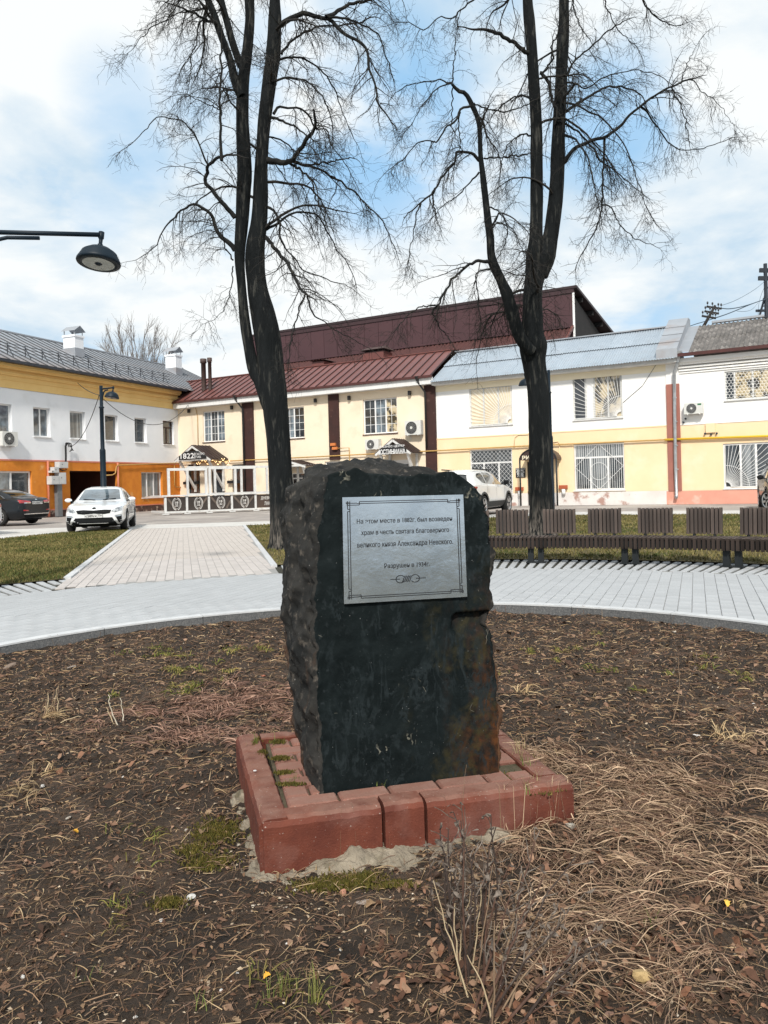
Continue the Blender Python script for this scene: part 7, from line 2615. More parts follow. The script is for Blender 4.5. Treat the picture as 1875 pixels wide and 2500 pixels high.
# white car just inside the frame
make_car('white_hatchback', 'white car of which only the rounded wing and a wheel show, at the picture edge', SEDAN, m_cardirty, (-14.35, 25.0, 0), unit(-.80, .60), 1.0, 'sedan_plain')
# dusty white estate seen from behind, half hidden by the stone
make_car('white_estate', 'dusty white off-road estate car with roof rails, half hidden behind the boulder', SUV, m_cardirty, (3.46, 29.9, 0), unit(.46, .89), 1.05, 'suv')
# dark car cut by the frame
make_car('dark_estate', 'dark estate car of which only door mirror and front wheel show, before the pink plinth', SUV, m_carblack, (14.55, 27.6, 0), unit(-.36, -.93), 1.0, 'edge', steer=.45)


# ================================================================== BENCH, LAMPS, TERRACE, POLES
m_slatw = mat('bench_slat', (.088, .064, .053), (.048, .037, .032), .8, 3, 8, .3, 60, rnd=.28, stretch=(9, 9, 1.2), c3=(.12, .10, .088), s3=4, lo3=.58, hi3=.7)
m_bsteel = mat('bench_steel', (.005, .008, .010), (.008, .011, .013), .65, 6)
m_lampblue = mat('lamp_paint', (.004, .012, .021), (.005, .014, .024), .5, 5, spec=.25)


def ang_at(px, r):
    """angle round the bed centre at which a point on the circle r shows at photo column px"""
    lo, hi = R(-60), R(75)
    for _ in range(50):
        a = (lo + hi) / 2
        x, y = r * math.sin(a), BC.y + r * math.cos(a)
        u = x / y
        z = .5 - CH
        q = PPX + FPX * (u * math.cos(ROLL) - z / y * math.sin(ROLL))
        if q < px: lo = a
        else: hi = a
    return (lo + hi) / 2


def bench(a0, a1, backs, label):
    """one module of the curved bench between two angles; backs = angle ranges of the backrests"""
    rf, rb = 7.92, 8.40
    am = (a0 + a1) / 2
    base = Vector((BC.x + 8.15 * math.sin(am), BC.y + 8.15 * math.cos(am), 0))
    th = empty('curved_bench', base, -am, label, 'bench', 'modules of the curved slatted bench')
    inv = (Matrix.Translation(base) @ Matrix.Rotation(-am, 4, 'Z')).inverted()

    def pt(r, a, z): return inv @ Vector((BC.x + r * math.sin(a), BC.y + r * math.cos(a), z))
    pitch = .061 / rf
    n = int((a1 - a0) / pitch)
    H = .395
    w = .043
    sl = MB().box(-w / 2, w / 2, 0, rb - rf, H - .03, H).mesh('seat_slat', m_slatw)
    fl_ = MB().box(-w / 2, w / 2, -.032, -.002, H - .165, H - .004).mesh('front_slat', mat('bench_front_slat_shade', (.040, .029, .024), (.020, .016, .0145), .85, 3, 8, .3, 60, rnd=.4, stretch=(9, 9, 1.2), spec=.15))  # darker copy of the slat wood: shade on the lip put into the colour
    for k in range(n):
        a = a0 + (k + .5) * (a1 - a0) / n
        p = pt(rf, a, 0)
        m4 = Matrix.Translation(p) @ Matrix.Rotation(-(a - am), 4, 'Z') @ Matrix.Rotation(random.uniform(-.012, .012), 4, 'Z') @ Matrix.Translation((0, random.uniform(-.004, .004), random.uniform(-.003, .003)))
        link('seat_slat', sl, th, None, m4)
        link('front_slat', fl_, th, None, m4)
    # steel hoops carrying the seat
    for r, z in ((rf + .02, H - .10), (rb - .03, H - .06)):
        pts = [pt(r, a0 + (a1 - a0) * i / 12, z) for i in range(13)]
        mb = MB()
        for p, q in zip(pts[:-1], pts[1:]): mb.bar(p, q, .05, .09)
        mb.build('seat_rail', m_bsteel, th)
    for a in (a0 + .075 / rf, a1 - .075 / rf):
        p = pt(8.02, a, 0)
        m = Matrix.Translation(p) @ Matrix.Rotation(-(a - am), 4, 'Z')
        MB().box(-.042, .042, -.05, .05, 0, H - .1, m).box(-.042, .042, -.06, .34, H - .17, H - .04, m).box(-.07, .07, -.08, .09, 0, .012, m).build('leg', m_bsteel, th)
    for (b0, b1) in backs:
        nb = 9
        bl = MB().box(-.0205, .0205, -.016, .016, -.19, .19).mesh('back_slat', m_slatw)
        rr = rb - .03
        wid = (b1 - b0) * rr
        sp = wid / nb
        zc = H + .215
        tilt = .10
        fr = MB()
        for i in range(nb):
            a = b0 + (i + .5) * (b1 - b0) / nb
            p = pt(rr, a, zc)
            m = Matrix.Translation(p) @ Matrix.Rotation(-(a - am), 4, 'Z') @ Matrix.Rotation(-tilt, 4, 'X')
            link('back_slat', bl, th, None, m @ Matrix.Diagonal((sp / .055, 1, 1, 1)) @ Matrix.Translation((0, random.uniform(-.003, .003), random.uniform(-.004, .004))))
        A, B_ = pt(rr + .03, b0 + .02 / rr, zc), pt(rr + .03, b1 - .02 / rr, zc)
        for dz, dy in ((-.12, -.012), (.13, .016)):
            fr.bar(A + Vector((0, dy, dz)), B_ + Vector((0, dy, dz)), .02, .045)
        for q in (A.lerp(B_, .2), A.lerp(B_, .8)):
            fr.bar(q + Vector((0, -.05, -.28)), q + Vector((0, .02, .16)), .04, .02, up=(0, 1, 0))
        m = Matrix.Translation(A.lerp(B_, .5) + Vector((0, .035, 0))) @ Matrix.Rotation(-((b0 + b1) / 2 - am), 4, 'Z') @ Matrix.Rotation(-tilt, 4, 'X')
        fr.box(-wid / 2 + .012, wid / 2 - .012, -.006, .006, -.175, .175, m)
        fr.build('back_frame', m_bsteel, th)


_legs = [1307, 1537, 1787]
_A = [ang_at(x, 8.02) for x in _legs]
_st = _A[1] - _A[0]
_A = [_A[0] - _st] + _A + [_A[2] + (_A[2] - _A[1])]
_D = lambda x: ang_at(x * D2S, 8.40)
_bk = [(_D(1071), _D(1143)), (_D(1173), _D(1245)), (_D(1270), _D(1344)), (_D(1378), _D(1455)), (_D(1483), _D(1563)), (_D(1599), _D(1688))]
_w = _bk[0][1] - _bk[0][0]
bench(_A[0], _A[1], [(_A[0] + .02, _A[0] + .02 + _w), _bk[0]], 'dark slatted bench module nearest the boulder, partly hidden by it')
bench(_A[1], _A[2], [_bk[1], _bk[2]], 'dark slatted bench module standing in front of the forked tree')
bench(_A[2], _A[3], [_bk[3], _bk[4]], 'dark slatted bench module between the forked tree side and the outermost module')
bench(_A[3], _A[4], [_bk[5], (_bk[5][1] + .035, _bk[5][1] + .035 + _w)], 'dark slatted bench module farthest from the boulder, cut by the picture edge')


# ---------------------------------------------------------------- street lamps
def street_lamp(base, top, arm, adir, label, head=.56, r=.055, drop=.16):
    th = empty('street_lamp', base, math.atan2(adir[1], adir[0]), label, 'street lamp', 'dark street lamps with dish heads')
    MB().lathe([(.0, 0), (.16, 0), (.16, .03), (r * 1.7, .05), (r * 1.7, top * .55), (r * 1.75, top * .555), (r * 1.2, top * .57), (r * 1.15, top * .86), (r * 1.5, top * .862), (r * 1.5, top * .872), (r, top * .875), (r, top + .12), (0, top + .12)], 16).build('pole', m_lampblue, th)
    b = MB().tube([(0, 0, top), (arm, 0, top)], r * .48, 10)
    b.tube([(.0, 0, top - .55), (arm * .10, 0, top - .32), (arm * .22, 0, top - .13), (arm * .36, 0, top - .065), (arm * .58, 0, top - .062)], r * .42, 8)
    b.build('arm', m_lampblue, th)
    m = Matrix.Translation((arm, 0, top - drop)) @ Matrix.Rotation(R(-8), 4, 'X') @ Matrix.Rotation(R(5), 4, 'Y')
    R_ = head / 2
    MB().lathe([(r * .35, drop + .05), (r * .6, drop + .045), (r * .6, drop - .04), (r * .42, drop - .05), (r * .38, .03), (r * .55, .025), (r * .5, -.0)], 12, m).build('stem', m_lampblue, th)
    hd = MB().lathe([(0, .0), (R_ * .22, -.012), (R_ * .5, -.04), (R_ * .74, -.085), (R_ * .80, -.10), (R_ * .82, -.115), (R_ * .98, -.20), (R_, -.225), (R_ * .97, -.24), (R_ * .70, -.245), (R_ * .69, -.235)], 32, m).build('lamp_head', m_lampblue, th)
    MB().lathe([(0, -.243), (R_ * .2, -.242), (R_ * .72, -.246)], 28, m).build('diffuser', mat('lamp_glass', (.60, .62, .63), (.45, .47, .48), .15, 14, spec=.8, coat=.6), hd)
    MB().lathe([(0, -.262), (.03, -.258), (.05, -.242)], 12, m).build('led_cap', m_lampblue, hd)


_h = P(245, 600, 10.0)
street_lamp((_h.x - 1.75, 9.72, 0), P(247, 573, 10.0).z, 1.77, (1.75, .28), 'nearest dark street lamp, its arm and dish head reaching in over the square', .555, .062, .15)
_b = P(248, 1000, 27.5)
street_lamp((_b.x, 27.5, 0), P(248, 950, 27.5).z, .62, (.85, -.52), 'dark street lamp standing behind the white saloon in front of the white upper wall', .50, .06, .13)
_b = P(1342, 1000, 26.3)
street_lamp((_b.x, 26.3, 0), P(1342, 912, 26.3).z, .8, (-1, .1), 'dark street lamp mostly hidden behind the forked tree trunk', .50, .05, .13)


# ---------------------------------------------------------------- the white pub terrace
def terrace():
    A, B = G(400, 1257), G(668, 1245.5)
    fc = Facade((A.x, A.y), (B.x - A.x, B.y - A.y))
    z5 = lambda x, y, o=0.0: fc.px(390 + x * .3256, 1060 + y * .3256, o)
    th = fc.thing('terrace_fence', 'white timber terrace fence with open upper frames and dark printed lower panels, before the pub', 'fence')
    tp = m_timber
    xs = [z5(x, 540)[0] for x in (42, 203, 368, 540, 718)]
    step = xs[4] - xs[3]
    xs += [xs[4] + step, xs[4] + 2 * step]
    z_rail = z5(400, 448)[1]
    for i, x in enumerate(xs):
        MB().box(x - .055, x + .055, -.055, .055, .10, z_rail).build('post', tp, th)
        MB().box(x - .16, x + .16, -.14, .14, 0, .05).build('foot', tp, th)
    for (a, b) in zip(xs[:-1], xs[1:]):
        MB().box(a - .05, b + .05, -.05, .05, .07, .16).build('bottom_rail', tp, th)
        MB().box(a + .056, b - .056, -.04, .04, .90, z_rail - .09).build('mid_rail', tp, th)
    MB().box(xs[0] - .2, xs[-1] + .2, -.12, .12, z_rail - .07, z_rail).build('shelf_rail', tp, th)
    MB().box(xs[0] - .2, xs[-1] + .2, .20, .40, z_rail - .07, z_rail).build('shelf_rail', tp, th)
    m_pan = mat('printed_panel', (.032, .024, .020), (.045, .034, .028), .25, 2, spec=.6, coat=.5)
    m_panb = mat('brown_printed_panel', (.075, .048, .034), (.06, .04, .03), .3, 2, spec=.5, coat=.4)
    m_wood = mat('panel_timber', (.13, .10, .08), (.10, .078, .062), .6, 3)
    m_print = mat('badge_print', (.62, .60, .57), None, .5)
    for i, (a, b) in enumerate(zip(xs[:-1], xs[1:])):
        pn = MB().box(a + .06, b - .06, -.02, -.005, .17, .89).build('panel', m_panb if i >= 4 else m_pan, th)
        g = MB()
        if i in (0, 2, 3): g.bar((a + .10, -.026, .86), (a + (b - a) * .52, -.026, .20), .10, .008, up=(0, 1, 0))
        if i in (1, 3): g.bar((b - .10, -.026, .82), (b - (b - a) * .48, -.026, .20), .10, .008, up=(0, 1, 0))
        if i in (2,): g.bar((b - .08, -.026, .6), (b - .3, -.026, .22), .10, .008, up=(0, 1, 0))
        if g.v: g.build('cross_brace', m_wood, pn)
        if i < 4:
            cx, cz = (a + b) / 2 + (.02, .03, .02, .05)[i], .53
            t = MB()
            pl_ = lambda x, z: Vector((x, -.034, z))
            text_fit(t, '18', cx - .085, cx + .085, cz + .012, cz + .13, pl_, .03)
            t.build('lettering', m_print, pn)
            t = MB()
            text_fit(t, '22', cx - .085, cx + .085, cz - .13, cz - .012, pl_, .03)
            t.build('lettering', m_print, pn)
            rg_ = MB()
            for k in range(30):
                a0 = 2 * math.pi * k / 30
                if k in (7, 8, 22, 23): continue
                p0 = Vector((cx + .20 * math.cos(a0), -.034, cz + .29 * math.sin(a0)))
                p1 = Vector((cx + .235 * math.cos(a0 + .10), -.034, cz + .33 * math.sin(a0 + .10)))
                rg_.bar(p0, p1, .045, .003, up=(0, 1, 0))
            pts = [Vector((cx + .16 * math.cos(2 * math.pi * k / 32), -.034, cz + .245 * math.sin(2 * math.pi * k / 32))) for k in range(33)]
            for p, q in zip(pts[:-1], pts[1:]): rg_.bar(p, q, .014, .003, up=(0, 1, 0))
            rg_.build('laurel_ring', m_print, pn)
        elif i == 4:
            t = MB()
            pl_ = lambda x, z: Vector((x, -.034, z))
            x0, x1 = z5(757, 500)[0], z5(822, 500)[0]
            text_fit(t, 'ДНЕВН', x0, x1 + .05,   .58, .78, pl_, .02)
            t.build('lettering', m_print, pn)
            t = MB()
            text_fit(t, 'ЛАНЧ', x0 + .2, x1 + .10, .30, .50, pl_, .02)
            t.build('lettering', m_print, pn)
    # open upper frames of the front run
    zt0 = z5(66, 266)[1]
    fx = [z5(66, 350)[0], z5(347, 350)[0], z5(375, 350)[0], z5(566, 350)[0], z5(712, 350)[0]]
    ztop = [zt0, zt0 + .05, zt0 + .05, zt0 + .02, zt0 + .05]
    for x, z in zip(fx, ztop):
        MB().box(x - .06, x + .06, -.06, .06, z_rail, z).build('frame_post', tp, th)
    MB().box(fx[0] - .06, fx[1] + .06, -.065, .065, zt0 - .06, zt0 + .07).build('frame_rail', tp, th)
    MB().box(fx[2] - .06, fx[4] + .06, -.065, .065, zt0 - .0, zt0 + .13).build('frame_rail', tp, th)
    # the run behind it
    yb = 2.6
    a, b = z5(205, 250, yb), z5(800, 205, yb)
    MB().bar((a[0], yb, a[1]), (b[0] + 2, yb, a[1]), .12, .13).build('frame_rail', tp, th)
    for x in (a[0], (a[0] * 2 + b[0]) / 3, (a[0] + 2 * b[0]) / 3, b[0], b[0] + 2):
        MB().box(x - .055, x + .055, yb - .055, yb + .055, 0, a[1]).build('frame_post', tp, th)
    MB().bar((a[0], yb, 1.0), (b[0] + 2, yb, 1.0), .2, .08).build('shelf_rail', tp, th)
    for x in (xs[0], xs[-1]):
        MB().bar((x, .05, z_rail - .04), (x, yb, z_rail - .04), .12, .07).bar((x, .05, .12), (x, yb, .12), .09, .09).build('side_rail', tp, th)


terrace()


# ---------------------------------------------------------------- poles on and behind the roofs
def leaning_pole():
    Y = 40.0
    a, b = P(1706, 818, Y), P(1746, 746, Y)
    th = empty('leaning_pole', a, 0, 'leaning wooden utility pole with three crossarms sticking up from the grey roof', 'utility pole')
    mp = mat('tarred_pole', (.03, .026, .024), (.02, .018, .018), .9, 6)
    MB().tube([(0, 0, 0), b - a], [.09, .065], 8).build('pole', mp, th)
    k = .18382
    for (x0, y0, x1, y1) in ((138, 590, 335, 618), (110, 652, 298, 684), (75, 714, 260, 746)):
        p, q = P(1700 + x0 * k, 640 + y0 * k, Y) - a, P(1700 + x1 * k, 640 + y1 * k, Y) - a
        ar = MB().bar(p, q, .08, .09).build('crossarm', mp, th)
        for t in (.05, .38, .78, .97):
            o = p.lerp(q, t)
            MB().lathe([(.012, 0), (.012, .12), (.045, .12), (.05, .19), (.03, .24), (0, .25)], 8, Matrix.Translation(o + Vector((0, -.02, .02)))).build('insulator', mat('insulator_dark', (.05, .05, .055), None, .4), ar)


leaning_pole()


def pylon():
    Y = 46.0
    base = P(1872, 790, Y); base.z = 0
    th = empty('cable_pylon', base, 0, 'dark steel utility pylon with crossarms and many wires at the picture edge behind the roof', 'utility pole')
    mp = mat('dark_steel', (.018, .024, .035), (.014, .018, .026), .6, 4)
    g = lambda x, y: P(1700 + x * .18382, 640 + y * .18382, Y) - base
    top = g(955, 20)
    MB().tube([(0, 0, 0), (0, 0, top.z)], [.16, .11], 8).build('pole', mp, th)
    for (x0, y0, half, w) in ((840, 108, 1.15, .24), (825, 214, 1.2, .24), (935, 326, .5, .16), (888, 500, .75, .2)):
        p = g(x0, y0)
        q = Vector((-p.x * .9, 0, p.z - .03))
        MB().bar(p, q, .14, w).build('crossarm', mp, th)
    MB().bar(g(828, 760), g(945, 330), .09, .09).build('stay', mp, th)
    p = g(925, 665)
    MB().bar(p + Vector((-.6, 0, .1)), p + Vector((.6, 0, .1)), .1, .14).build('bracket', mp, th)
    ringp = [p + Vector((.36 * math.cos(2 * math.pi * i / 18), 0, .40 * math.sin(2 * math.pi * i / 18))) for i in range(19)]
    MB().tube(ringp, .03, 5, False).build('cable_coil', mp, th)
    mw = mat('wire_grey', (.05, .08, .11), None, .7)
    gg = lambda x, y, yy: P(1700 + x * .18382, 640 + y * .18382, yy)

    def wire(pts, r, lab):
        v = [gg(x, y, Y + (40 - Y) * t) for x, y, t in pts]
        c = resample(np.array([(p.x, p.y, p.z, r) for p in v]), 20)
        o = MB().tube([tuple(q[:3]) for q in c], r, 4).build('overhead_wire', mw)
        tag(o, lab, 'cable', 'overhead wires between the two poles')
    wire([(930, 235, 0), (800, 345, .3), (650, 440, .5), (480, 525, .8), (325, 578, 1)], .012, 'topmost thin wire from the pylon crossarm down to the leaning pole')
    wire([(930, 490, 0), (840, 518, .2), (700, 565, .4), (560, 602, .6), (430, 620, .8), (335, 612, 1)], .025, 'thick sagging wire between pylon bracket and the leaning pole top')
    wire([(930, 490, 0), (760, 545, .3), (560, 628, .6), (400, 692, .8), (262, 738, 1)], .025, 'thick wire from the pylon bracket to the lowest arm of the leaning pole')
    wire([(262, 738, 1), (120, 785, 1), (0, 820, 1), (-120, 862, 1)], .02, 'wire running on from the leaning pole down behind the metal roof')
    wire([(820, 540, 0), (760, 610, .2), (700, 645, .4), (620, 655, .5), (540, 650, .6)], .010, 'slack thin wire looping below the pylon bracket')
    wire([(940, 240, 0), (900, 340, 0), (860, 440, 0), (830, 560, 0), (820, 720, 0)], .010, 'steep thin wire falling beside the pylon mast')
    wire([(945, 340, 0), (905, 430, 0), (885, 560, 0), (840, 740, 0)], .020, 'dark guy wire close against the pylon mast')


pylon()


# ================================================================== WHAT LIES AND GROWS IN THE BED
m_lit = vcol_mat('litter_tones', .9)
m_straw = vcol_mat('straw_tones', .75)
m_green = vcol_mat('green_tones', .8)
m_grav = vcol_mat('gravel_tones', .85)
_PI = (Matrix.Translation((PED_O.x, PED_O.y, 0)) @ Matrix.Rotation(PED_A, 4, 'Z')).inverted()


def in_ped(x, y, pad=0.0):
    ca, sa = math.cos(PED_A), math.sin(PED_A)
    lx = (x - PED_O.x) * ca + (y - PED_O.y) * sa
    ly = -(x - PED_O.x) * sa + (y - PED_O.y) * ca
    return (lx > -pad) & (lx < PED_W + pad) & (ly > -pad) & (ly < PED_D + pad)


def bed_points(n, near=1.6, pad=.01, rad=RB - .03):
    X, Y = [], []
    while len(X) < n:
        m = 60000
        x = rng.uniform(-3.7, 3.7, m); y = rng.uniform(1.15, 7.9, m)
        k = (np.abs(x) < .60 * y + .45) & (np.hypot(x - BC.x, y - BC.y) < rad) & ~in_ped(x, y, pad)
        k &= rng.uniform(0, 1, m) < np.clip(near / y, 0, 1) ** 1.15
        X += list(x[k]); Y += list(y[k])
    x, y = np.array(X[:n]), np.array(Y[:n])
    return x, y, soil_z(x, y) + fbm(np.c_[x, y], 22, 3, 9) * .016


def pick(cols, n, w=None):
    c = np.array(cols)[rng.choice(len(cols), n, p=w)]
    return c * rng.uniform(.7, 1.25, (n, 1)) * np.array([1.08, .98, .87])


def flakes(name, n, smin, smax, cols, w=None, near=1.6, lift=.004, mt=None, aspect=(.35, .8)):
    x, y, z = bed_points(n, near)
    s = rng.uniform(0, 1, n) ** 2.2 * (smax - smin) + smin
    s *= np.clip(y / 3.2, .85, 1.3)
    a = rng.uniform(0, 2 * np.pi, n)
    asp = rng.uniform(*aspect, n)
    u = np.c_[np.cos(a), np.sin(a), rng.normal(0, .28, n)] * s[:, None]
    v = np.c_[-np.sin(a), np.cos(a), rng.normal(0, .35, n)] * (s * asp)[:, None]
    c = np.c_[x, y, z + lift + s * .18]
    up = np.c_[np.zeros(n), np.zeros(n), s * rng.uniform(-.25, .45, n)]
    V = np.stack([c - u, c - v * .9 + up, c + u, c + v + up], 1).reshape(-1, 3)
    F = (np.arange(n)[:, None] * 4 + np.array([0, 1, 2, 3])).reshape(-1, 4)
    F = np.concatenate([F[:, [0, 1, 3]], F[:, [1, 2, 3]]])
    me = np_mesh(name, V, F, col=np.repeat(pick(cols, n, w), 4, 0))
    me.materials.append(mt or m_lit)
    return tag(link(name, me), kind='stuff')


def ribbons(name, B, A, Ln, H, W, C, k=5, curl=.5, mt=None, droop=None, keep=None):
    """lying or arching strands: base B, heading A, length, arch height, width, colour"""
    n = len(B)
    t = np.linspace(0, 1, k)[None, :]
    cu = rng.normal(0, curl, n)[:, None]
    ang = A[:, None] + cu * (t - .3)
    st = (Ln / (k - 1))[:, None]
    px = np.concatenate([np.zeros((n, 1)), np.cumsum(np.cos(ang[:, 1:]) * st, 1)], 1)
    py = np.concatenate([np.zeros((n, 1)), np.cumsum(np.sin(ang[:, 1:]) * st, 1)], 1)
    x, y = B[:, 0][:, None] + px, B[:, 1][:, None] + py
    g = soil_z(x.ravel(), y.ravel()).reshape(x.shape)
    z = g + .006 + H[:, None] * np.sin(np.pi * np.clip(t * .95 + .03, 0, 1)) + rng.uniform(0, .012, (n, 1))
    ped = in_ped(x.ravel(), y.ravel(), .0).reshape(x.shape)
    z = np.where(ped, np.maximum(z, .105), z)
    r = np.hypot(x - BC.x, y - BC.y)
    z = np.where(r > RB, np.maximum(z, .035), z)
    w = W[:, None] * (1 - .75 * t ** 2)
    tw = rng.uniform(0, 2 * np.pi, n)[:, None]
    nx, ny, nz = -np.sin(ang) * np.cos(tw), np.cos(ang) * np.cos(tw), np.sin(tw) * np.ones_like(ang)
    c = np.stack([x, y, z], -1)
    o = np.stack([nx, ny, nz], -1) * w[..., None]
    V = np.stack([c - o, c + o], 2)                      # n,k,2,3
    idx = np.arange(n * k * 2).reshape(n, k, 2)
    F = np.stack([idx[:, :-1, 0], idx[:, 1:, 0], idx[:, 1:, 1], idx[:, :-1, 1]], -1).reshape(-1, 4)
    me = np_mesh(name, V.reshape(-1, 3), F, col=np.repeat(C, k * 2, 0))
    me.materials.append(mt or m_straw)
    return tag(link(name, me), kind='stuff')


SOILS = [(.075, .050, .034), (.032, .023, .017), (.14, .090, .060), (.24, .17, .115), (.105, .058, .037)]
flakes('leaf_litter', 92000, .0025, .0125, SOILS + [(.40, .34, .27)], [.30, .27, .18, .10, .10, .05], aspect=(.2, .7))
flakes('leaf_fragments', 4200, .010, .026, [(.105, .063, .045), (.16, .10, .072), (.25, .17, .125), (.065, .04, .030)], None, 2.2, .006)

STRAW = [(.30, .225, .14), (.22, .15, .10), (.40, .32, .21), (.15, .105, .078), (.115, .075, .058)]
n = 41000
x, y, z = bed_points(n, 1.7)
ribbons('scattered_straw', np.c_[x, y, z], rng.uniform(0, 2 * np.pi, n), rng.uniform(0, 1, n) ** 1.6 * .085 + .012, rng.uniform(.0, .012, n), rng.uniform(.0007, .0016, n) * np.clip(y / 2.6, .9, 2.2), pick(STRAW, n, [.18, .25, .06, .25, .26]), 4, .6)


def mats(name, blobs, per, cols, wts, lmin=.09, lmax=.30, hmax=.055, mt=None, wid=(.0009, .0019), curl=.9):
    B, A, Ln, H, W, C = [], [], [], [], [], []
    for (px, py, sp, dens, flow) in blobs:
        c = G(px, py, -.06)
        nt = int(dens * 11)
        tx = c.x + rng.normal(0, sp, nt); ty = c.y + rng.normal(0, sp * .8, nt)
        for i in range(nt):
            m = int(per * rng.uniform(.5, 1.5))
            fl = flow + rng.normal(0, .55)
            B.append(np.c_[tx[i] + rng.normal(0, .025, m), ty[i] + rng.normal(0, .025, m), np.zeros(m)])
            A.append(fl + rng.normal(0, .75, m))
            Ln.append(rng.uniform(lmin, lmax, m)); H.append(rng.uniform(.2, 1, m) ** 1.5 * hmax)
            W.append(rng.uniform(*wid, m) * np.clip(c.y / 2.4, .9, 2)); C.append(pick(cols, m, wts) * rng.uniform(.75, 1.2))
    B, A, Ln, H, W, C = (np.concatenate(q) for q in (B, A, Ln, H, W, C))
    k = (np.hypot(B[:, 0] - BC.x, B[:, 1] - BC.y) < RB - .08) & ~in_ped(B[:, 0], B[:, 1], .02)
    ribbons(name, B[k], A[k], Ln[k], H[k], W[k], C[k], 6, curl, mt)


DRY = [(.30, .225, .165), (.19, .13, .098), (.42, .33, .245), (.105, .068, .052)]
mats('dry_grass', [(1420, 1880, .20, 1.3, 2.6), (1540, 1930, .26, 1.6, 2.8), (1690, 1900, .28, 1.5, 2.9), (1480, 2050, .22, 1.5, .4), (1640, 2080, .26, 1.6, 2.7), (1800, 2050, .26, 1.5, 3.0), (1370, 2130, .18, 1.3, 5.2),
                   (1560, 2230, .2, 1.3, 3.1), (1750, 2240, .2, 1.0, 2.5), (1290, 2240, .15, 1.0, 5.0), (1440, 2330, .18, 1.0, .5), (1840, 1850, .3, 1.2, 2.7), (1330, 1840, .16, .8, 2.6), (1700, 2390, .16, .5, 3.0),
                   (1850, 1960, .2, 1.2, 3.0), (1600, 2000, .2, 1.2, 2.4), (1450, 1960, .15, 1.0, .3), (1300, 2040, .10, .8, 5.2)], 26, DRY, [.30, .28, .18, .24], .05, .20, .030, None, (.0007, .0019), .55)
mats('dry_sedge', [(420, 1745, .16, 1.1, 2.9), (520, 1730, .22, 1.5, .3), (630, 1715, .2, 1.2, .2), (470, 1800, .18, .9, 3.0), (560, 1790, .16, .8, 2.5), (690, 1690, .16, .8, .4), (540, 1690, .2, .9, 1.2)], 26,
     [(.245, .155, .125), (.17, .105, .088), (.31, .215, .175), (.10, .066, .055)], [.35, .3, .2, .15], .05, .17, .035)
mats('dry_tussock', [(60, 1940, .04, .25, 3.6), (90, 1900, .03, .22, 1.4), (1770, 1815, .04, .25, 1.6), (120, 1745, .02, .12, 1.5), (820, 2000, .03, .08, .5), (1290, 1700, .04, .16, 1.2)], 20, [(.36, .28, .17), (.27, .20, .12), (.45, .37, .24)], None, .05, .16, .06, None, (.001, .002), .6)

# broken leaves caught in the dry grass
def drift(name, spots, n):
    X, Y = [], []
    for (px, py, sp, dens) in spots:
        c = G(px, py, -.06); m = int(n * dens)
        X.append(c.x + rng.normal(0, sp, m)); Y.append(c.y + rng.normal(0, sp * .7, m))
    x, y = np.concatenate(X), np.concatenate(Y)
    k = ~in_ped(x, y, .02) & (np.hypot(x - BC.x, y - BC.y) < RB - .08)
    x, y = x[k], y[k]; m = len(x)
    z = soil_z(x, y) + rng.uniform(.004, .028, m)
    s = rng.uniform(.008, .022, m); a = rng.uniform(0, 6.28, m)
    u = np.c_[np.cos(a), np.sin(a), rng.normal(0, .4, m)] * s[:, None]
    v = np.c_[-np.sin(a), np.cos(a), rng.normal(0, .45, m)] * (s * rng.uniform(.3, .8, m))[:, None]
    c = np.c_[x, y, z]; up = np.c_[np.zeros(m), np.zeros(m), s * rng.uniform(-.2, .5, m)]
    V = np.stack([c - u, c - v * .8 - u * .3, c + u * .7 - v * .5 + up * .5, c + u, c + v * .7 + u * .3 + up, c + v - u * .4], 1).reshape(-1, 3)
    F = (np.arange(m)[:, None, None] * 6 + np.array([(0, 1, 5), (1, 4, 5), (1, 2, 4), (2, 3, 4)])[None]).reshape(-1, 3)
    me = np_mesh(name, V, F, col=np.repeat(pick([(.13, .068, .044), (.20, .115, .08), (.27, .18, .13), (.075, .042, .030)], m), 6, 0)); me.materials.append(m_lit)
    tag(link(name, me), kind='stuff')


drift('leaf_drift', [(1500, 2120, .25, 1), (1340, 2090, .12, .5), (1420, 1990, .15, .5), (1750, 2150, .2, .5), (1620, 2360, .2, .9), (1780, 2420, .18, .8), (1100, 2330, .16, .8), (980, 2420, .14, .7), (1250, 2400, .12, .6), (1500, 1930, .2, .4), (1330, 2470, .12, .5), (1850, 2300, .12, .4), (140, 1800, .2, .3), (330, 1860, .2, .25)], 95)

# sparse living grass and moss
mats('green_grass', [(400, 1600, .16, .9, 1.5), (480, 1640, .2, 1.0, 1.5), (430, 1690, .2, .7, 1.5), (620, 1590, .12, .5, 1.5), (1360, 1590, .25, .9, 1.5), (680, 2390, .04, .22, 1.5), (760, 2420, .05, .2, .5), (1480, 1640, .3, .5, 1.5), (1800, 1640, .3, .5, 1.5),
                     (200, 2240, .08, .2, 1.5), (260, 2080, .2, .3, 1.0)], 16, [(.105, .125, .028), (.16, .155, .045), (.075, .095, .022), (.22, .19, .07)], None, .02, .075, .035, m_green, (.0011, .0022), .5)


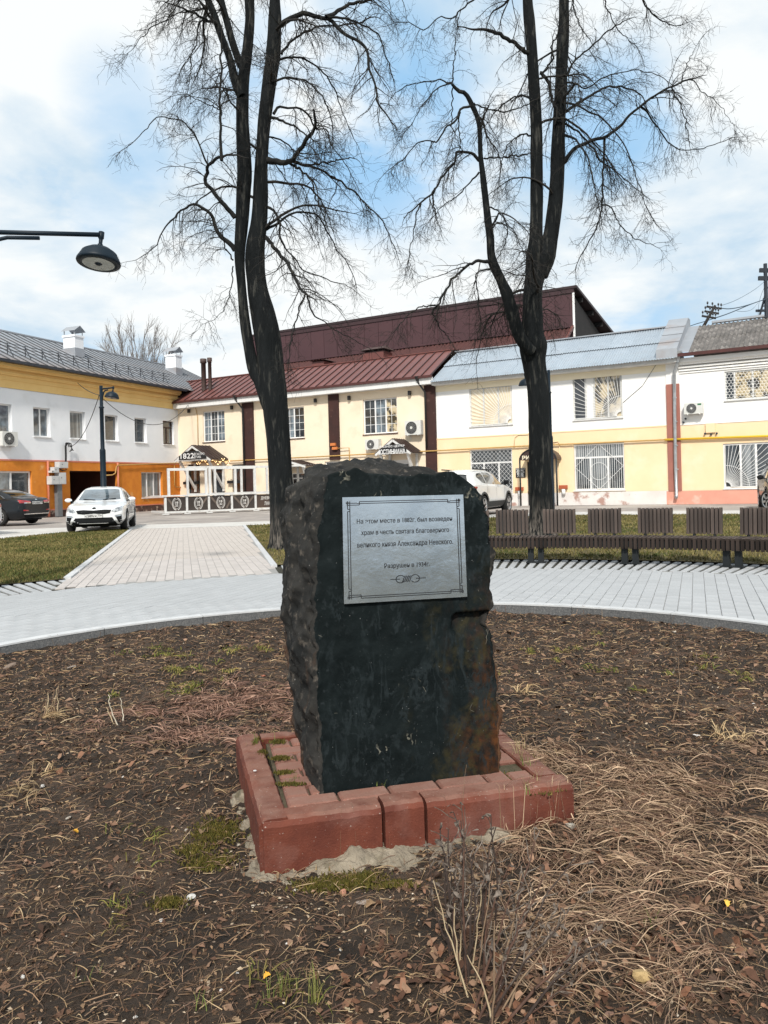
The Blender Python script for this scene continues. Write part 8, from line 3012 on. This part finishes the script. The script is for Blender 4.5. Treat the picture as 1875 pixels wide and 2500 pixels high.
def moss(name, spots, n, mt=m_green, zadd=0.0):
    V, F, C = [], [], []
    for (px, py, sx, sy, zz, dens) in spots:
        c = G(px, py, zz if zz is not None else -.06)
        m = int(n * dens)
        x = c.x + rng.normal(0, sx * .5, m); y = c.y + rng.normal(0, sy * .5, m)
        z = soil_z(x, y) + .01 if zz is None else np.full(m, zz)
        h = rng.uniform(.004, .014, m); a = rng.uniform(0, 2 * np.pi, m); w = rng.uniform(.002, .005, m)
        b = np.c_[x, y, z]; s = np.c_[np.cos(a) * w, np.sin(a) * w, np.zeros(m)]
        tp = b + np.c_[rng.normal(0, .004, m), rng.normal(0, .004, m), h]
        V.append(np.stack([b - s, b + s, tp], 1).reshape(-1, 3))
        C.append(np.repeat(pick([(.085, .082, .017), (.058, .062, .013), (.125, .105, .028)], m), 3, 0))
    V = np.concatenate(V)
    me = np_mesh(name, V, np.arange(len(V)).reshape(-1, 3), col=np.concatenate(C)); me.materials.append(mt)
    tag(link(name, me), kind='stuff')


T_ = .085
moss('moss', [(530, 2020, .09, .10, None, 1.2), (510, 2090, .08, .06, None, .7), (800, 2140, .10, .05, None, 1.1), (880, 2130, .07, .04, None, .8), (470, 2060, .06, .05, None, .4), (410, 2190, .05, .03, None, .5), (960, 2150, .08, .03, None, .4),
              (678, 1812, .03, .02, T_, .25), (685, 1852, .035, .02, T_, .45), (695, 1888, .03, .02, T_, .4), (705, 1916, .05, .012, T_, .3), (640, 1838, .02, .03, T_, .15), (1265, 1900, .10, .05, T_ - .02, .9), (1300, 1930, .08, .04, T_ - .02, .6),
              (625, 1812, .015, .05, T_, .15), (925, 1915, .02, .01, T_, .12), (1290, 1860, .03, .08, T_ - .01, .3)], 1500)


def blades(name, spots):
    """upright thin blades, each spot (px, py, count, height, z)"""
    V, F, C = [], [], []
    nn = 0
    for (px, py, cnt, h, zz, col) in spots:
        c = G(px, py, zz if zz is not None else -.05)
        z0 = zz if zz is not None else float(soil_z(c.x, c.y))
        for _ in range(cnt):
            a = rng.uniform(0, 2 * np.pi); l = h * rng.uniform(.5, 1.1); ln = rng.uniform(.1, .6) * l
            bx, by = c.x + rng.normal(0, .014), c.y + rng.normal(0, .014)
            w = .0016
            s = np.array([np.cos(a + 1.57) * w, np.sin(a + 1.57) * w, 0])
            pts = [np.array([bx + np.cos(a) * ln * t ** 2, by + np.sin(a) * ln * t ** 2, z0 + l * t * (1 - .15 * t)]) for t in (0, .4, .75, 1)]
            for i, p in enumerate(pts): V += [p - s * (1 - i / 3.2), p + s * (1 - i / 3.2)]
            for i in range(3): F.append((nn + 2 * i, nn + 2 * i + 1, nn + 2 * i + 3, nn + 2 * i + 2))
            nn += 8
            C += [np.array(col) * rng.uniform(.75, 1.25)] * 8
    me = np_mesh(name, np.array(V), np.array(F), col=np.array(C)); me.materials.append(m_green)
    return tag(link(name, me), kind='stuff')


GRN, PAL = (.13, .16, .04), (.40, .33, .17)
blades('grass_sprigs', [(1270, 1850, 16, .10, .07, PAL), (1288, 1875, 14, .11, .07, GRN), (1262, 1830, 8, .08, .07, PAL), (1310, 1915, 8, .09, .07, PAL), (1285, 1935, 8, .08, .07, GRN), (622, 1815, 9, .06, .085, GRN), (670, 1818, 10, .04, .085, GRN), (922, 1918, 6, .03, .09, GRN),
                        (720, 1905, 8, .03, .085, GRN), (700, 2390, 22, .09, None, (.20, .20, .06)), (660, 2400, 14, .08, None, GRN), (770, 2410, 16, .11, None, (.20, .20, .06)), (1230, 2290, 5, .06, None, GRN), (1580, 2260, 5, .06, None, GRN),
                        (210, 2360, 6, .05, None, GRN), (500, 2430, 8, .06, None, GRN), (390, 2040, 5, .05, None, GRN), (1045, 1890, 5, .03, .09, GRN)])


# gravel and chips of stone
def gravel(name, n, smin, smax, cols, near, extra=None):
    x, y, z = bed_points(n, near)
    if extra is not None:
        x = np.r_[x, extra[0]]; y = np.r_[y, extra[1]]; z = np.r_[z, soil_z(extra[0], extra[1])]; n = len(x)
    s = rng.uniform(0, 1, n) ** 2.5 * (smax - smin) + smin
    base = np.array([(1, 0, 0), (0, 1, 0), (-1, 0, 0), (0, -1, 0), (0, 0, .7), (0, 0, -.5), (.6, .6, .35), (-.5, .6, .3)])
    tri = np.array([(0, 6, 4), (6, 1, 4), (1, 7, 4), (7, 2, 4), (2, 3, 4), (3, 0, 4), (0, 6, 5), (6, 1, 5), (1, 7, 5), (7, 2, 5), (2, 3, 5), (3, 0, 5)])
    a = rng.uniform(0, 2 * np.pi, n)
    V = base[None] * rng.uniform(.6, 1.25, (n, 8, 1)) * (s[:, None, None]) * np.stack([np.ones(n), rng.uniform(.5, 1, n), rng.uniform(.4, .8, n)], 1)[:, None, :]
    c, s_ = np.cos(a)[:, None], np.sin(a)[:, None]
    V = np.stack([V[..., 0] * c - V[..., 1] * s_, V[..., 0] * s_ + V[..., 1] * c, V[..., 2]], -1) + np.c_[x, y, z + s * .25][:, None, :]
    F = (np.arange(n)[:, None, None] * 8 + tri[None]).reshape(-1, 3)
    me = np_mesh(name, V.reshape(-1, 3), F, col=np.repeat(pick(cols, n), 8, 0)); me.materials.append(m_grav)
    tag(link(name, me), kind='stuff')


# crumbs of soil
gravel('soil_crumbs', 20000, .0025, .012, [(.060, .039, .026), (.034, .024, .017), (.095, .063, .042), (.046, .031, .021)], 1.8)
_c = G(560, 2060, -.06); _d = G(700, 2180, -.06)
gravel('gravel', 5600, .0018, .0080, [(.42, .38, .32), (.30, .26, .21), (.55, .53, .49), (.22, .18, .15), (.34, .25, .18)], 1.7,
       (np.r_[_c.x + rng.normal(0, .09, 300), _d.x + rng.normal(0, .30, 260)], np.r_[_c.y + rng.normal(0, .16, 300), _d.y + rng.normal(0, .05, 260)]))

# --- single stones one can point at
def where(px, py):
    if py < 1900: return 'on open soil toward the kerb' if px < 900 else 'beyond the dry grass near the kerb'
    if py < 2150: return 'beside the mossy mortar' if px < 600 else ('before the pedestal front' if px < 1200 else 'on the matted dry grass')
    if py < 2330: return 'on soil below the white stone' if px < 600 else ('under the upright dead weed' if px < 1250 else 'in grass above the yellow stone')
    return 'on bare soil near the bottom' if px < 640 else ('among cut stalks below the weeds' if px < 1300 else 'around the yellow-ochre stone')



_ico = None


def stone(px, py, w, flat, col, label, name='pebble', ang=0.0, asp=.75, group=None, sink=.25):
    c = G(px, py, -.05)
    z = float(soil_z(c.x, c.y))
    bm = bmesh.new()
    bmesh.ops.create_icosphere(bm, subdivisions=2, radius=1)
    p = np.array([v.co[:] for v in bm.verts])
    k = 1 + fbm(p, 1.3, 3, int(px)) * .55
    for v, q in zip(bm.verts, k): v.co *= q
    # cleave some flat faces
    for _ in range(6):
        d = Vector(rng.normal(0, 1, 3)).normalized()
        for v in bm.verts:
            t = v.co.dot(d)
            if t > .62: v.co -= d * (t - .62)
    me = bpy.data.meshes.new(name); bm.to_mesh(me); bm.free()
    me.materials.append(mat('stone_%d_%d' % (int(px), int(py)), col, tuple(q * .72 for q in col), .85, 30, 8, .5, 90))
    o = link(name, me)
    o.location = (c.x, c.y, z + w * flat * (1 - sink))
    o.rotation_euler = (rng.uniform(-.3, .3), rng.uniform(-.3, .3), ang)
    o.scale = (w, w * asp, w * flat)
    return tag(o, label, 'stone', group)


stone(1570, 2390, .030, .75, (.60, .42, .20), 'large yellow-ochre stone lying among dead leaves in the foreground', 'yellow_stone', .4, .9)
stone(464, 2166, .019, .55, (.72, .70, .66), 'big white stone chip on bare soil below the mortar footing', 'white_stone', .3, .6)
stone(455, 2012, .012, .7, (.52, .47, .40), 'rounded pale tan pebble beside the mossy mortar strip', 'pebble', .2, .7)
stone(837, 2152, .014, .9, (.55, .27, .18), 'orange-pink brick chip in the moss in front of the pedestal', 'brick_chip', .9, .7)
stone(885, 2185, .030, .25, (.40, .33, .28), 'flat pale flake of mortar on the soil before the pedestal', 'mortar_flake', -.3, .6)
stone(1392, 2022, .024, .8, (.50, .46, .39), 'pale tan lump of mortar at the outer corner of the pedestal', 'mortar_lump', .2, .8)
stone(719, 2144, .013, .5, (.62, .58, .50), 'smooth oval cream pebble at the foot of the mortar', 'pebble', .1, .6)
stone(624, 1975, .008, .5, (.85, .85, .85), 'small white chip sitting on the pedestal corner joint', 'white_chip', .1, .6).location.z = .105
stone(642, 1645, .016, .7, (.42, .15, .09), 'reddish brick fragment on the soil left of the boulder', 'brick_fragment', .5, .8)
stone(176, 1630, .035, .45, (.36, .30, .25), 'flat tan stone near the kerb on bare soil', 'flat_stone', .2, .7)
stone(20, 1628, .05, .5, (.24, .18, .14), 'large brown clod of earth by the picture edge', 'earth_clod', .4, .8)
stone(104, 1918, .013, .8, (.66, .64, .60), 'white pebble above the pale grass tussock', 'pebble', .8, .8)
stone(168, 1990, .013, .5, (.45, .40, .34), 'pale pebble on soil below the tussock', 'pebble', .3, .8)
stone(1700, 1790, .022, .3, (.80, .79, .76), 'flat white flake of stone on the dark soil', 'white_flake', -.4, .5)
stone(1840, 1710, .018, .5, (.78, .77, .74), 'small white stone near the far kerb stones', 'white_stone', .4, .6)
stone(1645, 1540, .026, .4, (.60, .56, .50), 'pale flat stone chip just inside the kerb', 'stone_chip', .2, .7)
stone(393, 2216, .009, .8, (.80, .79, .77), 'tiny bright white stone near the moss cushion', 'white_stone', .2, .8)
for (px, py, w) in ((55, 2355, .008), (225, 2262, .008), (900, 2350, .007), (830, 2290, .006), (1270, 2180, .008), (580, 2355, .007), (470, 2350, .007), (540, 2390, .006), (330, 2455, .007), (700, 2280, .006), (300, 1890, .009), (400, 1936, .008)):
    stone(px, py, w, .7, (.74, .72, .68), 'small white pebble lying ' + where(px, py), 'pebble', rng.uniform(0, 3), .8, 'white pebbles ' + where(px, py))


# --- fallen leaves: curled, lobed, each one apart
def leaf_mesh(seed, lob, curl):
    r = np.random.default_rng(seed)
    n = 9
    V, F = [], []
    for i in range(n):
        t = i / (n - 1)
        w = math.sin(math.pi * min(1, t * .92 + .06)) ** .7 * .42 * (1 + lob * math.sin(t * 19 + seed))
        for s in (-1, -.5, 0, .5, 1):
            x = s * w
            z = curl * (abs(s) ** 1.6) * .5 * w / .4 + .30 * curl * math.sin(t * 3) * (t - .4) + r.normal(0, .018)
            V.append((x, t - .5, z))
    for i in range(n - 1):
        for j in range(4):
            a = i * 5 + j
            F.append((a, a + 1, a + 6, a + 5))
    me = bpy.data.meshes.new('fallen_leaf')
    me.from_pydata(V, [], F)
    me.polygons.foreach_set('use_smooth', [True] * len(F)); me.update()
    return me


_lm = [mat('dead_leaf_%s' % k, c, tuple(q * .66 for q in c), .8, 3, 5, .2, 30, rnd=.25) for k, c in (('brown', (.15, .078, .046)), ('pinkish', (.24, .14, .10)), ('dark', (.075, .043, .029)), ('tan', (.31, .21, .125)))]
_leaves = []
for k in range(12):
    me = leaf_mesh(k, (.05, .22, .32)[k % 3], (.35, .8, 1.2)[(k // 3) % 3]); me.materials.append(_lm[k % 4]); _leaves.append(me)
_kinds = ['brown', 'pinkish', 'dark brown', 'tan']
cnt = 0
while cnt < 90:
    u = rng.uniform(0, 1)
    if u < .55: px, py = rng.uniform(880, 1875), rng.uniform(2080, 2500)
    elif u < .8: px, py = rng.uniform(0, 1875), rng.uniform(2050, 2500)
    else: px, py = rng.uniform(0, 1875), rng.uniform(1650, 2150)
    c = G(px, py, -.05)
    if in_ped(np.array([c.x]), np.array([c.y]), .03)[0]: continue
    k = int(rng.integers(12))
    o = link('fallen_leaf', _leaves[k])
    o.location = (c.x, c.y, float(soil_z(c.x, c.y)) + .012)
    o.rotation_euler = (rng.normal(0, .35), rng.normal(0, .35), rng.uniform(0, 6.28))
    s = rng.uniform(.014, .034)
    o.scale = (s * rng.uniform(.6, 1), s, s)
    _t = '%s %s leaf, %s, %s' % ('small' if s < .024 else 'large', _kinds[k % 4], ('smooth-edged', 'ragged', 'lobed')[k % 3] + (' and flat', ' and cupped', ' and curled')[(k // 3) % 3], where(px, py))
    tag(o, _t, 'leaf', 'dead leaves: ' + _t)
    cnt += 1
_o = link('fallen_leaf', _leaves[3]); _c = G(493, 2020, -.05)
for (px, py, col, lab) in ((184, 2028, (.75, .40, .05), 'bright yellow scrap of leaf on the soil near the tussock'), (652, 2365, (.72, .36, .04), 'bright orange-yellow withered flower beside the green grass sprigs'), (1772, 2205, (.70, .45, .08), 'yellow leaf scrap among the dry grass')):
    me = _leaves[4].copy(); me.materials.clear(); me.materials.append(mat('bright_leaf_%d' % px, col, None, .7, 20))
    c = G(px, py, -.05)
    o = link('leaf_scrap', me); o.location = (c.x, c.y, float(soil_z(c.x, c.y)) + .02); o.scale = (.022, .022, .022); o.rotation_euler = (.5, .2, px)
    tag(o, lab, 'leaf')
_o.location = (_c.x, _c.y, float(soil_z(_c.x, _c.y)) + .015); _o.scale = (.03, .03, .03)
tag(_o, 'tan curled leaf resting near the moss by the pedestal corner', 'leaf')


# --- dead standing weeds in the foreground
def weed(name, label, stems, cols, curls=True, rad=.0026, seed=1, twigs=5):
    r = np.random.default_rng(seed)
    b0 = G(stems[0][0], stems[0][1], -.06)
    th = empty(name, (b0.x, b0.y, float(soil_z(b0.x, b0.y))), 0, label, 'dead plant')
    off = np.array(th.location)
    groups = {}
    lv = []
    for i, (bx, by, tx, ty, dY) in enumerate(stems):
        b = G(bx, by, -.06); b.z = float(soil_z(b.x, b.y)) - .01
        t = P(tx, ty, b.y + dY)
        n = 9
        q = np.linspace(0, 1, n)[:, None]
        pts = np.array(b)[None] * (1 - q) + np.array(t)[None] * q
        L_ = np.linalg.norm(pts[-1] - pts[0])
        bend = r.normal(0, .05, 3) * L_
        pts += np.sin(q * np.pi) * bend[None] + r.normal(0, .004, (n, 3)) * q
        rr = rad * r.uniform(.75, 1.3)
        V, F = tube_batch(pts[None], (rr * np.linspace(1, .4, n))[None], 5)
        me = np_mesh('stem', V - off, F, smooth=True); me.materials.append(cols[i % len(cols)])
        link('stem', me, th)
        if curls:
            S, D, pr, tt = children(pts[None], np.full((1, n), rr), twigs, .35, 1, (.4, 1.0), r, 0)
            P1, R1 = grow(S, D, r.uniform(.02, .07, len(S)), np.full(len(S), rr * .5), 4, .02, .2, r, .5)
            lv.append(tube_batch(P1, R1, 3))
            for p in P1[:, -1].tolist() + pts[5:].tolist():
                if r.uniform() < .45:
                    # a shrivelled leaf: a short twisted ribbon
                    k = 5
                    a = r.uniform(0, 6.28)
                    c = np.array(p); o = []
                    d = np.array([np.cos(a), np.sin(a), r.uniform(-.8, .3)]); w = r.uniform(.003, .0075)
                    for j in range(k):
                        tw = a + j * 1.0
                        s = np.array([np.cos(tw), np.sin(tw), .5]) * w * math.sin(math.pi * (j + .6) / k)
                        o += [c - s, c + s]
                        d = d + r.normal(0, .45, 3); d[2] -= .15; d /= np.linalg.norm(d)
                        c = c + d * r.uniform(.005, .010)
                    F_ = np.array([(2 * j, 2 * j + 1, 2 * j + 3, 2 * j + 2) for j in range(k - 1)])
                    lv.append((np.array(o), F_))
    if lv:
        V, F = join_np(lv)
        me = np_mesh('withered_leaves', V - off, F); me.materials.append(mat('withered_leaf', (.20, .165, .135), (.050, .036, .028), .85, 40, 3))
        tag(link('withered_leaves', me, th), kind='stuff')
    return th


_dk = mat('dead_stem_dark', (.060, .040, .032), (.035, .024, .020), .85, 60, 4)
_rd = mat('dead_stem_red', (.115, .060, .040), (.07, .038, .028), .8, 60, 4)
_pl = mat('dead_stem_pale', (.50, .40, .26), (.40, .30, .18), .75, 60, 4)
_tn = mat('dead_stem_tan', (.26, .18, .11), (.20, .13, .085), .8, 60, 4)
weed('dead_weed', 'upright dead weed with dark stems and shrivelled leaves in front of the pedestal',
     [(1120, 2380, 1108, 1985, .02), (1130, 2360, 1122, 2005, .05), (1128, 2370, 1140, 2040, -.03), (1115, 2340, 1072, 2020, .04), (1110, 2310, 1045, 2065, .06), (1140, 2400, 1135, 1960, 0), (1145, 2380, 1150, 2080, .05),
      (1200, 2330, 1208, 2020, .02), (1205, 2350, 1222, 2060, -.02), (1195, 2370, 1200, 1990, .0), (1150, 2410, 1110, 2120, .02), (1180, 2400, 1240, 2100, .04), (1100, 2330, 1085, 2090, .03), (1118, 2360, 1095, 2030, .03)], [_dk, _dk, _rd], True, .0036, 3, 7)
weed('dead_weed', 'leaning dead weed with reddish stems spreading over dry grass in the foreground',
     [(1170, 2470, 1330, 2130, .05), (1180, 2480, 1400, 2090, .08), (1160, 2490, 1290, 2200, .03), (1200, 2490, 1420, 2190, .05), (1220, 2495, 1460, 2270, .02), (1190, 2500, 1380, 2260, .0), (1240, 2495, 1455, 2340, -.02), (1230, 2480, 1350, 2230, .06),
      (1150, 2480, 1250, 2180, .02), (1260, 2500, 1470, 2300, .0), (1210, 2460, 1310, 2050, .10), (1185, 2450, 1270, 2140, .06)], [_rd, _dk, _rd, _tn], True, .0038, 5, 8)
weed('dry_stalk', 'pale straw-coloured stalks standing among the dark dead weed',
     [(1145, 2430, 1060, 2150, .05), (1130, 2400, 1105, 2205, .0), (1200, 2500, 1205, 2250, .0), (1205, 2500, 1140, 2330, .02), (1125, 2350, 1150, 2170, .02), (1160, 2400, 1200, 2110, .05), (1120, 2330, 1070, 2215, .01), (1150, 2350, 1175, 2160, .03), (1235, 2440, 1300, 2380, .0)], [_pl, _pl, _tn], False, .0028, 7)
weed('stalk_bundle', 'bundle of pale cut stalk ends by the bottom of the picture',
     [(770, 2445, 850, 2500, -.10), (780, 2440, 830, 2500, -.12), (840, 2430, 860, 2475, -.06), (850, 2425, 885, 2470, -.06), (900, 2430, 950, 2490, -.08), (910, 2428, 935, 2470, -.06), (960, 2420, 965, 2500, -.08), (1005, 2370, 1015, 2440, -.05), (1020, 2375, 1040, 2450, -.05)], [_pl, _tn], False, .0038, 9)
weed('fallen_twig', 'long brown twig lying across the leaves at the bottom', [(720, 2485, 995, 2415, .14), (800, 2462, 860, 2440, .05)], [_rd], False, .0034, 11)
weed('fallen_twig', 'thin brown twig lying below the mortar toward the dead weed', [(840, 2325, 1110, 2375, -.05)], [_rd], False, .0026, 12)
weed('cut_stalks', 'tuft of cut pale stalks on bare soil by the picture edge', [(112, 1748, 116, 1690, 0), (120, 1750, 132, 1680, 0), (128, 1748, 142, 1676, 0), (124, 1752, 146, 1676, .03), (136, 1742, 140, 1700, 0), (105, 1745, 112, 1700, .02)], [_pl, _tn], False, .0042, 13)
weed('cut_stalks', 'few white cut stalks standing apart on bare soil', [(292, 1772, 266, 1692, 0), (283, 1770, 260, 1726, .02), (300, 1762, 292, 1708, .02)], [mat('stalk_white', (.66, .60, .48), (.5, .44, .34), .7, 30), _pl], False, .0045, 15)
weed('fallen_stalk', 'pale stalks lying crossed on the soil beside the cut tuft', [(135, 1762, 200, 1748, .05), (138, 1765, 205, 1782, -.04), (345, 1742, 375, 1734, .05)], [_pl], False, .0038, 16)
weed('dry_sprig', 'thin dark sprig standing on the soil near the kerb', [(186, 1640, 181, 1585, 0), (1640, 1760, 1655, 1600, 0), (1655, 1760, 1705, 1605, .1)], [_dk, _tn], True, .003, 17, 4)
weed('seed_stalk', 'single thin seed stalk growing before the foot of the boulder', [(1128, 2040, 1137, 1868, .0)], [_tn], False, .0013, 18)
